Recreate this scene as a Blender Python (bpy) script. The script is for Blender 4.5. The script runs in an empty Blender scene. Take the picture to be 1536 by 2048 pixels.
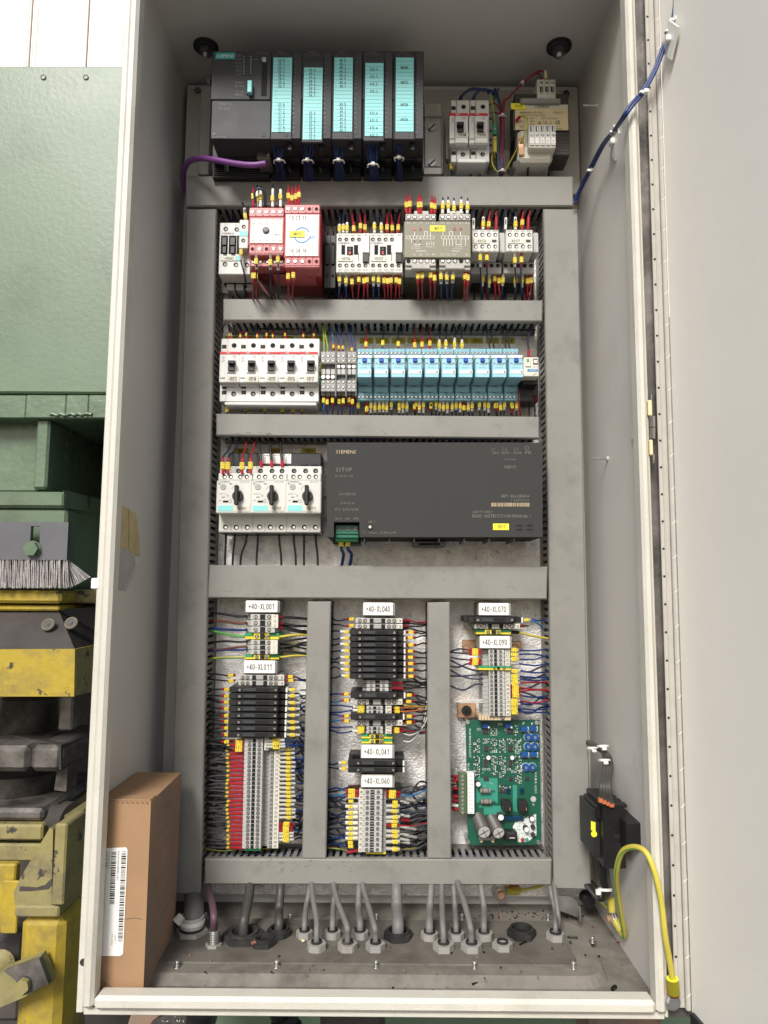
import bpy, math, random
from mathutils import Vector, Matrix
random.seed(7)
S = bpy.context.scene
COL = S.collection
R_ = math.radians

# ---------------------------------------------------------------- camera
F_PX = 1464.4
PITCH, YAW, ROLL = 0.1078, -0.00287, 0.00655
CAM = Vector((0.01127, -0.79675, 0.42923))
cp, sp = math.cos(PITCH), math.sin(PITCH); cy, sy = math.cos(YAW), math.sin(YAW); cr, sr = math.cos(ROLL), math.sin(ROLL)
FW = Vector((sy*cp, cy*cp, sp)); RT = Vector((cy, -sy, 0)); UP = RT.cross(FW)
RT, UP = RT*cr + UP*sr, -RT*sr + UP*cr
cam = bpy.data.cameras.new('camera'); co = bpy.data.objects.new('camera', cam); COL.objects.link(co)
M4 = Matrix((RT, UP, -FW)).transposed().to_4x4(); M4.translation = CAM
co.matrix_world = M4
cam.sensor_fit = 'VERTICAL'; cam.sensor_height = 36; cam.sensor_width = 27
cam.lens = F_PX/2048*36; cam.clip_start = 0.02; cam.clip_end = 200
S.camera = co
# ---------------------------------------------------------------- light
SUN_EL, SUN_AZ = 38, -17          # degrees; azimuth seen from behind the camera, negative = from the left
w = bpy.data.worlds.new("World"); S.world = w; w.use_nodes = True
nt = w.node_tree; nt.nodes.clear()
sky = nt.nodes.new('ShaderNodeTexSky'); sky.sky_type = 'NISHITA'; sky.sun_disc = False
sky.sun_elevation = R_(SUN_EL); sky.sun_rotation = R_(180+SUN_AZ*-1)
sky.air_density = 1.0; sky.dust_density = 2.5; sky.ozone_density = 0.6
bg = nt.nodes.new('ShaderNodeBackground'); bg.inputs[1].default_value = 0.098
wo = nt.nodes.new('ShaderNodeOutputWorld')
nt.links.new(sky.outputs[0], bg.inputs[0]); nt.links.new(bg.outputs[0], wo.inputs[0])
sl = bpy.data.lights.new('sun', 'SUN'); sl.energy = 3.0; sl.angle = R_(18); sl.color = (1.0, .975, .935)
so = bpy.data.objects.new('sun', sl); COL.objects.link(so)
e, a = R_(SUN_EL), R_(SUN_AZ)
sdir = Vector((math.sin(a)*math.cos(e), -math.cos(a)*math.cos(e), math.sin(e)))   # towards the sun
so.rotation_euler = sdir.to_track_quat('Z', 'Y').to_euler()
so.location = sdir*6
S.view_settings.view_transform = 'Standard'; S.view_settings.look = 'None'
S.view_settings.exposure = 0.35; S.view_settings.gamma = 1

# ---------------------------------------------------------------- unprojection (measured pixel -> real place on a real plane)
PL = 0.239                        # mounting plate plane
def ray(px, py):
    return FW + RT*((px-768)/F_PX) + UP*((1024-py)/F_PX)
def atY(px, py, Y):
    d = ray(px, py); return CAM + d*((Y-CAM.y)/d.y)
def atZ(px, py, Z):
    d = ray(px, py); return CAM + d*((Z-CAM.z)/d.z)
def atX(px, py, X):
    d = ray(px, py); return CAM + d*((X-CAM.x)/d.x)
def at(px, py, h): return atY(px, py, PL-h)
def pxm(h): return (PL-h-CAM.y)/F_PX      # metres per pixel at height h off the plate

# ---------------------------------------------------------------- materials
MT = {}
def mat(name, col, rough=.5, metal=0., var=.1, vs=18., bump=0., bs=500., dirt=0., dcol=(.05, .045, .04), ds=9., coat=0., trans=0., alpha=1., chip=0.):
    m = bpy.data.materials.new(name); m.use_nodes = True; n = m.node_tree; N = n.nodes; L = n.links
    b = N['Principled BSDF']
    b.inputs['Roughness'].default_value = rough; b.inputs['Metallic'].default_value = metal
    if coat: b.inputs['Coat Weight'].default_value = coat
    if trans: b.inputs['Transmission Weight'].default_value = trans
    if alpha < 1: b.inputs['Alpha'].default_value = alpha
    g = N.new('ShaderNodeNewGeometry')
    def noise(scale, detail=3, rgh=.5):
        t = N.new('ShaderNodeTexNoise'); t.inputs['Scale'].default_value = scale; t.inputs['Detail'].default_value = detail
        t.inputs['Roughness'].default_value = rgh; L.new(g.outputs['Position'], t.inputs['Vector']); return t
    c = tuple(col)+(1,)
    t = noise(vs, 4, .6)
    mr = N.new('ShaderNodeMapRange'); mr.inputs['From Min'].default_value = .3; mr.inputs['From Max'].default_value = .7
    mr.inputs['To Min'].default_value = 1-var; mr.inputs['To Max'].default_value = 1+var
    L.new(t.outputs['Fac'], mr.inputs['Value'])
    mul = N.new('ShaderNodeMix'); mul.data_type = 'RGBA'; mul.blend_type = 'MULTIPLY'; mul.inputs[0].default_value = 1
    mul.inputs[6].default_value = c; L.new(mr.outputs['Result'], mul.inputs[7])
    out = mul.outputs[2]
    if dirt:
        t2 = noise(ds, 8, .68)
        r2 = N.new('ShaderNodeMapRange'); r2.inputs['From Min'].default_value = .44 if dirt > .84 else .52; r2.inputs['From Max'].default_value = .66 if dirt > .84 else .78
        r2.inputs['To Max'].default_value = dirt; L.new(t2.outputs['Fac'], r2.inputs['Value'])
        mx = N.new('ShaderNodeMix'); mx.data_type = 'RGBA'; L.new(r2.outputs['Result'], mx.inputs[0])
        L.new(out, mx.inputs[6]); mx.inputs[7].default_value = tuple(dcol)+(1,); out = mx.outputs[2]
    if chip:
        t4 = noise(chip, 6, .75); r4 = N.new('ShaderNodeMapRange'); r4.inputs['From Min'].default_value = .60; r4.inputs['From Max'].default_value = .625
        L.new(t4.outputs['Fac'], r4.inputs['Value']); mx = N.new('ShaderNodeMix'); mx.data_type = 'RGBA'; L.new(r4.outputs['Result'], mx.inputs[0])
        L.new(out, mx.inputs[6]); mx.inputs[7].default_value = (.045, .04, .038, 1); out = mx.outputs[2]
    L.new(out, b.inputs['Base Color'])
    rr = N.new('ShaderNodeMapRange'); rr.inputs['To Min'].default_value = max(.05, rough-.1); rr.inputs['To Max'].default_value = min(1, rough+.12)
    L.new(t.outputs['Fac'], rr.inputs['Value']); L.new(rr.outputs['Result'], b.inputs['Roughness'])
    if bump:
        t3 = noise(bs, 3, .6); bp = N.new('ShaderNodeBump'); bp.inputs['Strength'].default_value = bump; bp.inputs['Distance'].default_value = .002
        L.new(t3.outputs['Fac'], bp.inputs['Height']); L.new(bp.outputs['Normal'], b.inputs['Normal'])
    MT[name] = m; return m
mat('enamel', (.61, .59, .55), .42, 0, .03, 5, .12, 700, .25, (.30, .28, .24), 4)
mat('enamel_rim', (.58, .56, .49), .35, 0, .06, 12, .3, 700, .6, (.36, .33, .28), 10)
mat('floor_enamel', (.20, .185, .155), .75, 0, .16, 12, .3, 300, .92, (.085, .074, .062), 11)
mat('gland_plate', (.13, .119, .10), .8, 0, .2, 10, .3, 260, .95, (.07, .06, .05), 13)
mat('door_enamel', (.80, .775, .715), .42, 0, .03, 3, .1, 700, .25, (.5, .48, .42), 3)
mat('duct', (.228, .223, .203), .5, 0, .07, 14, .06, 600, .6, (.11, .105, .095), 17)
mat('galv', (.84, .825, .81), .30, .4, .22, 90, .8, 380, .25, (.30, .27, .27), 22)
mat('steel', (.55, .55, .54), .3, .95, .15, 40)
mat('screw', (.75, .73, .70), .25, .9, .1, 60)
mat('zinc_rail', (.52, .51, .46), .38, .7, .15, 30, .1, 300)
mat('copper_plate', (.62, .38, .24), .35, .6, .25, 40, .1, 300)
mat('s7', (.026, .029, .032), .6, 0, .08, 20)
mat('s7_dark', (.008, .009, .011), .5, 0, .1, 20)
mat('s7_col', (.034, .037, .041), .65, 0, .08, 20)
mat('black', (.006, .006, .0065), .42, 0, .2, 30)
mat('black2', (.013, .0135, .0145), .45, 0, .15, 40)
mat('hole', (.006, .006, .006), .8)  # flat near-black patches for recesses; their inside shade is put into the colour
mat('sitop', (.030, .030, .028), .78, 0, .08, 14, .08, 500, .4, (.035, .034, .032), 14)
mat('white', (.66, .66, .62), .4, 0, .03, 30)
mat('mcb', (.70, .70, .67), .38, 0, .03, 30, 0, 500, .12, (.4, .38, .33), 30)
mat('mcb_grey', (.42, .42, .40), .5, 0, .05, 30)
mat('contactor', (.60, .60, .56), .42, 0, .04, 30, 0, 500, .12, (.4, .38, .33), 30)
mat('paper', (.80, .79, .75), .6, 0, .02, 30)
mat('cyan', (.23, .62, .62), .5, 0, .03, 40)
mat('teal', (.02, .33, .32), .5)
mat('print', (.02, .02, .02), .6)
mat('print_grey', (.19, .19, .18), .6)
mat('print_pale', (.17, .165, .145), .6)
mat('print_dark', (.10, .11, .11), .6)
mat('print_white', (.75, .75, .72), .6)
mat('gold_print', (.45, .35, .22), .5)
mat('red_stripe', (.60, .02, .03), .45)
mat('red_relay', (.36, .025, .03), .4, 0, .08, 30)
mat('red_clear', (.46, .12, .125), .3, 0, .1, 60)
mat('clear', (.42, .41, .37), .25, 0, .1, 60)
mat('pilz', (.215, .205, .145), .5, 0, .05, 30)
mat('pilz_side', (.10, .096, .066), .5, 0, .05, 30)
mat('blue_relay', (.30, .57, .67), .42, 0, .06, 60)
mat('blue_base', (.20, .43, .52), .42, 0, .08, 60)
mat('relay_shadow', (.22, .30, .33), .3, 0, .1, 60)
mat('blue_tab', (.01, .07, .42), .4)
mat('blue_ring', (.01, .21, .52), .45)
mat('yellow_tag', (.80, .62, .04), .5, 0, .06, 60)
mat('yellow_label', (.85, .78, .04), .5)
mat('old_label', (.48, .38, .03), .55)
mat('cream', (.68, .58, .34), .5, 0, .05, 30)
mat('cream_white', (.62, .60, .52), .5, 0, .05, 30)
mat('term_grey', (.34, .34, .325), .45, 0, .07, 50)
mat('term_light', (.44, .44, .42), .45, 0, .06, 50)
mat('term_dark', (.16, .16, .155), .5, 0, .06, 50)
mat('term_green', (.03, .28, .12), .45, 0, .06, 50)
mat('term_yellow', (.66, .56, .05), .45, 0, .06, 50)
mat('beige', (.55, .45, .29), .5, 0, .06, 50)
mat('w_blue', (.010, .032, .14), .4, 0, .2, 30)
mat('w_lblue', (.02, .14, .33), .4, 0, .2, 30)
mat('w_dark', (.014, .020, .045), .42, 0, .2, 30)
mat('w_black', (.012, .012, .014), .4, 0, .2, 30)
mat('w_red', (.27, .012, .022), .4, 0, .2, 30)
mat('w_brown', (.11, .035, .02), .45, 0, .2, 30)
mat('w_grey', (.06, .06, .062), .5, 0, .2, 30)
mat('w_white', (.5, .5, .47), .45, 0, .1, 30)
mat('w_orange', (.38, .10, .03), .45, 0, .1, 30)
mat('w_yellow', (.50, .42, .06), .4, 0, .1, 30)
mat('w_green', (.08, .30, .06), .4, 0, .1, 30)
mat('sleeve_red', (.38, .025, .04), .35, 0, .12, 60)
mat('sleeve_white', (.72, .71, .66), .35, 0, .04, 60)
mat('sleeve_black', (.014, .014, .016), .4)
mat('tie', (.66, .66, .62), .35)
mat('purple', (.16, .045, .20), .45, 0, .1, 30)
mat('cable_grey', (.15, .147, .14), .55, 0, .12, 20, .1, 200, .5, (.10, .09, .08), 25)
mat('cable_dark', (.05, .048, .045), .5, 0, .12, 20, .05, 200, .4, (.12, .11, .09), 25)
mat('cable_purple', (.10, .055, .075), .55, 0, .12, 20, 0, 200, .4, (.12, .10, .08), 25)
mat('gland_black', (.02, .02, .02), .55, 0, .2, 30, 0, 300, .7, (.14, .12, .10), 25)
mat('gland_grey', (.29, .28, .26), .6, 0, .1, 30, .1, 200, .6, (.16, .14, .12), 30)
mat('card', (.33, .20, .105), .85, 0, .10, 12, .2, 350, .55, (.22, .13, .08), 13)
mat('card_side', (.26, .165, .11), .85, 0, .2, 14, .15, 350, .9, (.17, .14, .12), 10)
mat('pcb', (.008, .085, .052), .35, 0, .12, 14, 0, 300, 0, (.03, .25, .17), 30)
mat('pcb_light', (.03, .24, .17), .4, 0, .12, 30)
mat('pcb_white', (.62, .68, .65), .5)
mat('trim_blue', (.006, .065, .24), .4)
mat('res_blue', (.03, .14, .30), .4)
mat('res_grey', (.36, .34, .30), .5)
mat('cap_grey', (.075, .068, .062), .45)
mat('chip', (.035, .03, .032), .4)
mat('green_block', (.07, .12, .055), .45)
mat('sitop_green', (.008, .12, .075), .45)
mat('tape', (.52, .42, .22), .6, 0, .12, 60, .3, 120)
mat('poly', (.60, .58, .55), .2, 0, .05, 30, .4, 90, 0, (.5, .5, .5), 9, 0, 0, .45)
mat('mach_green', (.12, .178, .112), .4, 0, .16, 3, .25, 80, .75, (.06, .075, .05), 5)
mat('mach_green2', (.115, .172, .11), .25, 0, .2, 6, .9, 45, .5, (.05, .07, .045), 8)
mat('mach_dark', (.055, .048, .044), .6, 0, .25, 10, .35, 60, .6, (.022, .02, .018), 9)
mat('mach_steel', (.20, .185, .17), .42, .45, .4, 14, .6, 45, .86, (.035, .03, .028), 9)
mat('mach_yellow', (.45, .33, .03), .5, 0, .22, 9, .4, 70, .86, (.11, .09, .05), 9, chip=14)
mat('mach_yellow_dirty', (.30, .26, .10), .6, 0, .25, 12, .45, 60, .9, (.13, .11, .07), 12, chip=20)
mat('brush_plate', (.115, .118, .13), .5, .1, .15, 9)
mat('bristle', (.42, .39, .38), .7, 0, .25, 200)
mat('wall_white', (.86, .83, .77), .7, 0, .03, 4, .1, 60, .35, (.66, .62, .56), 4)
mat('concrete', (.15, .146, .14), .85, 0, .15, 3, .2, 40, .4, (.16, .15, .13), 2)
mat('rubber', (.015, .015, .016), .6, 0, .2, 20)
mat('gasket', (.42, .40, .36), .7, 0, .08, 40, .2, 200)

# ---------------------------------------------------------------- glyphs of the built-in font
GL = {}
def make_glyphs(chars):
    obs = []
    for c in chars:
        cu = bpy.data.curves.new('g', 'FONT'); cu.body = c; cu.resolution_u = 1; cu.fill_mode = 'FRONT'
        o = bpy.data.objects.new('g', cu); COL.objects.link(o); obs.append((c, o, cu))
    dg = bpy.context.evaluated_depsgraph_get()
    for c, o, cu in obs:
        me = bpy.data.meshes.new_from_object(o.evaluated_get(dg))
        vs = [(v.co.x, v.co.y) for v in me.vertices]; fs = [tuple(p.vertices) for p in me.polygons]
        x0 = min(v[0] for v in vs); x1 = max(v[0] for v in vs)
        wd = max(x1-x0, .40 if c in '1Iil' else .15); sh = (wd-(x1-x0))/2; GL[c] = ([(x-x0+sh, y) for x, y in vs], fs, wd)
        bpy.data.meshes.remove(me)
    for c, o, cu in obs: bpy.data.objects.remove(o); bpy.data.curves.remove(cu)
make_glyphs("ABCDEFGHIJKLMNOPQRSTUVWXYZabcdefghijklmnopqrstuvwxyz0123456789+-./:!,()~*")

# thin single-stroke lettering as engraved on the name plates and tags
def _s(*pl): return [[(float(a), float(b)) for a, b in p] for p in pl]
SF = {
 '0': _s([(.3, 0), (.1, .2), (.1, .8), (.3, 1), (.5, .8), (.5, .2), (.3, 0)]), '1': _s([(.15, .75), (.4, 1), (.4, 0)]),
 '2': _s([(.1, .8), (.3, 1), (.5, .8), (.45, .55), (.1, 0), (.52, 0)]), '3': _s([(.1, 1), (.5, 1), (.28, .6), (.5, .4), (.45, .08), (.3, 0), (.1, .1)]),
 '4': _s([(.4, 0), (.4, 1), (.05, .25), (.55, .25)]), '5': _s([(.5, 1), (.12, 1), (.1, .55), (.35, .6), (.5, .35), (.42, .05), (.1, 0)]),
 '6': _s([(.42, 1), (.15, .55), (.1, .2), (.3, 0), (.5, .2), (.45, .5), (.15, .45)]), '7': _s([(.08, 1), (.52, 1), (.22, 0)]),
 '8': _s([(.3, .55), (.1, .8), (.3, 1), (.5, .8), (.3, .55), (.1, .25), (.3, 0), (.5, .25), (.3, .55)]), '9': _s([(.18, 0), (.45, .45), (.5, .8), (.3, 1), (.1, .8), (.15, .5), (.45, .55)]),
 '+': _s([(.3, .25), (.3, .75)], [(.08, .5), (.52, .5)]), '-': _s([(.08, .45), (.5, .45)]),
 'X': _s([(.08, 0), (.52, 1)], [(.08, 1), (.52, 0)]), 'L': _s([(.12, 1), (.12, 0), (.5, 0)]), 'F': _s([(.12, 0), (.12, 1), (.52, 1)], [(.12, .52), (.45, .52)]),
 'K': _s([(.12, 0), (.12, 1)], [(.52, 1), (.12, .42), (.52, 0)]), 'Q': _s([(.3, 0), (.1, .2), (.1, .8), (.3, 1), (.5, .8), (.5, .2), (.3, 0)], [(.35, .22), (.55, -.05)]),
 'N': _s([(.1, 0), (.1, 1), (.5, 0), (.5, 1)]), 'T': _s([(.05, 1), (.55, 1)], [(.3, 1), (.3, 0)]), 'E': _s([(.5, 0), (.12, 0), (.12, 1), (.5, 1)], [(.12, .52), (.42, .52)]),
 'A': _s([(.05, 0), (.3, 1), (.55, 0)], [(.15, .35), (.45, .35)]), 'G': _s([(.5, .8), (.3, 1), (.1, .8), (.1, .2), (.3, 0), (.5, .2), (.5, .48), (.3, .48)]), 'W': _s([(.05, 1), (.18, 0), (.3, .7), (.42, 0), (.55, 1)]),
 '.': _s([(.3, 0), (.3, .1)])}
# ---------------------------------------------------------------- mesh builder
def catmull(P, k=5):
    if len(P) < 3: return P
    Q = [P[0]*2-P[1]]+P+[P[-1]*2-P[-2]]; out = []
    for i in range(1, len(Q)-2):
        a, b, c, d = Q[i-1:i+3]
        for j in range(k):
            t = j/k; out.append(.5*((2*b)+(c-a)*t+(2*a-5*b+4*c-d)*t*t+(3*b-a-3*c+d)*t**3))
    out.append(P[-1]); return out
class MB:
    def __init__(s): s.v = []; s.f = []; s.m = []; s.sm = []
    def add(s, V, F, m, smooth=False):
        k = len(s.v); s.v += [tuple(p) for p in V]
        for f in F: s.f.append(tuple(i+k for i in f)); s.m.append(m); s.sm.append(smooth)
        return s
    def box(s, x0, x1, y0, y1, z0, z1, m, b=0.):
        if x0 > x1: x0, x1 = x1, x0
        if y0 > y1: y0, y1 = y1, y0
        if z0 > z1: z0, z1 = z1, z0
        b = min(b, (x1-x0)*.3, (y1-y0)*.3, (z1-z0)*.3)
        if b <= 0:
            V = [(x, y, z) for x in (x0, x1) for y in (y0, y1) for z in (z0, z1)]
            return s.add(V, [(0, 1, 3, 2), (4, 6, 7, 5), (0, 4, 5, 1), (2, 3, 7, 6), (0, 2, 6, 4), (1, 5, 7, 3)], m)
        V = []; ix = {}
        c = ((x0, x1), (y0, y1), (z0, z1))
        for i in (0, 1):
            for j in (0, 1):
                for k in (0, 1):
                    for ax in range(3):     # vertex lying on face normal to ax
                        p = [c[0][i], c[1][j], c[2][k]]
                        for q in range(3):
                            if q != ax: p[q] += b if (i, j, k)[q] == 0 else -b
                        ix[(i, j, k, ax)] = len(V); V.append(p)
        F = []
        for ax in range(3):
            o = [q for q in range(3) if q != ax]
            for sd in (0, 1):
                q = []
                for (u, w_) in ((0, 0), (1, 0), (1, 1), (0, 1)):
                    t = [0, 0, 0]; t[ax] = sd; t[o[0]] = u; t[o[1]] = w_; q.append(ix[(t[0], t[1], t[2], ax)])
                F.append(q)
        for ax in range(3):
            o = [q for q in range(3) if q != ax]
            for u in (0, 1):
                for w_ in (0, 1):
                    t0 = [0, 0, 0]; t0[o[0]] = u; t0[o[1]] = w_; t1 = list(t0); t1[ax] = 1
                    F.append([ix[(*t0, o[0])], ix[(*t1, o[0])], ix[(*t1, o[1])], ix[(*t0, o[1])]])
        for i in (0, 1):
            for j in (0, 1):
                for k in (0, 1): F.append([ix[(i, j, k, q)] for q in range(3)])
        return s.add(V, F, m)
    def B(s, a, b, c, d, h0, h1, m, bev=.0006):
        "box whose front face covers the measured rectangle a,b..c,d on the plane h1 off the plate, reaching back to h0"
        p = at(a, b, h1); q = at(c, d, h1)
        return s.box(p.x, q.x, PL-h1, PL-h0, q.z, p.z, m, bev)
    def BY(s, a, b, c, d, Y, dep, m, bev=.003):
        p = atY(a, b, Y); q = atY(c, d, Y)
        return s.box(p.x, q.x, Y, Y+dep, q.z, p.z, m, bev)
    def cyl(s, c, ax, r, l, m, n=16, r2=None, smooth=True):
        c = Vector(c); ax = Vector(ax).normalized(); r2 = r if r2 is None else r2
        u = ax.orthogonal().normalized(); v = ax.cross(u)
        V = [c+(u*math.cos(t)+v*math.sin(t))*r for t in [2*math.pi*i/n for i in range(n)]]
        V += [c+ax*l+(u*math.cos(t)+v*math.sin(t))*r2 for t in [2*math.pi*i/n for i in range(n)]]
        s.add(V, [(i, (i+1) % n, n+(i+1) % n, n+i) for i in range(n)], m, smooth)
        k = len(s.v)-2*n
        s.f += [tuple(range(k, k+n)), tuple(range(k+n, k+2*n))]; s.m += [m, m]; s.sm += [False, False]
        return s
    def ring(s, c, ax, ro, ri, l, m, n=20, mi=None):
        c = Vector(c); ax = Vector(ax).normalized(); u = ax.orthogonal().normalized(); v = ax.cross(u)
        cs = [(u*math.cos(2*math.pi*i/n)+v*math.sin(2*math.pi*i/n)) for i in range(n)]
        V = [c+d*ro for d in cs]+[c+ax*l+d*ro for d in cs]+[c+ax*l+d*ri for d in cs]+[c+d*ri for d in cs]
        F = []
        for q in range(4):
            for i in range(n): F.append((q*n+i, q*n+(i+1) % n, ((q+1) % 4)*n+(i+1) % n, ((q+1) % 4)*n+i))
        return s.add(V, F, m)
    def hexn(s, c, ax, ro, ri, l, m, rot=0):
        "hexagonal nut with a round opening"
        c = Vector(c); ax = Vector(ax).normalized(); u = Vector((1, 0, 0)) if abs(ax.x) < .9 else Vector((0, 0, 1)); v = ax.cross(u)
        n = 24; V = []
        def rad(t):
            t = (t+rot) % (math.pi/3)-math.pi/6; return ro*math.cos(math.pi/6)/math.cos(t)
        for z, k in ((0, 0), (l, 0), (l, 1), (0, 1)):
            for i in range(n):
                t = 2*math.pi*i/n; d = u*math.cos(t)+v*math.sin(t); V.append(c+ax*z+d*(ri if k else rad(t)))
        F = []
        for q in range(4):
            for i in range(n): F.append((q*n+i, q*n+(i+1) % n, ((q+1) % 4)*n+(i+1) % n, ((q+1) % 4)*n+i))
        return s.add(V, F, m)
    def tube(s, pts, r, m, n=6, m2=None, k=5, caps=True):
        P = catmull([Vector(p) for p in pts], k); V = []; u = None
        for i, p in enumerate(P):
            t = (P[min(i+1, len(P)-1)]-P[max(i-1, 0)])
            if t.length < 1e-9: t = Vector((0, 0, 1))
            t.normalize()
            if u is None: u = t.orthogonal().normalized()
            u = (u-t*u.dot(t)); u = u.normalized() if u.length > 1e-6 else t.orthogonal().normalized(); v = t.cross(u)
            for j in range(n): a_ = 2*math.pi*j/n; V.append(p+(u*math.cos(a_)+v*math.sin(a_))*r)
        k0 = len(s.v); s.v += [tuple(p) for p in V]
        for i in range(len(P)-1):
            for j in range(n):
                s.f.append((k0+i*n+j, k0+i*n+(j+1) % n, k0+(i+1)*n+(j+1) % n, k0+(i+1)*n+j)); s.sm.append(True)
                s.m.append(m2 if (m2 and j in (0, n//2)) else m)
        if caps:
            s.f += [tuple(range(k0, k0+n)), tuple(range(k0+len(P)*n-n, k0+len(P)*n))]; s.m += [m, m]; s.sm += [False, False]
        return s
    def prism(s, P, d, m):
        P = [Vector(p) for p in P]; d = Vector(d); n = len(P)
        return s.add(P+[p+d for p in P], [tuple(range(n)), tuple(range(2*n-1, n-1, -1))]+[(i, (i+1) % n, n+(i+1) % n, n+i) for i in range(n)], m)
    def hull8(s, T, m):
        return s.add(T, [(0, 1, 2, 3), (7, 6, 5, 4), (0, 4, 5, 1), (1, 5, 6, 2), (2, 6, 7, 3), (3, 7, 4, 0)], m)
    def text3(s, txt, o, ux, uz, wd, ht, m):
        "flat print: lower-left corner o, unit directions ux,uz, fitted to wd x ht"
        if all(c in SF for c in txt) and len(txt) > 1:
            tw = .7*len(txt)-.1; sx = wd/tw; O = Vector(o); U = Vector(ux); Z = Vector(uz); hw = ht*.055
            for i, c in enumerate(txt):
                for pl in SF[c]:
                    for (a0, b0), (a1, b1) in zip(pl, pl[1:]):
                        p = O+U*((i*.7+a0)*sx)+Z*(b0*ht); q = O+U*((i*.7+a1)*sx)+Z*(b1*ht); d = q-p
                        if d.length < 1e-7: continue
                        d.normalize(); n_ = U.cross(Z).cross(d).normalized()*hw; e_ = d*hw*.8
                        s.add([p-e_-n_, q+e_-n_, q+e_+n_, p-e_+n_], [(0, 1, 2, 3)], m)
            return s
        x = 0; gl = []
        for c in txt:
            if c == ' ': x += .36; continue
            V, F, w_ = GL[c]; gl.append((x, V, F)); x += w_+.10
        tw = max(x-.10, .1); sx = wd/tw; sz = ht/.72
        for x, V, F in gl: s.add([Vector(o)+Vector(ux)*((x+a)*sx)+Vector(uz)*(b*sz) for a, b in V], F, m)
        return s
    def text(s, txt, a, b, c, d, h, m='print', lift=.0003):
        p = at(a, d, h+lift); q = at(c, b, h+lift)
        return s.text3(txt, p, (1, 0, 0), (0, 0, 1), q.x-p.x, q.z-p.z, m)
    def scr(s, px, py, h, r, ring='hole', core='screw', slot='hole', n=10, rot=None):
        p = at(px, py, h); k = pxm(h)
        s.cyl(p, (0, -1, 0), r*k, .0004, ring, n)
        if core:
            s.cyl(p+Vector((0, -.0004, 0)), (0, -1, 0), r*k*.68, .0004, core, n)
            t = random.uniform(0, 3.1) if rot is None else rot; q = p+Vector((0, -.0009, 0)); dx = Vector((math.cos(t), 0, math.sin(t)))*r*k*.6; dz = Vector((-dx.z, 0, dx.x))*.22
            s.add([q-dx-dz, q+dx-dz, q+dx+dz, q-dx+dz], [(0, 1, 2, 3)], slot)
        return s
    def socket(s, px, py, h, r, rim='mcb', n=14, dep=.0015, core=None):
        "raised rim round a flat disc carrying the shade of a hole in its colour, with an optional screw disc on it"
        p = at(px, py, h); k = pxm(h)
        s.ring(p+Vector((0, .0003, 0)), (0, -1, 0), r*k*1.12, r*k, .0007, rim, n)
        s.cyl(p+Vector((0, .0002, 0)), (0, -1, 0), r*k, .0004, 'hole', n)
        if core:
            s.cyl(p+Vector((r*k*.15, -.0002, -r*k*.15)), (0, -1, 0), r*k*.55, .0003, core, 8)
        return s
    def mesh(s, name, org):
        me = bpy.data.meshes.new(name)
        ms = []
        for m in s.m:
            if m not in ms: ms.append(m)
        me.from_pydata([(x-org[0], y-org[1], z-org[2]) for x, y, z in s.v], [], s.f)
        for m in ms: me.materials.append(MT[m])
        ix = {m: i for i, m in enumerate(ms)}
        me.polygons.foreach_set('material_index', [ix[m] for m in s.m])
        me.polygons.foreach_set('use_smooth', s.sm)
        me.update(); return me
    def link(s, name, parent=None, kind=None, label=None, org=None):
        if kind is None and name in ('terminal_openings', 'terminal_screws', 'base_openings', 'lamp_column', 'laminations', 'vent_slots', 'case_holes', 'vent_ribs'): kind = 'stuff'
        if parent is not None: o_ = wloc(parent)
        else: o_ = Vector(org) if org is not None else Vector((0, 0, 0))
        o = bpy.data.objects.new(name, s.mesh(name, o_)); COL.objects.link(o)
        if parent is not None: o.parent = parent
        else: o.location = o_
        if kind: o['kind'] = kind
        if label: o['label'] = label
        return o
def wloc(o):
    v = Vector(o.location)
    while o.parent: o = o.parent; v = v+Vector(o.location)
    return v
def tag(o, label=None, cat=None, group=None, kind=None):
    if label: o['label'] = label
    if cat: o['category'] = cat
    if group: o['group'] = group
    if kind: o['kind'] = kind
    return o
def thing(name, label, cat, loc, group=None):
    o = bpy.data.objects.new(name, None); o.empty_display_size = .01; COL.objects.link(o); o.location = loc
    return tag(o, label, cat, group)
def copytree(o, delta, label=None, parent=None):
    c = o.copy(); COL.objects.link(c)
    if parent is None:
        c.location = Vector(o.location)+Vector(delta)
        if label: c['label'] = label
    else: c.parent = parent
    for ch in list(o.children): copytree(ch, delta, None, c)
    return c
ORD = ['first', 'second', 'third', 'fourth', 'fifth', 'sixth', 'seventh', 'eighth', 'ninth', 'tenth', 'eleventh', 'twelfth', 'thirteenth', 'fourteenth',
       'fifteenth', 'sixteenth', 'seventeenth', 'eighteenth', 'nineteenth', 'twentieth']
def nth(i):
    if i < 20: return ORD[i]
    t = {2: 'twenty', 3: 'thirty', 4: 'forty'}; n = i+1
    if n % 10 == 0: return {30: 'thirtieth', 40: 'fortieth'}[n]
    return t[n//10]+'-'+ORD[n % 10-1]

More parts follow.
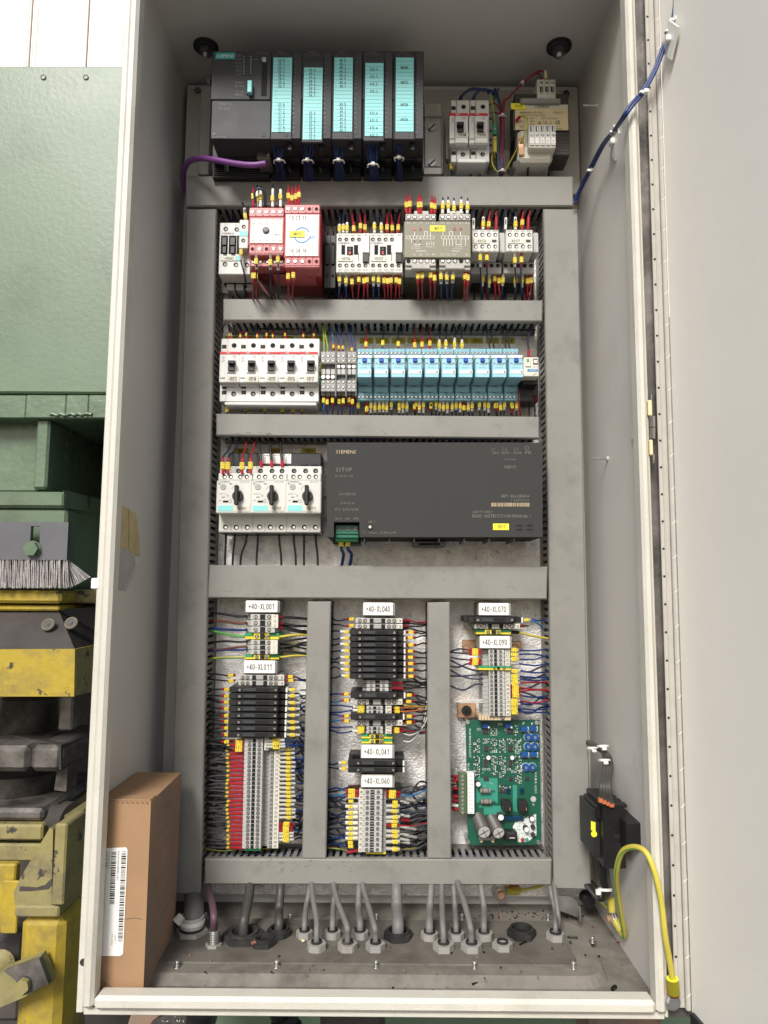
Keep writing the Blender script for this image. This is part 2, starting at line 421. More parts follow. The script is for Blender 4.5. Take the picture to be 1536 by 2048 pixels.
# ---------------------------------------------------------------- wires
COLN = {'w_blue': 'dark blue', 'w_lblue': 'light blue', 'w_dark': 'navy', 'w_black': 'black', 'w_red': 'red', 'w_brown': 'brown', 'w_grey': 'grey', 'w_white': 'white',
        'w_orange': 'orange', 'w_yellow': 'yellow-green'}
TAGS = {}
def tag_mesh(s, k, up, col='yellow_tag'):
    key = (s, round(k, 5), up, col)
    if key in TAGS: return TAGS[key]
    b = MB(); L = .0088*k; W = .0026*k; Dp = max(.0029, .0027*k)
    b.box(-L/2, L/2, -Dp, Dp, -W, W, col, .0004)
    b.text3(s, (-L*.42, -Dp-.0001, -W*.7), (1, 0, 0), (0, 0, 1), L*.84, W*1.4, 'print')
    if up: b.v = [(z, y, x) for x, y, z in b.v]; b.f = [tuple(reversed(f)) for f in b.f]
    me = b.mesh('marker', (0, 0, 0)); TAGS[key] = me; return me
MSTR = ['174', '173', '750', 'E51', '123', 'E17', '131', 'E63', '510', '228', '154', '071']
JOIN = {'dark wires at the slots above the lower rows', 'grey wires curving out of the left duct', 'wires under the blue relays', 'wires above the five circuit breakers',
        'wires below the five circuit breakers', 'grey wires before the duct right of +40-XL060', 'thin grey wires right of the middle strip', 'thin white wires left of the +40-XL090 terminals',
        'blue wires arching off the top circuit breakers', 'wires left of the circuit board', 'black wires above the blue relays', 'wires below the grey terminals', 'wires above the grey terminals',
        'wires above the blue relays', 'unmarked wires left of the +40-XL090 terminals', 'wires left of the middle fuse terminals', 'wires right of the middle fuse terminals'}
SMALL = MB()
def wire(pts, col='w_dark', sleeve=None, mk=True, r=.00115, label=None, group=None, slen=None, mpos=.5, mk_s=None, ms=1., name='wire', srad=1.75, orient=None, world=False):
    P = pts if world else [at(*p) for p in pts]
    m2 = 'w_green' if col == 'w_yellow' else None
    if group and (group in JOIN or group.startswith('blue wires tied')):
        SMALL.tube(P, r, col, 6, m2, 5)
        if sleeve: SMALL.tube([P[0], P[1]], r*srad, sleeve, 6, None, 1)
        if mk:
            d = P[1]-P[0]; c = P[0]+d*mpos; up = abs(d.z) > abs(d.x); L, W, Dp = .0044*ms, .0026*ms, max(.0029, .0027*ms); hx, hz = (W, L) if up else (L, W)
            SMALL.box(c.x-hx, c.x+hx, c.y-Dp, c.y+Dp, c.z-hz, c.z+hz, 'yellow_tag', .0004)
            q = mk_s or random.choice(MSTR)
            if up: SMALL.text3(q, (c.x-W*.62, c.y-Dp-.0001, c.z+L*.84), (0, 0, -1), (1, 0, 0), L*1.68, W*1.3, 'print')
            else: SMALL.text3(q, (c.x-L*.84, c.y-Dp-.0001, c.z-W*.62), (1, 0, 0), (0, 0, 1), L*1.68, W*1.3, 'print')
        return None
    b = MB()
    b.tube(P, r, col, 6, m2, 5)
    o = b.link(name, None, org=P[0]); tag(o, label, 'wire', group)
    if sleeve:
        s = MB(); s.tube([P[0], P[1]], r*srad, sleeve, 6, None, 1); s.link('sleeve', o)
    if mk:
        d = P[1]-P[0]; c = P[0]+d*mpos
        up = abs(d.z) > abs(d.x)
        me = tag_mesh(mk_s or random.choice(MSTR), ms, up)
        t = bpy.data.objects.new('marker', me); COL.objects.link(t); t.parent = o; t.location = c-P[0]
        t.rotation_euler = (0, 0, 0)
        ang = math.atan2(d.z, d.x)
        if up: t.rotation_euler.y = -(ang-math.pi/2) if d.z > 0 else -(ang+math.pi/2)
        else: t.rotation_euler.y = -ang if d.x > 0 else -(ang-math.pi)
    return o

# ================================================================ SETTING
b = MB(); b.box(-8, 8, -8, 6, -1.02, -1.0, 'concrete'); b.link('hall_floor', kind='structure')
# hall wall of upright panels far behind, joints recessed
b = MB()
joints = sorted([atY(66, 60, 3.2).x-.012, atY(176, 60, 3.2).x] + [-6, 6, .3, 1.4, 2.5, -3.1, -4.2])
for i in range(len(joints)-1):
    b.box(joints[i]+.004, joints[i+1]-.004, 3.2, 3.3, -1.0, 4.2, 'wall_white', .003)
b.box(-6, 6, 3.212, 3.32, -1.0, 4.2, 'card_side')
for dx in (-.03, .0, .022): x = atY(66, 60, 3.2).x+dx; b.box(x, x+.005, 3.196, 3.2, -1, 4.2, 'wall_white')
b.link('hall_wall', kind='structure')

# ================================================================ GREEN PRESS behind the cabinet
YM = .80
M_ = thing('press_machine', 'large green painted press with yellow lower guide behind the open cabinet', 'machine', (-.75, YM, -1.0))
b = MB()
b.BY(-400, 129, 246, 787, YM, .5, 'mach_green', .004); b.link('upper_panel', M_)
b = MB(); b.BY(-400, 788, 215, 838, YM-.02, .5, 'mach_green2', .006); b.link('cross_beam', M_)
for (x0, x1) in ((-60, 50), (53, 130), (133, 175), (178, 213)):
    b = MB(); b.BY(x0, 790, x1, 836, YM-.026, .006, 'mach_green2', .004); b.link('cover_plate', M_)
b = MB(); b.BY(-400, 838, 73, 985, YM+.03, .3, 'mach_green2', .005); b.link('recess_panel', M_)
b = MB(); b.BY(73, 838, 92, 978, YM-.01, .34, 'mach_green2', .005); b.link('rib', M_)
b = MB(); b.BY(92, 838, 290, 985, YM+.7, .02, 'black', 0); b.BY(210, 832, 420, 985, YM, .7, 'black', 0); b.link('opening', M_)  # recess walls coloured black; the shade inside is put into the colour
b = MB()
b.BY(-400, 980, 128, 1016, YM-.05, .26, 'mach_green', .006)
b.hull8([atY(128, 980, YM-.05), atY(232, 1006, YM+.2), atY(232, 1030, YM+.2), atY(128, 1016, YM-.05)] + [atY(128, 980, YM-.05)+Vector((-.1, .2, 0)), atY(232, 1006, YM+.2)+Vector((-.1, .2, 0)), atY(232, 1030, YM+.2)+Vector((-.1, .2, 0)), atY(128, 1016, YM-.05)+Vector((-.1, .2, 0))], 'mach_green')
b.link('ram_flange', M_)
b = MB()
b.BY(-400, 1013, 126, 1180, YM-.04, .26, 'mach_green', .006)
b.hull8([atY(126, 1014, YM-.04), atY(230, 1030, YM+.2), atY(230, 1150, YM+.2), atY(126, 1180, YM-.04)] + [p+Vector((-.1, .2, 0)) for p in (atY(126, 1014, YM-.04), atY(230, 1030, YM+.2), atY(230, 1150, YM+.2), atY(126, 1180, YM-.04))], 'mach_green')
b.link('ram_body', M_)
b = MB(); p = atY(168, 992, YM+.06); b.cyl(p, (0, 0, -1), .013, .03, 'mach_dark', 14); b.link('stud', M_)
for px, py in ((87, 155), (172, 155)):
    b = MB(); p = atY(px, py, YM); b.ring(p, (0, -1, 0), .0065, .0045, .002, 'mach_dark', 16); b.cyl(p, (0, -1, 0), .0045, .0015, 'mach_green', 14); b.link('screw_plug', M_)
# weld line
b = MB(); q = [atY(100+i*7, 830+random.uniform(-3, 3), YM-.027) for i in range(13)]; b.tube(q, .004, 'mach_green2', 6); b.link('weld_bead', M_)
# lower guide, yellow
b = MB(); b.BY(-400, 1178, 121, 1207, YM-.06, .2, 'mach_yellow', .006); b.BY(121, 1178, 260, 1207, YM+.02, .2, 'mach_yellow_dirty', .004); b.BY(-400, 1207, 118, 1222, YM-.045, .2, 'mach_yellow', .004)
b.link('guide_rim', M_)
b = MB()
A = [atY(-200, 1220, YM-.03), atY(117, 1220, YM-.03), atY(150, 1300, YM-.12), atY(-200, 1302, YM-.12)]
b.hull8(A+[p+Vector((0, .3, 0)) for p in A], 'mach_dark')
A2 = [atY(117, 1220, YM-.03), atY(230, 1210, YM+.1), atY(230, 1290, YM+.1), atY(150, 1300, YM-.12)]
b.hull8(A2+[p+Vector((0, .3, 0)) for p in A2], 'mach_dark'); b.link('guide_shoulder', M_)
b = MB()
A = [atY(-200, 1300, YM-.125), atY(150, 1298, YM-.125), atY(148, 1393, YM-.125), atY(-200, 1393, YM-.125)]
b.hull8(A+[p+Vector((0, .3, 0)) for p in A], 'mach_yellow'); b.link('guide_block', M_)
b = MB(); A2 = [atY(151, 1300, YM-.122), atY(220, 1290, YM+.05), atY(220, 1375, YM+.05), atY(149, 1392, YM-.122)]
b.hull8(A2+[p+Vector((-.05, .2, 0)) for p in A2], 'mach_yellow_dirty'); b.link('guide_cheek', M_)
for px, py, Y in ((97, 1250, YM-.07), (143, 1247, YM-.06)):
    b = MB(); p = atY(px, py, Y-.01); b.ring(p, (0, -1, .5), .0135, .0115, .003, 'mach_dark', 20); b.cyl(p, (0, -1, .5), .0112, .004, 'mach_dark', 18, .010); b.ring(p, (0, -1, .5), .0118, .0108, .0045, 'mach_yellow_dirty', 20); b.cyl(p, (0, -1, .5), .004, .006, 'mach_dark', 6); b.link('bolt_head', M_)
# columns below
b = MB(); p = atY(60, 1395, YM+.1); q = atY(60, 1466, YM+.1); b.cyl(p, (0, 0, -1), .058, p.z-q.z, 'mach_steel', 32, .066); b.link('plunger', M_)
b = MB(); b.BY(118, 1390, 143, 1462, YM+.02, .05, 'mach_steel', .004); b.link('stop_rib', M_)
b = MB()
for (x0, x1) in ((-200, 56), (60, 122)): b.BY(x0, 1491, x1, 1545, YM-.08, .24, 'mach_steel', .01)
A = [atY(122, 1490, YM-.08), atY(205, 1462, YM+.14), atY(205, 1505, YM+.14), atY(122, 1540, YM-.08)]
b.hull8(A+[p+Vector((-.15, .1, 0)) for p in A], 'mach_dark'); b.link('bolster_plate', M_)
b = MB(); p = atY(40, 1540, YM+.06); q = atY(40, 1618, YM+.06); b.cyl(p, (0, 0, -1), .085, p.z-q.z, 'mach_steel', 36, .088); b.link('die_column', M_)
b = MB(); A = [atY(114, 1540, YM-.05), atY(136, 1532, YM-.05), atY(132, 1583, YM-.05), atY(108, 1580, YM-.05)]; b.prism(A, (0, .05, 0), 'mach_steel'); b.link('stop_rib', M_)
b = MB(); b.BY(-200, 1616, 86, 1643, YM-.09, .3, 'mach_steel', .008); b.link('die_shoe', M_)
for (y0, y1, dY) in ((1648, 1682, 0.), (1686, 1724, .01)):
    b = MB(); b.BY(-200, y0, 84, y1, YM-.1+dY, .3, 'mach_yellow_dirty', .004); b.link('base_bar', M_)
b = MB(); b.box(-2.4, -.12, YM+.35, YM+.75, -1, 1.0, 'mach_dark', .01); b.box(-2.2, .22, YM+.4, YM+.9, -1.0, -.12, 'mach_green', .01); b.box(-.17, 1.6, YM+.25, YM+1.2, -1., 1.15, 'mach_green', .01); b.link('frame_and_sky_block', M_)  # last box is unseen, added to block sky light from the machine sides
b = MB(); b.BY(420, 1990, 1180, 2110, .70, .3, 'mach_green', .01); b.link('base_plate', M_)
# gear-like disc behind the bracket
b = MB(); p = atY(128, 1640, YM-.07); b.cyl(p, (1, -.35, 0), .036, .02, 'mach_dark', 28); b.cyl(p+Vector((-.03, .02, -.005)), (1, -.35, 0), .03, .03, 'mach_dark', 28); b.link('roller', M_)

# brush
BR = thing('brush_strip', 'grey brush plate with slotted hole and pale bristles bolted to the green ram', 'brush', atY(0, 1118, YM-.09))
b = MB(); Y = YM-.085
p0, p1 = atY(-250, 1042, Y), atY(133, 1120, Y); s0, s1 = atY(62, 1052, Y), atY(78, 1102, Y)
b.box(p0.x, s0.x, Y, Y+.012, p1.z, p0.z, 'brush_plate'); b.box(s1.x, p1.x, Y, Y+.012, p1.z, p0.z, 'brush_plate')
b.box(s0.x, s1.x, Y, Y+.012, s0.z, p0.z, 'brush_plate'); b.box(s0.x, s1.x, Y, Y+.012, p1.z, s1.z, 'brush_plate')
b.link('brush_plate', BR)
b = MB(); p = atY(66, 1098, Y-.001); b.cyl(p, (0, -1, 0), .017, .003, 'mach_green', 20); b.hexn(p+Vector((0, -.003, 0)), (0, -1, 0), .0155, .0001, .01, 'mach_green'); b.link('bolt', BR)
n = 0
for t in range(-3, 12):
    b = MB(); cx = t*12.6+4
    if cx > 132: break
    for i in range(26):
        u = random.uniform(-1, 1); p = atY(cx+u*4.4, 1119, Y+random.uniform(.0, .01)); q = atY(cx+u*6.2+random.uniform(-1, 1), 1176+random.uniform(-2, 1), Y+random.uniform(-.003, .012))
        b.tube([p, (p+q)/2+Vector((random.uniform(-.001, .001), 0, 0)), q], .00075, 'bristle', 3, None, 1, False)
    b.link('bristle_tuft', BR)
for t in range(3):
    b = MB()
    for i in range(24):
        p = atY(130+random.uniform(0, 4), 1117, Y+random.uniform(.01, .03)); k = (t+random.random())/3
        q = atY(140+k*42, 1176-k*22, Y+random.uniform(.01, .04)); b.tube([p, q], .0008, 'bristle', 3, None, 1, False)
    b.link('bristle_tuft', BR)

# yellow bracket post
YB = .52
BK = thing('guard_bracket', 'chipped yellow steel post with triangular gusset at lower left', 'bracket', atY(75, 2048, YB))
b = MB(); A = [atY(x, y, YB) for x, y in ((100, 1655), (106, 1660), (103, 1812), (30, 1812), (27, 1786), (40, 1757))]; b.prism(A, (0, .03, 0), 'mach_yellow_dirty'); b.link('gusset', BK)
b = MB(); b.BY(110, 1648, 126, 1812, YB-.01, .08, 'mach_yellow_dirty', .003)
A = [atY(127, 1648, YB), atY(196, 1600, YB+.22), atY(196, 1790, YB+.22), atY(122, 1812, YB)]
b.hull8(A+[p+Vector((-.02, .05, 0)) for p in A], 'mach_yellow_dirty'); b.link('side_web', BK)
b = MB(); b.BY(29, 1812, 117, 1836, YB-.005, .1, 'mach_yellow_dirty', .003); b.link('cap_plate', BK)
b = MB(); b.BY(40, 1836, 110, 2200, YB+.005, .1, 'mach_yellow', .012); A = [atY(112, 1838, YB+.01), atY(170, 1790, YB+.25), atY(170, 2150, YB+.25), atY(110, 2200, YB+.01)]
b.hull8(A+[p+Vector((-.03, .05, 0)) for p in A], 'mach_yellow_dirty'); b.link('post', BK)
b = MB(); p = [(73, 1775), (90, 1770), (97, 1762), (104, 1760), (103, 1770), (96, 1778), (60, 1782), (38, 1782), (40, 1773)]
b.prism([atY(x, y, YB-.0012) for x, y in p], (0, .002, 0), 'mach_dark'); b.link('bare_patch', BK)
# clamp
CL = thing('clamp_plate', 'tilted bare steel clamp plate with square nut on the yellow post', 'clamp', atY(50, 1970, YB-.03))
b = MB(); A = [atY(x, y, YB-.03) for x, y in ((-60, 1968), (78, 1915), (100, 1968), (48, 1995), (-60, 2040))]; b.prism(A, (0, .025, 0), 'mach_yellow_dirty'); b.link('arm', CL)
b = MB(); A = [atY(x, y, YB-.042) for x, y in ((8, 1943), (78, 1917), (97, 1968), (46, 1992), (30, 1960))]; b.prism(A, (0, .012, 0), 'mach_steel'); b.link('washer_plate', CL)
b = MB(); p = atY(50, 1967, YB-.042); b.ring(p, (0, -1, 0), .012, .009, .003, 'mach_dark', 16); b.hexn(p, (0, -1, 0), .012, .0001, .012, 'mach_yellow_dirty', .3); b.link('bolt_head', CL)
b = MB(); b.BY(-60, 1728, 24, 1866, YM-.2, .02, 'mach_yellow', .003); b.BY(6, 1762, 32, 1868, YM-.21, .006, 'mach_yellow', .002)
tag(b.link('hanging_strap', org=atY(10, 1730, YM-.2)), 'bent yellow metal strap hanging left of the chipped post', 'strap')
b = MB(); p = atY(2, 1928, YM-.15); b.cyl(p, (0, -1, 0), .026, .03, 'mach_yellow_dirty', 24, .02); b.cyl(p+Vector((0, -.03, 0)), (0, -1, 0), .012, .02, 'mach_yellow', 6)
b.BY(-100, 1870, 40, 2048, YM-.12, .1, 'mach_dark', .01)
tag(b.link('round_boss', org=p), 'round yellow boss at the left edge behind the tilted clamp', 'boss')

# bits under the cabinet
YU = .30
b = MB(); A = [atY(x, y, YU) for x, y in ((262, 2030), (320, 2030), (316, 2110), (235, 2110))]; b.prism(A, (0, .3, 0), 'card_side')
tag(b.link('casting_block', org=A[3]), 'rough brown casting below the left end of the cabinet', 'casting')
b = MB(); p = atY(350, 2090, YU); b.cyl(p, (0, 1, .15), .045, .2, 'mach_steel', 24)
for i in range(60):
    a_ = random.uniform(0, 6.28); c_ = p+Vector((math.cos(a_)*.03*random.random(), -.002, math.sin(a_)*.045)); b.tube([c_, c_+Vector((random.uniform(-.01, .01), -.004, random.uniform(-.01, .01)))], .0007, 'w_white', 3, None, 1, False)
tag(b.link('braided_hose', org=p), 'grey hose end with frayed white fibres under the cabinet', 'hose')
b = MB(); b.tube([atY(400, 2025, YU), atY(390, 2120, YU)], .018, 'rubber', 14, None, 1); tag(b.link('pipe', org=atY(390, 2120, YU)), 'black pipe passing below the cabinet, left of the ribbed hose', 'pipe')
b = MB()
for i in range(10): p = atY(560+i*6, 2020+i*12, YU-.02); b.cyl(p, (.45, 0, -1), .018 if i % 2 else .0155, .012, 'rubber', 14)
tag(b.link('ribbed_hose', org=atY(600, 2090, YU)), 'black corrugated hose passing below the cabinet bottom rim', 'hose')
b = MB(); b.BY(640, 2005, 770, 2130, YU+.1, .1, 'mach_dark', .01); tag(b.link('hose_bracket', org=atY(700, 2100, YU+.1)), 'dark block below the middle of the cabinet rim', 'block')
b = MB(); b.BY(1180, 2005, 1330, 2130, YU+.1, .1, 'card_side', .01); tag(b.link('brown_panel', org=atY(1250, 2100, YU+.1)), 'brown block below the right end of the cabinet rim', 'block')

# ================================================================ CABINET
W2, HC, DC = .3014, 1.2, .262
T = thing('control_cabinet', 'open light grey steel control cabinet with its door swung to the right', 'cabinet', (0, .13, 0))
b = MB(); b.box(-W2, W2, DC, DC+.002, 0, HC, 'enamel'); b.link('back_panel', T)
b = MB(); b.box(-W2, -W2+.002, 0, DC, 0, HC, 'enamel'); b.link('left_wall', T)
b = MB(); b.box(W2-.002, W2, 0, DC, 0, HC, 'enamel'); b.link('right_wall', T)
b = MB(); b.box(-W2+.002, W2-.002, 0, DC, HC-.002, HC, 'enamel'); b.link('top_panel', T)
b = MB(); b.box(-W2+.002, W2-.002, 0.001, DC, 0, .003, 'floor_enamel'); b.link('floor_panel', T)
# pressed frame round the gland opening
def roundrect(x0, x1, y0, y1, r, k=6):
    P = []
    for cx, cy_, a0 in ((x1-r, y1-r, 0), (x0+r, y1-r, 90), (x0+r, y0+r, 180), (x1-r, y0+r, 270)):
        for i in range(k+1): t = R_(a0+90*i/k); P.append((cx+r*math.cos(t), cy_+r*math.sin(t)))
    return P
b = MB()
o_ = roundrect(-.27, .262, .046, .202, .03); i_ = roundrect(-.268, .258, .056, .192, .028)
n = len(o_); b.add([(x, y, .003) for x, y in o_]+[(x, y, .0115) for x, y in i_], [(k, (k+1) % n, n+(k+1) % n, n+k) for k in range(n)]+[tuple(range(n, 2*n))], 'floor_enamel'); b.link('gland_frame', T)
b = MB(); P = roundrect(-.262, .232, .075, .186, .018)
for q, (zz, ins) in enumerate(((.0116, 0), (.0133, .0006))): pass
P2 = roundrect(-.2612, .2312, .0758, .1852, .0175)
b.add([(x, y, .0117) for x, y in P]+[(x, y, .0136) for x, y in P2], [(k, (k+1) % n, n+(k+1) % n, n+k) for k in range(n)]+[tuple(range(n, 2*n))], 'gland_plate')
b.link('gland_plate', T)
# rim: outer flange and the raised inner lip
def rim_piece(name, x0, x1, z0, z1, lip):
    b = MB(); b.box(x0, x1, -.001, .012, z0, z1, 'enamel_rim', .001); l = lip; b.box(l[0], l[1], -.009, .013, l[2], l[3], 'enamel_rim', .0035); b.link(name, T)
fl, lp = .007, .0125
rim_piece('rim_left', -W2-.0003, -W2+fl, 0, HC, (-W2+fl+.0004, -W2+fl+lp, fl, HC-fl))
rim_piece('rim_right', W2-fl*.45, W2+.0003, 0, HC, (W2-fl*.45-lp*.85, W2-fl*.45-.0004, fl, HC-fl))
rim_piece('rim_bottom', -W2+fl+.0003, W2-fl*.45-.0003, -.002, .0055, (-W2+fl+lp+.0004, W2-fl*.45-lp*.85-.0004, .006, .0195))
rim_piece('rim_top', -W2+fl+.0003, W2-fl*.45-.0003, HC-fl, HC, (-W2+fl+lp+.0004, W2-fl*.45-lp*.85-.0004, HC-.02, HC-fl-.0003))
b = MB()
for px, py, X in ((182, 1155, 0), ): p = atY(182, 1156, -.002); q = atY(198, 1178, -.002); b.box(p.x, q.x, -.002, .006, q.z, p.z, 'paper', .001)
b.link('door_tab', T)
b = MB(); p = atY(167, 1924, -.0012); b.cyl(p, (0, -1, 0), .0035, .001, 'mach_steel', 16); b.link('rim_screw', T)
# mounting plate: folded sheet with bolts
b = MB(); b.box(-.268, .281, PL, PL+.003, .0217, 1.02, 'galv', .0008); b.box(-.2945, .298, PL, PL+.003, 1.0202, 1.190, 'enamel', .0008); b.link('mounting_plate', T)
b = MB(); b.box(-.293, .2965, PL-.0015, PL-.0001, 1.185, 1.191, 'enamel', .0005); b.box(-.2942, -.262, PL-.0006, PL-.0001, 1.021, 1.184, 'enamel', 0); b.box(.258, .2976, PL-.0006, PL-.0001, 1.021, 1.184, 'enamel', 0)
b.box(-.2615, .2575, PL-.0006, PL-.0001, 1.04, 1.184, 'mcb_grey', 0)
b.link('plate_flange', T)
for px, py in ((396, 184), (1131, 190)):
    b = MB(); p = at(px, py, .001); b.ring(p, (0, -1, 0), .0075, .0055, .003, 'enamel', 18); b.hexn(p, (0, -1, 0), .005, .0001, .005, 'mach_steel'); b.link('plate_bolt', T)
# floor screws
for px, py in ((354, 1934), (553, 1934), (752, 1934), (949, 1935), (1147, 1936), (1185, 1884), (1096, 1838), (924, 1838), (753, 1838), (580, 1838), (411, 1836)):
    p = atZ(px, py, .012); b = MB(); b.cyl(p, (0, 0, 1), .004, .0006, 'steel', 12); b.cyl(p, (0, 0, 1), .0021, .0065, 'screw', 10)
    for k in range(3): b.ring(p+Vector((0, 0, .0016+k*.0015)), (0, 0, 1), .0026, .0019, .0006, 'steel', 10)
    b.link('floor_screw', T)
# studs on the right wall
for px, py in ((1195, 211), (1216, 917)):
    p = atX(px, py, W2-.002); b = MB(); b.cyl(p, (-1, 0, 0), .0013, .020, 'screw', 8); b.cyl(p, (-1, 0, 0), .0028, .002, 'enamel', 10); b.link('wall_stud', T)
# ceiling eye-bolt washers and nuts
for px, py in ((412, 92), (1118, 92)):
    p = atZ(px, py, HC-.0021); b = MB(); b.cyl(p, (0, 0, -1), .0175, .003, 'rubber', 28); b.cyl(p+Vector((0, 0, -.003)), (0, 0, -1), .014, .0015, 's7_col', 28)
    b.link('sealing_washer', T)
    b = MB(); b.hexn(p+Vector((0, 0, -.0045)), (0, 0, -1), .009, .0001, .008, 'mach_steel'); b.cyl(p+Vector((0, 0, -.0125)), (0, 0, -1), .0045, .006, 'steel', 14, .0038); b.link('top_nut', T)

# ================================================================ DOOR
D = thing('cabinet_door', 'light grey cabinet door swung open at the right of the cabinet', 'door', (.305, 0, 0)); D.rotation_euler.y = .0042
xo = -.0010
b = MB(); b.box(.3025+xo, .330+xo, .012, .016, -.006, 1.2, 'mach_steel'); b.link('hinge_gap_strip', D)
x0, x1 = .3082+xo, .3140+xo
b = MB(); b.box(x0+.0008, x1-.0008, -.003, -.0005, .012, 1.2, 'gasket', .0008)
z = .03
while z < 1.2:
    b.cyl(((x0+x1)/2, -.00305, z), (0, -1, 0), .0013, .0003, 'hole', 8); z += .0298
b.link('perforated_strip', D)
b = MB(); b.box(x1+.0003, .3208+xo, .002, .006, .008, 1.2, 'gasket', .0004); b.link('gasket_channel', D)
b = MB(); b.box(.3211+xo, .3262+xo, -.002, .006, .006, 1.2, 'gasket', .0015)
z = .02
while z < 1.19:
    q = Vector((.3213+xo, -.0022, z)); b.prism([q, q+Vector((.0044, 0, .0035)), q+Vector((.0044, 0, .0042)), q+Vector((0, 0, .0007))], (0, .0001, 0), 'door_enamel'); z += .0372
b.link('door_gasket', D)
al = R_(85.5); dd = Vector((math.cos(al), -math.sin(al), 0)); nn = Vector((math.sin(al), math.cos(al), 0))
o_ = Vector((.3263+xo, -.0018, .006))
b = MB(); A = [o_, o_+dd*.57, o_+dd*.57+Vector((0, 0, 1.19)), o_+Vector((0, 0, 1.19))]
b.prism(A, nn*.018, 'door_enamel'); b.link('door_panel', D)
b = MB(); A = [o_+dd*.004, o_+dd*.57, o_+dd*.57+Vector((0, 0, .012)), o_+dd*.004+Vector((0, 0, .012))]
b.prism([p+Vector((0, 0, -.010))-nn*.004 for p in A], nn*.02, 'rubber'); b.link('bottom_seal', D)
# hinge in the gap
HG = bpy.data.objects.new('door_hinge', None); COL.objects.link(HG); HG.parent = T; HG.location = atY(1300, 870, -.004)-Vector(T.location)
def hb(a, b_, c, d, m, Y0=-.006, dp=.008):
    q = MB(); q.BY(a, b_, c, d, Y0, dp, m, .0008); return q
hb(1296, 800, 1305, 831, 'cream').link('hinge_leaf', HG); hb(1299, 879, 1307, 910, 'cream').link('hinge_leaf', HG)
q = MB(); p0, p1 = atY(1304, 833, -.004), atY(1304.5, 878, -.004)
q.cyl(p0, p1-p0, .0033, (p1-p0).length*.48, 'steel', 14); q.cyl(p0+(p1-p0)*.52, p1-p0, .0033, (p1-p0).length*.48, 'steel', 14); q.link('knuckle', HG)
for (a_, c_) in (((1303, 832), (1303, 788)), ((1307, 909), (1307.5, 926))):
    q = MB(); p0, p1 = atY(*a_, -.004), atY(*c_, -.004); q.cyl(p0, p1-p0, .0011, (p1-p0).length, 'screw', 8, .0006); q.link('hinge_pin', HG)
b = MB(); p = atX(1269, 865, W2-.003); b.cyl(p, (-1, 0, 0), .008, .002, 'enamel', 18); b.box(p.x-.002, p.x, p.y-.012, p.y, p.z-.022, p.z-.01, 'enamel', .0006); tag(b.link('hinge_screw_cover', org=p), 'small round cover on the right inner wall beside the hinge', 'cover')

# ================================================================ CABLE DUCTS
HD = .058
def duct(label, TL, TR, BR_, BL, vert=False, sides=(1, 1), wires_=True, extra=None):
    c = [at(x, y, HD) for x, y in (TL, TR, BR_, BL)]
    g = Vector((0, PL-c[0].y, 0))
    t = thing('cable_duct', label, 'cable duct', c[3]+g, 'slotted grey cable ducts on the mounting plate')
    lid = MB(); V = c+[p+Vector((0, .0085, 0)) for p in c]
    # bevelled lid
    cen = sum(c, Vector())/4; bv = .0016
    u = (c[1]-c[0]).normalized(); w_ = (c[0]-c[3]).normalized()
    fr = [c[0]+u*bv-w_*bv, c[1]-u*bv-w_*bv, c[2]-u*bv+w_*bv, c[3]+u*bv+w_*bv]
    m1 = [p+Vector((0, bv, 0)) for p in c]; bk = [p+Vector((0, .009, 0)) for p in c]
    lid.add(fr+m1+bk, [(3, 2, 1, 0)]+[(i, (i+1) % 4, 4+(i+1) % 4, 4+i) for i in range(4)]+[(4+i, 4+(i+1) % 4, 8+(i+1) % 4, 8+i) for i in range(4)], 'duct')
    lid.link('duct_lid', t)
    E = [(c[0], c[1]), (c[3], c[2])] if not vert else [(c[0], c[3]), (c[1], c[2])]
    for si, (p, q) in enumerate(E):
        if not sides[si]: continue
        L = (q-p).length; d = (q-p)/L; inn = ((cen-p)-d*((cen-p).dot(d))).normalized()*.0018
        mb = MB(); pit = .0092; n = int(L/pit)
        def slab(a0, a1, y0, y1):
            A = p+d*a0+inn; B2 = p+d*a1+inn; th = inn.normalized()*.0014
            mb.hull8([Vector((A.x, y0, A.z)), Vector((B2.x, y0, B2.z)), Vector((B2.x, y1, B2.z)), Vector((A.x, y1, A.z)),
                      Vector((A.x, y0, A.z))+th, Vector((B2.x, y0, B2.z))+th, Vector((B2.x, y1, B2.z))+th, Vector((A.x, y1, A.z))+th], 'duct')
        slab(0, L, PL-.011, PL); slab(0, L, PL-HD+.004, PL-HD+.011)
        for k in range(n): slab(k*pit+.0002, k*pit+.0052, PL-HD+.011, PL-.011)
        mb.link('slotted_side', t, 'stuff')
    base = MB(); base.hull8([p+Vector((0, PL-p.y-.0012, 0)) for p in c]+[p+Vector((0, PL-p.y-.0002, 0)) for p in c], 'duct'); base.link('duct_base', t)
    return t, c
def duct_wires(c, vert, n, label):
    b = MB(); cols = ['w_dark', 'w_blue', 'w_dark', 'w_black', 'w_dark', 'w_red']
    for i in range(n):
        u = random.random()*.84+.08
        if vert: p0 = c[0].lerp(c[1], u); p1 = c[3].lerp(c[2], u)
        else: p0 = c[0].lerp(c[3], u); p1 = c[1].lerp(c[2], u)
        yy = PL-random.uniform(.006, .042); P = []
        for k in range(9): q = p0.lerp(p1, .01+.98*k/8); P.append(Vector((q.x+random.uniform(-.003, .003), yy+random.uniform(-.003, .003), q.z+random.uniform(-.003, .003))))
        b.tube(P, .0013, cols[i % 6], 5, None, 3, False)
    o = b.link('wire_bundle', org=c[0]); tag(o, label, 'wires', None, 'stuff')
DU = []
def dk(label, *a, **k):
    t, c = duct(label, *a, **k); DU.append(t); return c
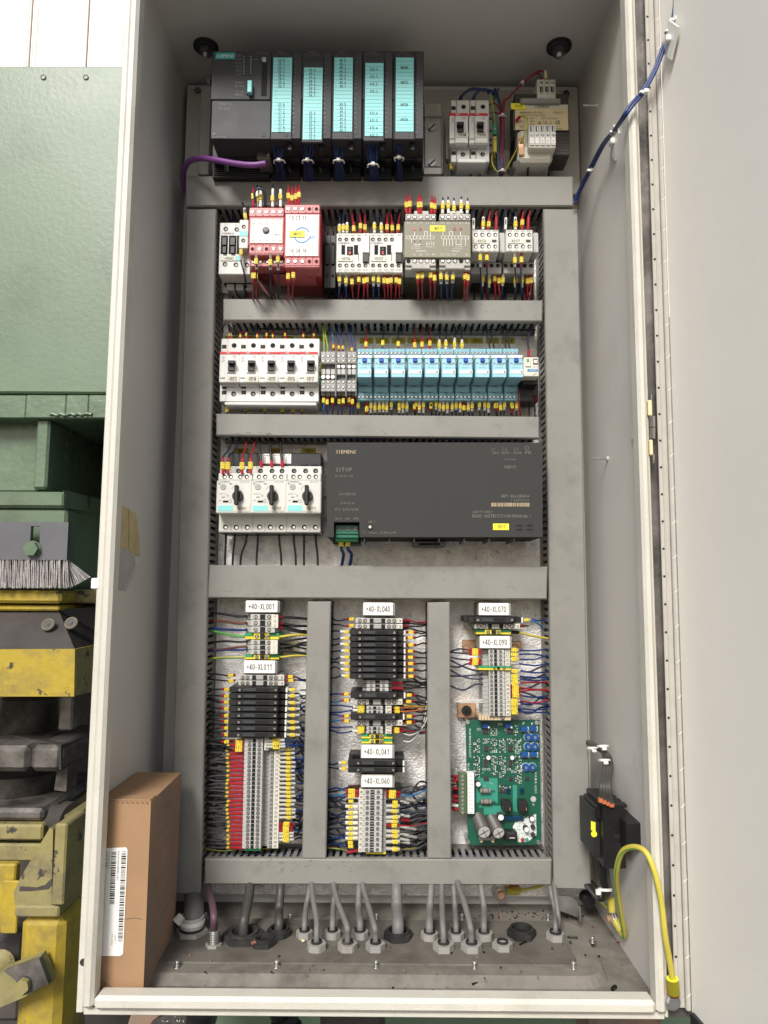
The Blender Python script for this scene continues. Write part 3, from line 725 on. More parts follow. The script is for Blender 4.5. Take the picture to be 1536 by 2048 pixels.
c = dk('wide top cable duct just under the row of black controller modules', (371, 351), (1147, 352), (1147, 412), (371, 412)); duct_wires(c, False, 34, 'blue and red wires lying inside the top cable duct')
c = dk('cable duct between the safety relays and the blue relay row', (446, 597), (1086, 600), (1085, 643), (446, 641)); duct_wires(c, False, 34, 'blue wires inside the duct above the blue relay row')
c = dk('cable duct between the blue relay row and the wide dark power supply', (432, 827), (1079, 833), (1079, 877), (432, 871)); duct_wires(c, False, 34, 'blue wires inside the duct above the dark power supply')
c = dk('cable duct below the dark power supply, above the white terminal labels', (418, 1130), (1096, 1133), (1094, 1199), (415, 1196)); duct_wires(c, False, 30, 'blue wires inside the duct below the dark power supply')
c = dk('lowest cable duct with black scuffs above the cable glands', (409, 1718), (1104, 1719), (1103, 1771), (408, 1769), sides=(1, 0)); duct_wires(c, False, 30, 'dark wires inside the lowest cable duct')
c = dk('tall left vertical cable duct beside the cardboard box', (373, 417), (433, 417), (401, 1788), (340, 1790), vert=True, sides=(0, 1)); duct_wires(c, True, 26, 'dark wires inside the tall left cable duct')
c = dk('tall right vertical cable duct beside the green circuit board', (1087, 417), (1156, 418), (1183, 1780), (1108, 1778), vert=True, sides=(1, 0)); duct_wires(c, True, 26, 'dark wires inside the tall right cable duct')
c = dk('short vertical cable duct between the left and middle terminal strips', (615, 1203), (662, 1203), (652, 1718), (604, 1718), vert=True); duct_wires(c, True, 20, 'dark wires inside the short duct left of the middle terminal strip')
c = dk('short vertical cable duct between the middle terminal strip and the green circuit board', (855, 1205), (900, 1204), (903, 1718), (855, 1718), vert=True); duct_wires(c, True, 20, 'dark wires inside the short duct right of the middle terminal strip')

rs = random.Random(21)
def scuffs(t, boxes, m='print_grey'):
    b = MB()
    for (x0, y0, x1, y1, n_, lx, ly) in boxes:
        for i in range(n_):
            x, y = rs.uniform(x0, x1), rs.uniform(y0, y1); P_ = [(x+lx*q+rs.uniform(-.5, .5), y+ly*q+rs.uniform(-.5, .5)) for q in (0, .33, .66, 1)]; w_ = rs.uniform(.15, .5)
            up_ = [at(a_, c_-w_, HD+.00015) for a_, c_ in P_]; dn = [at(a_+w_*.6, c_+w_, HD+.00015) for a_, c_ in P_]
            b.add(up_+dn, [(q, q+1, q+5, q+4) for q in range(3)], rs.choice(('duct_mark', 'duct_mark', 'print_dark')))
    b.link('scuff_marks', t, 'stuff')
mat('duct_mark', (.13, .125, .115), .6)
scuffs(DU[4], [(500, 1722, 620, 1750, 26, 5, -5), (430, 1762, 520, 1767, 10, 4, 1), (640, 1725, 720, 1745, 14, 5, -3), (800, 1730, 1080, 1760, 14, 7, 4)])
scuffs(DU[5], [(384, 930, 388, 1500, 30, 3, 3), (376, 1000, 400, 1700, 26, 2, 9), (345, 1700, 390, 1780, 14, 1, 7)])
scuffs(DU[2], [(440, 864, 560, 868, 10, 9, .5), (600, 840, 1060, 868, 12, 6, 3)]); scuffs(DU[0], [(690, 368, 900, 400, 12, 5, 2), (420, 356, 500, 366, 8, 8, 2)]); scuffs(DU[3], [(430, 1180, 560, 1190, 8, 8, .5), (600, 1140, 1070, 1185, 22, 6, 3)])
scuffs(DU[6], [(1095, 500, 1165, 1700, 40, 2, 8)]); scuffs(DU[7], [(612, 1250, 650, 1700, 12, 3, 4)]); scuffs(DU[8], [(862, 1250, 895, 1700, 14, 4, 3)]); scuffs(DU[1], [(470, 605, 1060, 635, 14, 6, 2)])

# ================================================================ ROW 1 : controller rack
def dev(name, label, cat, px, py, group=None): return thing(name, label, cat, at(px, py, 0), group)
RK = dev('mounting_rail', 'bare metal profile rail with screws carrying the black controller modules', 'rail', 640, 280)
b = MB(); b.B(411, 228, 887, 347, 0, .012, 'zinc_rail', .001); b.link('rail_back', RK)
b = MB(); b.B(848, 206, 884, 232, 0, .020, 'zinc_rail', .001); b.B(849, 232, 883, 334, 0, .016, 'zinc_rail', .001); b.B(847, 334, 884, 349, 0, .019, 'zinc_rail', .001); b.link('rail_profile', RK)
for px, py in ((864, 256), (864, 327)):
    b = MB(); p = at(px, py, .016); b.cyl(p, (0, -1, 0), .006, .003, 'steel', 20); b.add([p+Vector((x, -.0031, z)) for x, z in ((-.005, -.0035), (-.0035, -.005), (.005, .0035), (.0035, .005))], [(0, 1, 2, 3)], 'hole'); b.link('rail_screw', RK)
b = MB(); b.B(402, 172, 417, 349, 0, .03, 'mcb_grey', .001); tag(b.link('edge_strip', org=at(410, 349, 0)), 'grey upright strip left of the black controller', 'strip')
HS = .13
def s7body(x0, x1, hf, name='housing'):
    b = MB(); b.B(x0, 101, x1, 200, .02, hf, 's7', .0012); b.B(x0, 200.5, x1, 279, .02, hf, 's7', .0012)
    b.B(x0+1, 280, x1-1, 318, .02, hf-.040, 's7_dark', .001); b.B(x0+1.5, 318, x1-1.5, 356, .02, hf-.062, 's7_dark', .001)
    for q in range(8): b.B(x0+3, 320+q*4, x1-3, 322+q*4, hf-.062, hf-.060, 's7', 0)
    return b
CP = dev('controller_module', 'wide dark grey controller with key switch at the left end of the module rack', 'controller', 482, 345, 'black rack modules')
s7body(424, 541, HS).link('housing', CP)
b = MB(); b.B(424, 201, 540, 278, HS, HS+.002, 's7', .001); b.link('front_flap', CP)
b = MB(); b.B(431, 105, 470, 118, HS, HS+.0006, 'teal', 0); b.text('SIEMENS', 433, 108.5, 468, 115, HS+.0006, 'print_white'); b.link('name_plate', CP)
b = MB(); b.text('SIMATIC', 437, 205, 464, 211, HS+.002, 'print_grey'); b.text('S7-300', 437, 214, 460, 220, HS+.002, 'print_grey')
for i, s_ in enumerate(('SF', 'BATF', 'DC5V', 'FRCE', 'RUN', 'STOP')): b.text(s_, 472, 109+i*7.4, 483, 113.5+i*7.4, HS, 'print_grey')
b.text('BUSF', 504, 117, 515, 120.5, HS, 'print_grey'); b.text('CPU315-2DP', 514, 104, 538, 107.5, HS, 'print_grey')
for i, s_ in enumerate(('RUN-P', 'RUN')): b.text(s_, 471, 163+i*7, 487, 167.5+i*7, HS, 'print_grey')
for i, s_ in enumerate(('STOP', 'MRES')): b.text(s_, 471, 181+i*6, 487, 185.5+i*6, HS, 'print_grey')
b.text('315-2AG10-0AB0', 425, 272.5, 452, 276, HS+.002, 'print_grey'); b.B(524, 266, 531, 273, HS+.002, HS+.0024, 's7_col', 0); b.B(425, 265, 431, 271, HS+.002, HS+.0024, 's7_dark', 0)
b.link('lettering', CP)
b = MB(); b.B(524, 118, 533, 192, HS, HS+.0003, 'hole', 0); b.link('card_slot', CP)
b = MB(); p = at(528.5, 121, HS); b.cyl(p, (0, -1, 0), .0028, .003, 'steel', 14); b.link('slot_eject', CP)
for x in (486, 500):
    b = MB(); b.B(x, 110, x+3.5, 150, HS, HS+.0008, 's7_col', 0)
    for i in range(7): b.B(x+.4, 112+i*5.6, x+3, 115+i*5.6, HS+.0008, HS+.0012, 'print_grey', 0)
    b.link('status_lights', CP)
b = MB(); b.B(493, 161, 504, 188, HS, HS+.002, 's7_dark', .0005); b.B(495, 160, 503, 184, HS+.002, HS+.009, 'cyan', .0006); b.link('mode_key', CP)
b = MB(); b.B(514, 283, 541, 318, .06, HS-.030, 'mach_steel', .001); p = at(536, 309, HS-.030); b.cyl(p, (0, -1, 0), .002, .002, 'screw', 10); b.link('bus_plug', CP)
b = MB(); p = at(421, 163, HS-.01); b.cyl(p, (-1, 0, 0), .004, .004, 'steel', 12); b.link('side_screw', CP)
tx0 = [(['E0.%d' % i for i in range(8)], ['E1.%d' % i for i in range(8)]), (['E4.%d' % i for i in range(8)], ['E5.%d' % i for i in range(8)]),
       (['A8.%d' % i for i in range(8)], ['A9.%d' % i for i in range(8)]), (['A12.%d' % i for i in range(4)], ['A12.%d' % i for i in range(4, 8)]), (['AW320', 'AW322'], ['AW324', 'AW326'])]
mods = [(541, 602, 547, 581, 115, 264), (603, 663, 608, 643, 135, 279), (663, 724, 669, 704, 115, 263), (725, 786, 731, 766, 126, 272), (786, 848, 792, 827, 115, 263)]
names = ['with labels E0.0 to E1.7', 'with its front door hanging low, labels E4.0 to E5.7', 'with labels A8.0 to A9.7', 'with labels A12.0 to A12.7', 'at the right end with labels AW320 to AW326']
for k, (x0, x1, s0, s1, t0, t1) in enumerate(mods):
    m = dev('input_module', 'narrow black rack module '+names[k], 'module', (x0+x1)/2, 345, 'black rack modules')
    s7body(x0+.4, x1-.4, HS-.002).link('housing', m)
    off = (t0-115)
    b = MB(); b.B(x0+3, 112+off*.6, s1+2.5, 279+off*.3, HS-.002, HS+.0015, 's7', .001); b.link('front_door', m)
    b = MB(); b.B(s0, t0, s1, t1, HS+.0015, HS+.0022, 'cyan', 0)
    rows = 20; hh = (t1-t0)/rows
    for i in range(1, rows): b.B(s0+.5, t0+i*hh-.25, s1-.5, t0+i*hh+.25, HS+.0022, HS+.0024, 'print_grey', 0)
    b.link('label_strip', m)
    b = MB(); A, Bt = tx0[k]
    if len(A) == 8: pa = [.2+i for i in range(8)]; pb = [12.1+i for i in range(8)]
    elif len(A) == 4: pa = [1.2+2*i for i in range(4)]; pb = [13.2+2*i for i in range(4)]
    else: pa = [2.2, 6.2]; pb = [12.2, 16.2]
    for s_, r_ in zip(A+Bt, pa+pb):
        wd = 12 if len(s_) == 4 else 15
        b.text(s_, (s0+s1)/2-wd/2-1, t0+r_*hh+1.2, (s0+s1)/2+wd/2-1, t0+(r_+1)*hh-1.2, HS+.0024, 'print')
    for i in range(8): b.text(str(i % 8), x1-13, 122+i*7.4, x1-11, 125.5+i*7.4, HS, 'print_grey'); b.text(str(i % 8), x1-13, 209+i*7.4, x1-11, 212.5+i*7.4, HS, 'print_grey')
    b.text('SM321', s0+8, 103.5, s1-8, 106, HS-.002, 'print_grey'); b.text('DI 16xDC24V', s0+3, 108, s1-3, 110.5, HS-.002, 'print_grey')
    b.B(s0+22, 267, s0+28, 273, HS+.0015, HS+.0018, 's7_col', 0)
    b.link('lettering', m)
    b = MB(); b.B(s1+4, 104, x1-1.5, 277, HS-.002, HS-.0005, 's7_col', .0005); b.link('status_column', m)
    b = MB()
    for i in range(16): b.B(s1+4.5, 118+i*9.6, s1+7, 124+i*9.6, HS-.0005, HS, 's7_dark', 0)
    b.link('lamp_column', m)
    b = MB()
    for i in range(6): b.B(s1+6, 286+i*6, x1-3, 289+i*6, HS-.042, HS-.038, 's7_col', 0)
    b.B(s1-6, 283, s1+3, 300, HS-.02, HS-.008, 's7_dark', .001)
    p = at(s1-2, 343, .07); b.cyl(p, (0, -1, 0), .0025, .012, 'black', 10)
    b.link('vent_ribs', m)
# blue wire bundles below the modules
ties = [(558, 322), (615, 322), (677, 322), (746, 330), (798, 317)]
tops = [(544, 566), (604, 630), (666, 690), (729, 757), (790, 808)]
for k in range(5):
    (tx, ty), (a0, a1) = ties[k], tops[k]
    n_ = [11, 12, 10, 12, 5][k]
    for i in range(n_):
        u = (i+.5)/n_; u2 = random.uniform(-.5, .5); wd = 15 if k < 4 else 8
        wire([(a0+(a1-a0)*u, 278, .118), (a0+(a1-a0)*u+(tx-(a0+a1)/2)*.3, 296, .112+random.uniform(-.004, .003)), (tx+(u-.5)*wd, ty, .10+random.uniform(-.005, .003)), (tx+(u-.5)*wd*1.3+3, 352, .07), (tx+(u-.5)*wd+3, 372, .045)],
             random.choice(['w_blue', 'w_blue', 'w_dark']), None, False, .0009, 'blue wire in the tied bundle below the %s narrow rack module from the left' % nth(k), 'blue wires tied below the %s rack module' % nth(k), name='wire')
    b = MB(); c = at(tx, ty, .106); b.tube([c+Vector((-.0075 if k < 4 else -.005, .006, .0006)), c+Vector((-.006, -.001, 0)), c+Vector((0, -.0028, -.0004)), c+Vector((.006, -.001, .0002)), c+Vector((.0075 if k < 4 else .005, .006, .0006))], .0011, 'tie', 6)
    b.box(c.x-.0025, c.x+.0025, c.y-.005, c.y-.001, c.z-.0022, c.z+.0022, 'tie', .0006)
    tag(b.link('cable_tie', org=c), 'white cable tie round the blue bundle below the %s narrow rack module' % nth(k), 'cable tie')
wire([(450, 279, .09), (452, 300, .088), (455, 330, .08), (455, 365, .04)], 'w_yellow', None, False, .0011, 'yellow-green wire hanging below the wide controller')
wire([(445, 279, .09), (446, 300, .088), (450, 330, .08), (452, 365, .04)], 'w_lblue', None, False, .0011, 'light blue wire hanging below the wide controller, left of the yellow-green one')
b = MB(); b.tube([at(532, 327, .125), at(505, 330, .125), at(470, 327, .12), (at(425, 319, .11)), at(398, 317, .09), at(376, 325, .075), at(367, 350, .05), at(372, 385, .03)], .0039, 'purple', 12, None, 8)
tag(b.link('bus_cable', org=at(532, 327, .125)), 'thick purple bus cable curving left out of the controller', 'cable')

# ---------------------------------------------------------------- miniature circuit breakers
def mcb_proto(x0, x1, yt, yb, label, group, two=False):
    "x0..x1 breaker width, yt top, yb bottom, measured at the rear step"
    W = x1-x0; H = yb-yt; k = H/125.
    t = dev('circuit_breaker', label, 'circuit breaker', (x0+x1)/2, yb, group)
    h0, h1 = .054, .068
    b = MB(); sp = x0+W*.30
    b.B(x0+.3, yt, sp-.3, yb, .008, h0, 'mcb', .0008); b.B(sp, yt, x1-.3, yb, .008, h0, 'mcb', .0008); b.link('housing', t)
    f0, f1 = yt+26*k, yt+87*k; ox = -3.2
    b = MB(); b.B(x0+.4+ox, f0+5*k, sp-.4+ox, f1, h0, h1, 'mcb', .0008); b.B(sp+ox, f0+5*k, x1-.4+ox, f1, h0, h1, 'mcb', .0008)
    b.B(sp+ox+3, f1-11*k, x1-1+ox, f1-1*k, h1, h1+.0008, 'mcb', .0004); b.B(x0+1.2+ox, f1-11*k, sp-1+ox, f1-8*k, h1, h1+.001, 'mcb_grey', .0003)
    b.B(x0+ox+1, f1, x1+ox-1, f1+6*k, h0, h1-.005, 'mcb_grey', .001); b.link('front_block', t)
    b = MB(); b.B(x0+ox+.4, f0, x1+ox-.4, f0+5*k, h0, h1+.0004, 'red_stripe', .0003); b.text('ABB', sp+ox+2, f0+.7, sp+ox+9.5, f0+4.2*k, h1+.0004, 'print_white'); b.link('red_band', t)
    b = MB(); cx = sp+(x1-sp)*.42+ox; b.B(cx-8.5, f0+14*k, cx+8.5, f0+42*k, h1, h1+.0022, 'mcb', .001); b.link('lever_guard', t)
    b = MB(); b.B(cx-6.5, f0+17*k, cx+6.5, f0+38*k, h1+.0022, h1+.005, 'black2', .0006); b.B(cx-7, f0+17*k, cx+7, f0+24*k, h1+.0022, h1+.011, 'black', .0012); b.link('toggle', t)
    b = MB(); r = 5.2*k
    cxh = (sp+x1)/2+.5; b.socket(cxh, yt+14*k, h0, r, 'mcb'); b.socket(cxh-1, yb-15*k, h0, r, 'mcb', core='mach_steel')
    for yy in (yt+16*k, yb-29*k, yb-18*k):
        b.B(x0+1.5, yy-3.6*k, sp-1.5, yy+3.6*k, h0, h0+.0004, 'hole', 0); b.cyl(at(x0+5.5, yy, h0+.0004), (0, -1, 0), .0016, .0005, 'black2', 10)
    b.link('terminal_openings', t)
    b = MB(); b.text('S281', sp+ox+14, f0+7.5*k, sp+ox+22, f0+10*k, h1); b.text('K2A', sp+ox+15, f0+11*k, sp+ox+22, f0+13.2*k, h1)
    q = at(x0+ox+7, f0+14*k, h1); b.tube([q+Vector((-.002, -.0003, .003)), q+Vector((.002, -.0003, .002)), q+Vector((-.001, -.0003, 0)), q+Vector((.002, -.0003, -.003)), q+Vector((-.002, -.0003, -.004))], .0002, 'print', 3, None, 2)
    b.link('lettering', t)
    return t, (sp+ox, f0, f1, h1)
def mcb_label(t, s_, sp, y0, y1, x1):
    b = MB(); b.B(sp+.5, y0, x1, y1, .068, .0695, 'cream_white', .0003); b.text(s_, sp+4, y0+3, x1-4.5, y1-2.5, .0695, 'print'); b.link('name_tag', t)
G = 'white circuit breakers with red band in the lower row'
t0_, inf = mcb_proto(442.5, 481.5, 677, 803, 'white circuit breaker tagged -F0113, leftmost of five', G)
brk = [t0_]
nm = ['-F0113', '-F0114', '-F0115', '-F0116', '-F0117']
d1 = at(481.2, 700, .054)-at(442.5, 700, .054)
for i in range(1, 5): brk.append(copytree(t0_, d1*i, 'white circuit breaker tagged %s in the row of five' % nm[i]))
for i, t in enumerate(brk): o = 38.7*i; mcb_label(t, nm[i], 453+o, 751, 764, 481+o-3)
b = MB(); b.B(449, 804, 633, 811, .03, .064, 'mcb', .001); tag(b.link('bridging_bar', org=at(540, 811, .03)), 'long white bar under the five circuit breakers', 'busbar')
G = 'white circuit breakers in the top row'
t1_, inf = mcb_proto(901.5, 940, 200, 324, 'white circuit breaker tagged -F0104 beside the rail, left of a pair', G)
t2_ = copytree(t1_, at(979, 260, .054)-at(940, 260, .054), 'white circuit breaker tagged -F0105, right of the pair near the transformer')
mcb_label(t1_, '-F0104', 911.5, 262, 275, 937); mcb_label(t2_, '-F0105', 950.5, 262, 275, 976)
b = MB(); b.B(916, 317, 973, 325, .03, .066, 'mcb', .001); tag(b.link('bridging_bar', org=at(945, 325, .03)), 'short white bar under the pair of top circuit breakers', 'busbar')
# terminals beside the pair
t = dev('terminal_pair', 'grey and yellow-green terminals right of the top circuit breakers', 'terminals', 986, 310)
b = MB(); b.B(977, 226, 986, 305, .006, .05, 'term_dark', .0006); b.link('terminal_block', t)
for y in (238, 262, 280, 291):
    b = MB(); b.scr(981, y, .05, 3, 'hole', None); b.link('opening', t)
b = MB(); b.B(986, 245, 994, 268, .006, .05, 'term_green', .0006); b.B(986, 272, 994, 303, .006, .048, 'term_yellow', .0006); b.scr(990, 258, .05, 3); b.scr(990, 277, .048, 3); b.link('terminal_block', t)
b = MB(); b.B(891, 245, 897, 318, .0, .01, 'zinc_rail', .0005); b.B(994, 300, 1092, 340, 0, .008, 'zinc_rail', .0005); tag(b.link('din_rail', org=at(990, 300, 0)), 'narrow zinc rail behind the top circuit breakers and transformer', 'rail')

# ---------------------------------------------------------------- transformer
t = dev('transformer', 'control transformer with cream rating plate tagged -T0101 at top right', 'transformer', 1080, 345)
b = MB(); b.B(1029, 187, 1140, 310, .022, .062, 'mach_dark', .001); b.link('core', t)
b = MB()
for i in range(8): b.B(1029, 264+i*5.4, 1139, 265+i*5.4, .022, .0624, 'chip', 0)
b.link('laminations', t)
b = MB(); b.B(1041, 195, 1122, 205, .02, .072, 'gland_grey', .0015); b.link('coil_flange', t); b = MB(); b.B(1036, 258, 1106, 322, .015, .070, 'cream_white', .004); b.link('coil_former', t); b = MB(); b.B(1027, 318, 1102, 334, .01, .05, 'gland_grey', .003); b.link('coil_flange', t)
b = MB()
for i in range(6): b.tube([at(1037+i*1.6, 275, .071), at(1038+i*1.6, 290, .0735), at(1039+i*1.6, 312, .071)], .0012, 'copper_plate', 6)
b.link('winding', t)
b = MB(); b.B(1026, 206, 1139, 261, .062, .064, 'mach_steel', .0005); b.B(1030, 209, 1137, 260, .064, .0655, 'cream', .0004); b.B(1050, 209, 1136, 217, .0655, .0658, 'cream_white', 0)
b.link('rating_plate', t)
b = MB(); hh = .066
for s_, r in (('SIEMENS', (1070, 211, 1098, 216)), ('4AM3441-5AT10-0C', (1039, 223, 1086, 227)), ('SIDAC-T', (1107, 223, 1127, 227)), ('100VA 50-60Hz T40/B', (1044, 229, 1090, 232)), ('4  400V', (1054, 235, 1068, 238)),
             ('SEC 21.22 230V', (1083, 235, 1115, 238)), ('380V', (1060, 241, 1069, 244)), ('1  360V', (1054, 247, 1068, 250)), ('UL', (1087, 242, 1095, 248)), ('C', (1099, 243, 1103, 248)), ('CE', (1110, 241, 1120, 248)), ('10887', (1112, 256, 1126, 258.5)), ('PRI', (1040, 252, 1048, 255))):
    b.text(s_, *r, hh)
q = at(1079, 248, hh+.0004); b.add([q+Vector((-.0028, 0, 0)), q+Vector((.0028, 0, 0)), q+Vector((0, 0, .0046)), q+Vector((-.0018, 0, .0006)), q+Vector((.0018, 0, .0006)), q+Vector((0, 0, .0034))], [(0, 1, 4, 3), (1, 2, 5, 4), (2, 0, 3, 5)], 'print')
b.link('lettering', t)
b = MB(); b.B(1022, 206, 1051, 218, .0655, .067, 'yellow_label', .0003); b.text('-T0101', 1027, 209.5, 1046, 215, .067); b.link('yellow_label', t)
b = MB(); b.B(1074, 158, 1112, 200, .02, .068, 'cream_white', .001)
for i in range(3):
    x = 1079+i*11; b.B(x, 159, x+8, 186, .068, .070, 'white', .0004); b.scr(x+4, 165.5, .070, 2.8); b.B(x+.8, 173, x+7, 184, .070, .0702, 'hole', 0); b.B(x+3.5, 174, x+6, 183, .0702, .0705, 'steel', 0)
b.link('upper_terminals', t)
b = MB(); b.B(1057, 250, 1112, 296, .03, .082, 'cream_white', .001)
for i in range(5):
    x = 1059+i*10.8; b.B(x, 250, x+9.6, 290, .082, .084, 'white', .0004); b.B(x+1.5, 252, x+7.5, 263, .084, .0842, 'hole', 0); b.B(x+4, 253, x+6.5, 262, .0842, .0845, 'steel', 0); b.scr(x+4.8, 270, .084, 3.2)
    b.B(x+.5, 276, x+9, 287, .084, .0846, 'paper', .0002)
    if '1 234'[i] != ' ': b.text('1 234'[i], x+3.6, 279, x+5.6, 284, .0847)
b.link('lower_terminals', t)
for i, x in enumerate((1060, 1102)): wire([(x, 292, .07), (x-1, 310, .066), (x-4, 340, .05), (x-5, 362, .03)], 'w_dark', None, False, .0015, '%s black lead leaving the bottom of the transformer' % ('left', 'right')[i])
b = MB(); b.tube([at(1031, 243, .068), at(1040, 233, .072)], .0022, 'sleeve_red', 8, None, 1); b.link('push_connector', t)
wire([(1040, 232, .072), (1050, 234, .08), (1054, 245, .085), (1046, 275, .08), (1028, 310, .06), (1010, 344, .04)], 'w_yellow', None, False, .0013, 'yellow-green earth wire looping over the transformer plate')
wire([(985, 300, .045), (984, 325, .045), (993, 342, .045), (1004, 345, .04)], 'w_yellow', None, False, .0011, 'yellow-green wire under the terminals right of the top breakers')
wire([(990, 245, .05), (984, 205, .055), (980, 190, .055), (984, 183, .05), (988, 190, .045), (986, 250, .03)], 'w_yellow', None, False, .0012, 'yellow-green wire arching above the terminals right of the top breakers')
for i in range(7):
    s_ = (918, 922, 944, 947, 975, 985, 988)[i]; yy = (200, 200, 200, 200, 186, 190, 200)[i]
    wire([(s_, yy, .05), (s_+6, 190-i, .055), (s_+28-i*3, 178+random.uniform(-2, 2), .055), (986+i*1.5, 186, .05), (1001+random.uniform(-2, 4), 212, .05), (1003+random.uniform(-3, 4), 232, .045), (1004+random.uniform(-4, 4), 290, .045), (1003+random.uniform(-4, 3), 342, .045), (1003, 368, .03)],
         'w_blue' if i % 3 else 'w_dark', None, False, .0013, 'dark blue wire arching from the top breakers into the tied bundle', 'blue wires arching off the top circuit breakers')
wire([(1094, 160, .068), (1090, 146, .066), (1078, 142, .06), (1058, 155, .055), (1020, 192, .05), (1008, 215, .05), (1006, 350, .045)], 'w_red', None, False, .0012, 'red wire arching up to the right terminal above the transformer')
wire([(1083, 158, .066), (1074, 146, .06), (1050, 163, .055), (1012, 200, .05), (1006, 216, .05), (1003, 350, .045)], 'w_red', None, False, .0012, 'red wire arching up to the left terminal above the transformer')
for i, (y0, y1) in enumerate(((207, 214), (225, 222))): wire([(975, y0+4, .045), (990, y0, .048), (1002, y1+12, .05), (1004, 262, .045), (1006, 350, .04)], 'w_red', None, False, .0012, '%s red wire joining the tied bundle right of the top breakers' % ('upper', 'lower')[i])
b = MB(); b.tube([at(1091, 143, .066), at(1092, 156, .07)], .0024, 'cream', 8, None, 1); tag(b.link('wire_marker', org=at(1091, 150, .066)), 'pale marker where the red wires enter the top transformer terminals', 'marker')
def tie(px, py, h, wd, label, ang=0.):
    c = at(px, py, h); b = MB(); d = Vector((math.cos(ang), 0, math.sin(ang))); k = pxm(h)*wd/2
    b.tube([c-d*k+Vector((0, .004, 0)), c-d*k*.8+Vector((0, -.001, 0)), c+Vector((0, -.003, 0)), c+d*k*.8+Vector((0, -.001, 0)), c+d*k+Vector((0, .004, 0))], .0011, 'tie', 6)
    b.box(c.x-.002, c.x+.002, c.y-.0055, c.y-.001, c.z-.002, c.z+.002, 'tie', .0005)
    return tag(b.link('cable_tie', org=c), label, 'cable tie')
tie(1004, 233, .050, 17, 'upper white cable tie on the blue bundle beside the transformer'); tie(1004, 343, .048, 17, 'lower white cable tie on the blue bundle beside the transformer'); tie(1044, 168, .055, 9, 'white cable tie on the red pair above the transformer', -.8)
for i, x in enumerate((902, 940, 958)): wire([(x, 325, .045), (x+1, 337, .043), (x+2, 352, .035), (x+2, 375, .03)], 'w_dark', 'old_label', True, .0011, '%s marked wire below the top circuit breakers, from the left' % nth(i), mk_s='0104', mpos=.75, ms=.9)

# ================================================================ ROW 2
def holes(b, pts, h, r, rim='mcb', core=None):
    for x, y in pts: b.socket(x, y, h, r, rim, 12, core=core)
# contactor at far left
t = dev('contactor', 'white contactor tagged -K0063 at the left end of the relay row', 'contactor', 465, 590)
b = MB(); b.B(440, 445, 500, 549, .045, .078, 'contactor', .001); b.B(448, 549, 505, 570, .005, .05, 'black2', .001); b.link('housing', t)
b = MB()
for x0, x1 in ((442, 455), (458, 472), (474, 480)): b.B(x0, 471, x1, 508, .078, .0783, 'hole', 0); b.B(x0+2, 474, x1-2, 490, .0783, .080, 'black2', .0005); b.B(x0+3, 492, x1-3, 506, .0783, .0815, 'black2', .0005)
b.link('armature_window', t)
b = MB(); holes(b, ((451.5, 458), (473.5, 459), (450, 528.5), (472, 529.5), (494, 530)), .078, 5, 'contactor', 'mach_steel'); b.link('terminal_openings', t)
b = MB(); b.B(441, 511.5, 472, 521.5, .078, .0792, 'cream_white', .0003); b.text('-K0063', 448, 514, 467, 519, .0792); b.B(472.5, 511, 480, 521.5, .078, .079, 'cyan', .0003); b.link('name_tag', t)
b = MB(); b.text('SIEMENS', 443, 465, 468, 468.5, .078); b.text('1 L1', 448, 448, 455, 451, .078, 'print_dark'); b.text('3 L2', 470, 448, 477, 451, .078, 'print_dark'); b.link('lettering', t)
b = MB()
for x in (453, 472, 492): b.B(x, 552, x+15, 580, .02, .05, 'mcb_grey', .001); b.scr(x+7, 562, .05, 5)
b.link('lower_terminals', t)
t = dev('suppressor_module', 'narrow white module with teal band plugged onto the far left contactor', 'module', 488, 498)
b = MB(); b.B(479, 439, 496, 497, .078, .092, 'contactor', .001); b.link('housing', t); b = MB(); b.B(479, 462, 496, 472, .092, .0925, 'cyan', 0); b.link('teal_band', t)
b = MB(); holes(b, ((487.5, 453.5), (486.5, 481)), .092, 4.4, 'contactor', 'mach_steel'); b.link('terminal_openings', t)

# red safety relays
HR = .112
def red_relay(x0, x1, yt, lab0, lab1, yb, yb2, nscr, label, upper, lower, tiers):
    t = dev('safety_relay', label, 'relay', (x0+x1)/2, 590, 'red safety relays')
    b = MB(); b.B(x0+2, yt+4, x1-1, yb+2, .006, HR-.012, 'red_relay', .001); b.link('housing', t)
    b = MB(); b.B(x0, yt+18, x1, yb-20, HR-.014, HR-.001, 'red_relay', .001); b.link('front_frame', t)
    b = MB(); b.B(x0, yt, x1, yt+19, HR-.03, HR-.002, 'red_clear', .0015); p = (x1-x0)/nscr
    for i in range(nscr):
        x = x0+p*(i+.5); b.B(x-p*.42, yt+4, x+p*.42, yt+18, HR-.002, HR-.0012, 'red_clear', .0003); b.scr(x, yt+10, HR-.0012, 4.6, 'hole' if upper[i] else 'red_relay', 'screw' if upper[i] else 'hole')
    b.link('upper_terminals', t)
    b = MB(); b.B(x0, yb-22, x1, yb, HR-.03, HR-.002, 'red_clear', .0015)
    for i in range(nscr):
        x = x0+p*(i+.5); b.B(x-p*.42, yb-21, x+p*.42, yb-5, HR-.002, HR-.0012, 'red_clear', .0003); b.scr(x, yb-13, HR-.0012, 4.6, 'hole' if lower[i] else 'red_relay', 'screw' if lower[i] else 'hole')
    b.link('lower_terminals', t)
    b = MB(); b.B(x0+3.5, lab0, x1-3.5, lab1, HR-.001, HR, 'paper', .0002); b.link('front_label', t)
    return t
ta = red_relay(498, 568, 414, 437, 486, 511, 535, 5, 'pink-red safety relay with green knob, left of the pair', (1, 1, 1, 1, 1), (0, 1, 0, 1, 1), 2)
b = MB()
for i, s_ in enumerate(('A1', 'S11', 'S21', '13', '23')): b.text(s_, 504+i*13.2, 438.5, 510+i*13.2, 442, HR, 'print_dark')
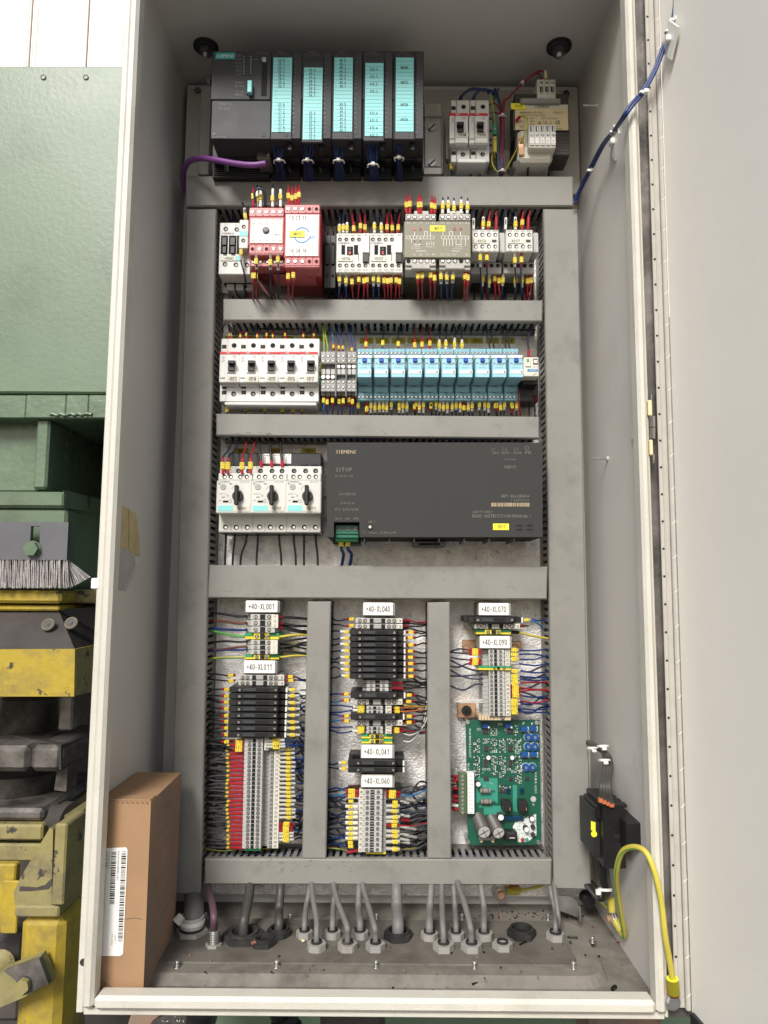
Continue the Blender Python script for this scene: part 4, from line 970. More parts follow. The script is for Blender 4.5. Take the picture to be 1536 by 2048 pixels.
for i, s_ in enumerate(('S33', '24', 'S5', 'S12', 'S22')): b.text(s_, 504+i*13.2, 445, 510+i*13.2, 448.5, HR, 'print_dark')
for i, s_ in enumerate(('A2', 'S34', '37', '14', '24')): b.text(s_, 504+i*13.2, 479.5, 510+i*13.2, 483, HR, 'print_dark')
b.text('SRB 03 1', 549, 467, 564, 470.5, HR, 'print'); b.B(502, 450, 567, 450.4, HR, HR+.0002, 'print_grey', 0); b.B(502, 471.5, 567, 471.9, HR, HR+.0002, 'print_grey', 0)
for i in range(1, 5): b.B(501+i*13.2, 438, 501.4+i*13.2, 449, HR, HR+.0002, 'print_grey', 0)
b.link('lettering', ta)
b = MB(); p = at(532, 461, HR); b.cyl(p, (0, -1, 0), .0046, .0012, 'black', 20); b.cyl(p+Vector((0, -.0012, 0)), (0, -1, 0), .0036, .002, 'term_dark', 16, .003); b.link('adjust_knob', ta)
b = MB(); b.B(500, 512, 570, 534, HR-.034, HR-.012, 'red_clear', .0015)
for i in range(5): b.scr(507+i*14, 523, HR-.012, 4.4, 'hole', 'screw')
b.link('rear_terminals', ta)
tb = red_relay(569, 640, 408, 429, 512, 536, 535, 5, 'red safety relay with white front and blue ring logo, right of the pair', (1, 1, 1, 0, 0), (1, 1, 1, 0, 0), 1)
b = MB()
for i, s_ in enumerate(('13', '23', '33')): b.text(s_, 577.5+i*13.5, 432, 586+i*13.5, 438.5, HR, 'print_dark')
for i, s_ in enumerate(('14', '24', '34')): b.text(s_, 577.5+i*13.5, 498, 586+i*13.5, 504.5, HR, 'print_dark')
for y in (442, 492.5): b.B(574, y, 637, y+.4, HR, HR+.0002, 'print_grey', 0)
for i in range(1, 5): b.B(574+i*12.6, 430, 574.4+i*12.6, 442, HR, HR+.0002, 'print_grey', 0); b.B(574+i*12.6, 493, 574.4+i*12.6, 511, HR, HR+.0002, 'print_grey', 0)
b.link('lettering', tb)
b = MB(); c = at(604, 470, HR+.0003); n = 30; ro, ri = pxm(HR)*17.5, pxm(HR)*15
for i in range(n):
    a0, a1 = R_(25+i*310/n), R_(25+(i+1)*310/n); b.add([c+Vector((math.cos(a), 0, math.sin(a)))*r for a, r in ((a0, ro), (a1, ro), (a1, ri), (a0, ri))], [(0, 1, 2, 3)], 'blue_ring')
b.text('lan', 611, 468, 630, 477, HR+.0002, 'blue_ring'); b.link('ring_logo', tb)
b = MB(); b.B(579, 461.5, 609, 473.5, HR+.0006, HR+.0012, 'yellow_label', 0); b.text('-N0131', 585, 465, 602, 470.5, HR+.0013); b.link('yellow_label', tb)
b = MB(); p0, p1 = at(545, 562, .085), at(634, 581, .05); b.hull8([Vector((p0.x, PL-.085, at(0, 536, .1).z-.0335+.033)), Vector((p1.x, PL-.085, at(0, 536, .1).z-.0005)), Vector((p1.x, PL-.05, at(0, 536, .1).z-.0005)), Vector((p0.x, PL-.05, at(0, 536, .1).z-.0005))]+[Vector((p0.x, PL-.085, at(0, 536, .1).z-.001)), Vector((p1.x, PL-.085, at(0, 536, .1).z-.001)), Vector((p1.x, PL-.05, at(0, 536, .1).z-.001)), Vector((p0.x, PL-.05, at(0, 536, .1).z-.001))], 'red_clear'); b.link('under_label', tb)
# two black fuse holders
fx = []
for i, (x0, x1) in enumerate(((649, 660), (660.5, 671))):
    t = dev('fuse_holder', 'slim black fuse holder right of the red relays, %s of two' % ('left', 'right')[i], 'fuse holder', (x0+x1)/2, 575, 'slim black fuse holders')
    b = MB(); b.B(x0, 470, x1, 576, .006, .055, 'black2', .0008); b.link('housing', t); b = MB(); b.B(x0+2, 484, x1-2, 528, .055, .058, 's7', .0006); b.scr(x0+5.3, 488, .058, 3, 'hole', None); b.scr(x0+5.3, 552, .055, 3, 'hole', None); b.link('fuse_lever', t)
    wire([(x0+6, 577, .03), (x0+6, 590, .03), (x0+6, 612, .03)], 'w_dark', None, True, .0011, '%s marked wire below the slim black fuse holders' % ('left', 'right')[i], mpos=.4, ms=.85)
    wire([(x0+6, 470, .03), (x0+6, 462, .034), (x0-4+5*i, 440, .03), (x0-6+6*i, 420, .03)], 'w_dark', None, False, .0011, '%s dark wire above the slim black fuse holders' % ('left', 'right')[i])
# control relays K0136, K0137
def control_relay(label):
    t = dev('contactor', label, 'contactor', 706, 590, 'small white control relays with red indicator')
    H = .078
    b = MB(); b.B(673, 466, 739, 546, .03, H, 'contactor', .001); b.B(675, 546, 738, 551, .01, H-.008, 'mcb_grey', .001); b.B(675, 552, 738, 575, .005, .04, 'black2', .001); b.link('housing', t)
    b = MB(); b.B(725, 466, 738.5, 505, H, H+.004, 'mcb', .0006); b.B(725.5, 506, 737.5, 524, H, H+.003, 'black', .0006); b.text('LED', 728, 468, 736, 471, H+.004, 'print_dark'); b.link('suppressor', t)
    b = MB(); b.B(683, 490, 690, 509, H, H+.0004, 'hole', 0); b.B(694, 493, 706, 510, H, H+.0004, 'hole', 0); b.B(708, 490, 716, 509, H, H+.0004, 'hole', 0); b.B(697, 502, 702, 509, H+.0004, H+.0015, 'red_relay', .0003); b.B(697, 495, 702, 501, H+.0004, H+.0012, 'black2', .0003); b.link('indicator', t)
    b = MB(); holes(b, [(680+12.7*i, 479) for i in range(4)], H, 4.3, 'contactor', 'mach_steel'); holes(b, [(680+12.7*i, 531) for i in range(5)], H, 4.3, 'contactor', 'mach_steel'); b.link('terminal_openings', t)
    b = MB(); b.text('SIEMENS', 676, 484.5, 699, 488, H, 'print')
    for i, s_ in enumerate(('13NO', '21NC', '31NO', '43NO')): b.text(s_, 676+12.7*i, 469, 684.5+12.7*i, 472, H, 'print_dark')
    for i, s_ in enumerate(('14NO', '22NC', '32NO', '44NO', 'A2')): b.text(s_, 676+12.7*i, 538, 684.5+12.7*i, 541, H, 'print_dark')
    b.text('AC 50Hz 230V', 676, 542.5, 720, 544.5, H, 'print_dark'); b.B(716.5, 505, 717.3, 522, H, H+.0002, 'print', 0); b.link('lettering', t)
    return t
c1 = control_relay('white control relay tagged -K0136 right of the black fuse holders')
c2 = copytree(c1, at(805, 500, .078)-at(739, 500, .078), 'white control relay tagged -K0137 left of the olive relay')
for t, o, s_ in ((c1, 0, '-K0136'), (c2, 66, '-K0137')):
    b = MB(); b.B(676+o, 512, 706+o, 522.5, .078, .0792, 'cream_white', .0003); b.text(s_, 682+o, 514.5, 700+o, 519.5, .0792); b.link('name_tag', t)
# olive safety relay
t = dev('safety_relay', 'large olive grey safety relay tagged -N0171 with clear terminal covers', 'relay', 875, 590)
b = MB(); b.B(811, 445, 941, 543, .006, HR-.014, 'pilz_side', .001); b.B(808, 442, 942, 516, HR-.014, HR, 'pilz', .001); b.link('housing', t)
for k, (x0, x1) in enumerate(((811, 872), (879, 941))):
    b = MB(); b.B(x0, 427, x1, 441, HR-.03, HR-.004, 'clear', .001); b.B(x0+17, 421, x1-14, 430, HR-.02, HR-.008, 'clear', .001)
    for i in range(5): b.scr(x0+6+12.4*i, 434.5, HR-.004, 4.6, 'hole', 'screw')
    b.link('upper_terminals', t)
    b = MB(); b.B(x0, 517, x1, 532, HR-.03, HR-.003, 'clear', .001); b.B(x0, 532, x1, 540, HR-.03, HR-.006, 'term_light', .001); b.B(x0+12, 526, x1-12, 538, HR-.02, HR-.0024, 'clear', .001)
    for i in range(5):
        dk_ = (k == 0 and i == 0) or (k == 1 and i == 3); b.scr(x0+6+12.4*i, 522.5, HR-.003, 4.6, 'hole', None if dk_ else 'screw')
    b.link('lower_terminals', t)
b = MB(); L = HR
for i, s_ in enumerate(('A1', '11', '23', '31', '43')): b.text(s_, 814+12.4*i, 443.5, 820.5+12.4*i, 447.5, L, 'print_white')
for i, s_ in enumerate(('T11', 'T12', 'T13', 'X1', 'X2')): b.text(s_, 881+12.4*i, 443.5, 889.5+12.4*i, 447.5, L, 'print_white')
for i, s_ in enumerate(('12', '24', '32', '44')): b.text(s_, 825.5+12.6*i, 507, 832+12.6*i, 511, L, 'print_white')
for i, s_ in enumerate(('T21', 'T22', 'T23')): b.text(s_, 880.5+12*i, 507, 889+12*i, 511, L, 'print_white')
b.text('A2', 931, 507, 937.5, 511, L, 'print_white'); b.text('pilz', 853, 482, 869, 490, L, 'print_white'); b.text('PNOZ X', 854, 492, 868, 495, L, 'print_white')
def ln(x0, y0, x1, y1, m='print_white', w_=.5): b.B(min(x0, x1)-w_*(x0 == x1), min(y0, y1)-w_*(y0 == y1), max(x0, x1)+w_*(x0 == x1), max(y0, y1)+w_*(y0 == y1), L, L+.0002, m, 0)
for x0, x1 in ((813, 868), (883, 937)):
    ln(x0, 472, x1, 472); ln(x0, 478, x1, 478)
    for i in range(9): ln(x0+i*(x1-x0)/8., 472, x0+i*(x1-x0)/8., 478)
for x in (829, 849, 855, 861, 886, 899, 905, 921): ln(x, 463, x, 472)
ln(849, 463, 855, 463); ln(899, 463, 905, 463)
for x in (823, 829, 841, 887, 893, 899, 905, 922, 931): ln(x, 478, x, 486 if x < 850 else 492)
ln(829, 489, 841, 489); ln(841, 480, 841, 489); ln(829, 480, 829, 489); ln(912, 489, 922, 489); ln(912, 480, 912, 489); ln(832, 502, 852, 502); ln(903, 502, 920, 502)
b.text('PUSH IN', 825, 491, 839, 494, L, 'print_white'); b.text('BUTTON T1', 823, 495.5, 843, 498, L, 'print_white'); b.text('PUSH IN', 911, 492, 925, 494.5, L, 'print_white'); b.text('BUTTON T2', 907, 496, 926, 498.5, L, 'print_white')
b.link('lettering', t)
for x, m in ((828.5, 'red_clear'), (841, 'pilz_side'), (909, 'pilz_side'), (921, 'pilz_side')):
    b = MB(); p = at(x, 458, L); b.ring(p, (0, -1, 0), .0024, .0017, .0005, 'red_clear', 14); b.cyl(p, (0, -1, 0), .0017, .0005, m, 12); b.link('lamp', t)
b = MB(); b.B(860, 451, 890.5, 463, L, L+.0006, 'yellow_label', 0); b.text('-N0171', 866.5, 454, 884, 460, L+.0006); b.link('yellow_label', t)
# auxiliary blocks K0176, K0177
def aux(label):
    t = dev('contactor', label, 'contactor', 975, 590, 'white contactors with auxiliary block')
    H = .092
    b = MB(); b.B(944, 459, 998, 504, .05, H, 'contactor', .001); b.link('auxiliary_block', t)
    b = MB(); b.B(999, 465, 1010, 505, .04, H-.010, 'mcb_grey', .0008); b.text('8', 1002, 500, 1004, 503, H-.01, 'print_dark'); b.link('side_module', t)
    b = MB(); b.B(941, 524, 1003, 547, .02, .062, 'mcb_grey', .001); b.B(944, 506, 1000, 525, .02, .050, 'black2', .001); b.B(944, 547, 1000, 575, .005, .03, 'black2', .001); b.link('base_housing', t)
    b = MB(); holes(b, [(951.5+13*i, 469.5) for i in range(4)], H, 4.2, 'contactor', 'screw'); holes(b, [(951.5+13*i, 493) for i in range(4)], H, 4.2, 'contactor', 'screw'); b.link('terminal_openings', t)
    b = MB(); holes(b, [(945+12.7*i, 531.5) for i in range(5)], .062, 4.6, 'mcb_grey', 'black2'); b.link('base_openings', t)
    b = MB(); b.B(983.5, 479, 993.5, 484.5, H, H+.0004, 'print_grey', 0); b.B(985, 480.5, 992, 483, H+.0004, H+.0006, 'hole', 0)
    for i, s_ in enumerate(('53NO', '61NC', '71NC', '83NO')): b.text(s_, 947+13*i, 460.5, 956+13*i, 463, H, 'print_dark'); b.text(s_, 947+13*i, 500, 956+13*i, 502.5, H, 'print_dark')
    b.link('lettering', t)
    return t
a1 = aux('white contactor tagged -K0176 right of the olive relay')
a2 = copytree(a1, at(1066, 480, .092)-at(998, 480, .092), 'white contactor tagged -K0177 at the right end of the relay row')
for t, o, s_ in ((a1, 0, '-K0176'), (a2, 68, '-K0177')):
    b = MB(); b.B(947+o, 477, 980+o, 487, .092, .093, 'cream_white', .0003); b.text(s_, 953+o, 479.5, 972+o, 484.5, .093); b.link('name_tag', t)
b = MB()
b.B(440, 560, 1070, 590, 0, .008, 'zinc_rail', .0005); tag(b.link('din_rail', org=at(750, 590, 0)), 'zinc rail behind the row of relays and contactors', 'rail')
# wires of row 2
def vset(xs, y0, y1, h, cols, label, group, where, up, yd, k_=.9, hd=.03, r=.0011):
    "sleeved wire ends at a row of terminals: xs positions, y0 terminal end, y1 far end of the sleeve, yd where the wire enters the duct"
    for i, x in enumerate(xs):
        c = cols[i % len(cols)]; jx = random.uniform(-1, 1); jy = random.uniform(-2, 2)
        sl_ = {'r': 'sleeve_red', 'w': 'sleeve_white', 'k': 'sleeve_black', 'n': None}[c[0]]
        wc = {'b': 'w_blue', 'd': 'w_dark', 'r': 'w_red', 'k': 'w_black', 'l': 'w_lblue', 'w': 'w_white', 'o': 'w_orange', 'y': 'w_yellow', 'g': 'w_grey', 'n': 'w_brown'}[c[1]]
        sgn = 1 if yd > y0 else -1
        pts = [(x, y0, h), (x+jx, y1+jy, h-.001)]
        if up == 'loop':   # sleeve stands free, wire bends back into the slots behind
            pts += [(x+jx, y1+jy+sgn*-3, h-.012), (x+jx*2, yd, hd+.02), (x+jx*3, yd+6, hd)]
        else:
            m = (y1+yd)/2; pts += [(x+jx*2+random.uniform(-2, 2), m, (h*2+hd)/3), (x+jx*3+random.uniform(-4, 4), yd, hd)]
        wire(pts, wc, sl_, c[-1] != '-' , r, label % {'n': nth(i), 'c': {'r': 'red', 'w': 'white', 'k': 'black', 'n': 'bare'}[c[0]]}, group, ms=k_, mpos=.5+random.uniform(-.12, .12))
vset([507, 514, 521, 545, 561], 414, 380, .106, ['rr', 'wd', 'wd', 'wd', 'wd'], '%(c)s sleeved wire above the left red relay, %(n)s from its left side', 'wires above the red relays', 0, 'loop', 432)
vset([577, 584, 591.5, 598], 409, 380, .106, ['rr', 'rr', 'rr', 'rr'], 'red sleeved wire above the ring logo relay, %(n)s from its left side', 'wires above the red relays', 0, 'loop', 432)
wire([(512, 412, .108), (509, 385, .114), (518, 377, .116), (529, 386, .114), (531, 414, .106)], 'w_dark', None, False, .0017, 'dark jumper looping over the top of the left red relay')
vset([679, 686.5, 694, 708, 721, 730], 466, 447, .072, ['wd', 'wd', 'wd', 'rr', 'rr', 'rr'], '%(c)s sleeved wire above relay -K0136, %(n)s from the left', 'wires above the small control relays', 0, 's', 418)
vset([749, 763, 774, 785, 796], 466, 447, .072, ['wd', 'wd', 'rr', 'rr', 'rr'], '%(c)s sleeved wire above relay -K0137, %(n)s from the left', 'wires above the small control relays', 0, 's', 418)
vset([813, 820, 837, 842, 863, 869.5], 427, 399, .104, ['rr', 'rr', 'rr', 'rr', 'rr', 'rr'], 'red sleeved wire above the olive relay, %(n)s from the left', 'wires above the olive relay', 0, 'loop', 440)
vset([885, 897, 908, 922, 934.5], 427, 402, .104, ['wd', 'wd', 'wd', 'wd', 'wd'], 'white sleeved wire above the olive relay, %(n)s from the middle', 'wires above the olive relay', 0, 'loop', 440)
vset([947, 966, 977, 992], 459, 436, .086, ['wd-', 'wd', 'rr', 'rr-'], '%(c)s sleeved wire above contactor -K0176, %(n)s from the left', 'wires above the right contactors', 0, 's', 417)
vset([1011, 1031, 1044, 1056], 459, 436, .086, ['wd-', 'wd', 'rr', 'rr-'], '%(c)s sleeved wire above contactor -K0177, %(n)s from the left', 'wires above the right contactors', 0, 's', 417)
wire([(492, 440, .09), (489, 417, .088), (484, 405, .06), (480, 415, .03)], 'w_dark', 'sleeve_white', True, .0011, 'white sleeved wire above the narrow module with teal band', ms=.9, mpos=.3)
wire([(483, 497, .088), (482, 522, .09), (488, 545, .09), (492, 575, .05), (488, 610, .03)], 'w_dark', 'sleeve_white', True, .0012, 'white sleeved wire below the narrow module with teal band', ms=.9, mpos=.35)
vset([461, 500], 572, 588, .04, ['rr', 'rr'], 'red sleeved wire below the far left contactor, %(n)s from the left', 'wires below the far left contactor', 0, 's', 615, .7)
vset([506, 512], 541, 567, .096, ['rr', 'rr'], 'red sleeved wire below the left red relay, %(n)s from the left', 'wires below the red relays', 0, 's', 612)
vset([512.5, 541, 556], 508, 539, HR+.001, ['wd', 'wd', 'wd'], 'white sleeved wire hanging from the left red relay, %(n)s of three', 'wires below the red relays', 0, 's', 612)
vset([577, 587], 538, 566, .106, ['rr', 'rr'], 'red sleeved wire below the ring logo relay, %(n)s from the left', 'wires below the red relays', 0, 's', 612)
for i in range(4): wire([(513+i*2, 560, .09), (524+i*4, 578, .08), (535+i*5, 595, .05), (538+i*5, 612, .03)], ('w_red', 'w_white', 'w_red', 'w_dark')[i], None, False, .0009, ('red', 'white', 'dark red', 'dark')[i]+' thin wire slanting right below the left red relay')
vset([679, 692.5, 704, 718, 728, 734], 549, 574, .07, ['wb', 'wb', 'rr', 'rr', 'rr', 'rr'], '%(c)s sleeved wire below relay -K0136, %(n)s from the left', 'wires below the small control relays', 0, 's', 615)
vset([747, 757, 768, 775, 782, 793, 799], 549, 574, .07, ['wb', 'wb', 'rr', 'rr', 'rr', 'rr', 'rr'], '%(c)s sleeved wire below relay -K0137, %(n)s from the left', 'wires below the small control relays', 0, 's', 615)
vset([836, 844.5, 861, 868.5], 540, 568, .10, ['rr', 'rr', 'rr', 'rr'], 'red sleeved wire below the olive relay, %(n)s from the left', 'wires below the olive relay', 0, 's', 612)
vset([881.5, 893, 906], 540, 568, .10, ['wb', 'wb', 'wb'], 'white sleeved wire below the olive relay, %(n)s from the left', 'wires below the olive relay', 0, 's', 612)
vset([930, 936], 540, 571, .10, ['rr', 'rr'], 'red sleeved wire at the right bottom of the olive relay, %(n)s of two', 'wires below the olive relay', 0, 's', 612)
vset([960, 973.5], 505, 535, .088, ['wd', 'rd'], '%(c)s sleeved wire hanging from the -K0176 auxiliary block', 'wires below the right contactors', 0, 's', 612)
vset([1029, 1043], 505, 535, .088, ['wd', 'rb'], '%(c)s sleeved wire hanging from the -K0177 auxiliary block', 'wires below the right contactors', 0, 's', 612)
vset([965.5, 978.5, 989, 997.5], 549, 574, .056, ['wd', 'wd', 'rr', 'rr'], '%(c)s sleeved wire under contactor -K0176, %(n)s from the left', 'wires below the right contactors', 0, 's', 615)
vset([1006, 1031, 1043.5, 1055, 1062], 549, 574, .056, ['wd', 'wd', 'wd', 'rr', 'rr'], '%(c)s sleeved wire under contactor -K0177, %(n)s from the left', 'wires below the right contactors', 0, 's', 615)

# ================================================================ ROW 3
vset([459, 481, 493.5, 515, 533, 546, 571, 607, 628], 679, 664, .04, ['rd', 'rd', 'rd', 'rd', 'rd', 'rd', 'rd', 'rd', 'rd'], 'red sleeved wire above the five circuit breakers, %(n)s from the left', 'wires above the five circuit breakers', 0, 's', 648, .5)
vset([454, 492, 530, 566, 587, 605], 812, 824, .04, ['nd', 'nd', 'nd', 'nd', 'wd', 'wd'], 'marked wire below the five circuit breakers, %(n)s from the left', 'wires below the five circuit breakers', 0, 's', 840, .9)
for i in range(22):
    x = 450+i*29+random.uniform(-8, 8); 
    if 640 < x < 1060: pass
    wire([(x, 664 if x < 640 else 668, .02), (x+random.uniform(-6, 6), 655, .035), (x+random.uniform(-8, 8), 640, .035)], random.choice(['w_dark', 'w_dark', 'w_blue', 'w_black']), None, False, .0011,
         'dark wire dipping out of the duct above the blue relay row', 'dark wires at the slots above the lower rows')
# PE terminal left of the grey ones
t = dev('earth_terminal', 'yellow-green earth terminal between circuit breakers and grey terminals', 'terminal', 639, 772)
b = MB(); b.B(635, 725, 642, 749, .006, .05, 'term_yellow', .0006); b.B(635, 749, 642, 773, .006, .048, 'term_green', .0006); b.scr(638.5, 736, .05, 2.8); b.scr(638.5, 755, .048, 2.8); b.scr(638.5, 746, .0502, 2.8, 'hole', None); b.link('terminal_block', t)
# grey terminals
t = dev('terminal_strip', 'seven grey terminals between the circuit breakers and blue relays', 'terminals', 677, 795)
gx = [642, 651.7, 661.3, 672.5, 682, 693.5, 703]
for i, x in enumerate(gx):
    b = MB(); w1 = 9.2
    b.B(x, 703, x+w1, 727, .006, .056, 'term_grey', .0006); b.B(x, 727, x+w1, 738, .006, .048, 'term_dark', .0004); b.B(x+.5, 738, x+w1-.5, 749, .006, .054, 'term_light', .0004); b.B(x, 749, x+w1, 760, .006, .048, 'term_dark', .0004)
    b.B(x, 760, x+w1, 783, .006, .056, 'term_grey', .0006); b.B(x+.3, 783, x+w1-.3, 791, .006, .050, 'print_grey', .0006)
    for y in (712, 722, 764, 774): b.scr(x+w1/2, y, .056, 3.1)
    b.link('terminal', t)
    b = MB(); y = 755 if i < 3 else 734; b.cyl(at(x+w1/2, y, .0485), (0, -1, 0), .0027, .004, 'screw', 14); b.link('jumper_screw', t)
b = MB(); b.B(670.9, 701, 672.3, 793, .006, .058, 'term_dark', .0003); b.link('end_plate', t)
b = MB(); b.B(691.6, 701, 693.2, 793, .006, .058, 'term_dark', .0003); b.link('end_plate', t)
b = MB(); b.B(711.8, 701, 713, 793, .006, .058, 'term_dark', .0003); b.link('end_plate', t)
for i, (x, c_, y0) in enumerate(((648, 'w_yellow', 698), (655, 'w_yellow', 698), (667, 'w_lblue', 694), (678, 'w_blue', 696), (686, 'w_blue', 696), (704, 'w_blue', 700), (710, 'w_blue', 700))):
    wire([(x, y0+6, .045), (x, y0-6, .045), (x-3+random.uniform(-3, 3), 672, .04), (x-5+random.uniform(-4, 4), 645, .035)], c_, 'sleeve_red' if i in (2, 3, 5) else None, i in (2, 3, 4, 5), .0012, '%s wire above the seven grey terminals, %s from the left' % (COLN[c_], nth(i)), 'wires above the grey terminals', ms=.6)
vset([647, 655, 665, 678, 687, 697.5, 704.5], 793, 812, .045, ['nl', 'rb', 'rb', 'nb', 'rb', 'rb', 'rb'], 'marked blue wire below the grey terminals, %(n)s from the left', 'wires below the grey terminals', 0, 's', 838, .8)
# blue relays
RX = [715.2+32.35*i for i in range(10)]
def blue_relay(label):
    x = 714.2; t = dev('relay', label, 'relay', x+16, 800, 'blue plug-in relays')
    h0, h1 = .036, .078
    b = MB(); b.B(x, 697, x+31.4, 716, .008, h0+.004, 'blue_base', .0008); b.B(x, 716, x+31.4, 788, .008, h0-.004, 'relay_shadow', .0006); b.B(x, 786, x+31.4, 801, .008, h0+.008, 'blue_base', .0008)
    for i in range(1, 4): b.B(x+7.85*i-.3, 697.5, x+7.85*i+.3, 715, h0+.004, h0+.0042, 'print_grey', 0); b.B(x+7.85*i-.3, 787, x+7.85*i+.3, 800, h0+.008, h0+.0082, 'print_grey', 0)
    b.link('socket', t)
    b = MB()
    for i in range(4): b.scr(x+3.9+7.9*i, 706.5, h0+.0042, 3, 'hole', 'screw'); b.scr(x+3.9+7.9*i, 794, h0+.0082, 3, 'hole', 'screw')
    b.link('terminal_screws', t)
    b = MB(); b.B(x+1, 710, x+30, 716, h0, h1-.006, 'paper', .0006); b.link('upper_clip', t)
    b = MB(); b.B(x+.8, 717, x+28.5, 755, h0-.004, h1, 'blue_relay', .0012); b.link('relay_body', t)
    b = MB(); b.B(x+1.5, 748, x+28, 754.5, h1, h1+.0012, 'blue_relay', .0006); b.B(x+3, 725.5, x+7, 727.5, h1, h1+.0003, 'print_grey', 0); b.B(x+21, 725.5, x+27, 727.5, h1, h1+.0003, 'print_grey', 0); b.text('DC24V', x+9.5, 727, x+24, 730, h1, 'print_dark'); b.text('24V 8A 5', x+7, 734, x+22, 736.5, h1, 'print_grey'); b.link('relief', t)
    b = MB(); b.B(x+10.5, 715, x+19, 723.5, h1-.004, h1+.003, 'blue_tab', .0008); b.link('release_tab', t)
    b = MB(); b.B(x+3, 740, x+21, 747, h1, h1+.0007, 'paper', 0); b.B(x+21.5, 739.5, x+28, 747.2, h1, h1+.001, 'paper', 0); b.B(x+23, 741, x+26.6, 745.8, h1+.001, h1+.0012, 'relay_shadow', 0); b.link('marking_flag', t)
    b = MB(); b.B(x+1.5, 770, x+30, 787, h0-.008, h0+.003, 'blue_base', .0008); b.B(x+9, 771, x+21, 773.5, h0+.003, h0+.0035, 'print_grey', 0); b.B(x+12, 784, x+18, 785.5, h0+.003, h0+.0035, 'print_grey', 0); b.B(x+3, 774, x+28, 783, h0+.003, h0+.0034, 'blue_relay', 0); b.link('retaining_clip', t)
    return t
br = [blue_relay('blue plug-in relay, leftmost of the row of ten')]
stp = (at(1035.5, 750, .036)-at(712, 750, .036))/10
for i in range(1, 10): br.append(copytree(br[0], stp*i, 'blue plug-in relay, %s from the left in the row of ten' % nth(i)))
# relay name labels on the plate
for i, x in enumerate((733, 765, 797, 829, 861, 893, 925, 953, 985, 1016)):
    b = MB(); b.B(x-13, 675.5, x+13, 687, 0, .0008, 'old_label', 0); b.text('-KAG.%d' % ((i+7) % 10), x-8, 678.5, x+8, 684, .0008); o = b.link('name_sticker', org=at(x, 681, 0))
    tag(o, 'yellow sticker on the plate above the %s blue relay' % nth(i), 'sticker', 'yellow stickers above the blue relays')
for i, x in enumerate((462, 500, 538, 576, 614, 640)):
    b = MB(); b.B(x-12, 672, x+12, 682, 0, .0008, 'old_label', 0); b.text('-F011%d' % (3+i), x-8, 674, x+8, 679.5, .0008); tag(b.link('name_sticker', org=at(x, 677, 0)), 'yellow sticker on the plate above the five circuit breakers, %s from the left' % nth(i), 'sticker', 'yellow stickers above the circuit breakers')
vset([732, 765, 797, 829, 844, 859.5, 878, 891.5, 909, 924], 700, 678, .035, ['rr', 'nd', 'nd', 'rr', 'rr', 'rr', 'wd', 'wd', 'wd', 'wd'], 'marked wire above the blue relays, %(n)s from the left', 'wires above the blue relays', 0, 's', 645, .85)
for i, x in enumerate((980, 988, 1012, 1019)): wire([(x, 698, .035), (x-2, 684, .036), (x-6, 664, .036), (x-8, 645, .035)], 'w_black', None, False, .0012, 'black wire above the right end of the blue relays, %s from the left' % nth(i), 'black wires above the blue relays')
xs = []; cs = []
pat = [(3.5, 'nw'), (18.5, 'rr'), (27.5, 'ww')]
for i in range(10):
    for j, (dx, c_) in enumerate([(3.5, 'ww'), (11.5, 'ww') if i in (1, 5, 6) else (18.5, 'rd'), (19.5, 'ww') if i in (1, 2, 5, 7) else (20, 'rr'), (27.8, 'ww')]):
        if i == 7 and j == 1: continue
        xs.append(714+32.35*i+dx+random.uniform(-1, 1)); cs.append(c_)
for i, (x, c_) in enumerate(zip(xs, cs)):
    y1 = 822+random.uniform(-4, 6)
    wire([(x, 802, .036), (x+random.uniform(-1, 1), y1, .036), (x+random.uniform(-2, 2), 832, .033), (x, 846, .03)], 'w_black' if i % 4 else 'w_dark', 'sleeve_red' if c_[0] == 'r' else 'sleeve_white', True, .0011,
         '%s sleeved wire under the blue relay row, %s from its left end' % ('red' if c_[0] == 'r' else 'white', nth(i)), 'wires under the blue relays', ms=.8, mpos=random.uniform(.35, .75), srad=1.9)
# small timer relay
t = dev('timer_relay', 'small cream relay on a black socket at the right end of the blue relays', 'relay', 1060, 805)
b = MB(); b.B(1045, 713, 1076, 769, .03, .062, 'black2', .001); b.link('rear_body', t)
b = MB(); b.B(1047, 714, 1078, 753, .055, .080, 'cream_white', .001); b.link('housing', t)
b = MB(); b.B(1051, 717, 1062, 733, .080, .0815, 'cream_white', .0004); b.B(1054, 717.5, 1058, 724, .0815, .082, 'term_green', .0002); b.B(1066, 717, 1076, 729, .080, .0805, 'print_dark', 0); b.B(1067.5, 720, 1075, 726, .0805, .081, 'cream_white', 0)
b.B(1055, 738, 1076, 743, .080, .0804, 'blue_ring', 0); b.text('TELEMEC', 1058, 739, 1074, 742, .0804, 'print_white'); b.text('24V DC', 1066, 732, 1075, 735, .080, 'print_dark'); b.text('LC1', 1066, 746, 1075, 750, .080, 'print_dark'); b.link('front_marks', t)
b = MB(); b.B(1036, 769, 1077, 803, .008, .042, 'black2', .001)
for x, y in ((1042, 774), (1071, 774), (1041, 790), (1050, 790), (1060, 790), (1070, 790)): b.scr(x, y, .042, 4.3, 'hole', 'mach_steel')
b.link('socket', t)
wire([(1057, 714, .065), (1057, 700, .06), (1056, 680, .05), (1062, 645, .035)], 'w_dark', 'sleeve_red', False, .0011, 'dark wire entering the top of the small cream relay')
wire([(1037, 780, .045), (1037, 800, .045), (1039, 815, .042), (1042, 845, .03)], 'w_red', None, False, .0011, 'red wire leaving the left of the black relay socket')
wire([(1058, 803, .03), (1058, 815, .03), (1060, 845, .03)], 'w_black', None, False, .0012, 'black wire below the middle of the black relay socket'); wire([(1070, 790, .045), (1069, 805, .04), (1071, 845, .03)], 'w_dark', 'sleeve_red', False, .0012, 'dark wire at the right of the black relay socket')
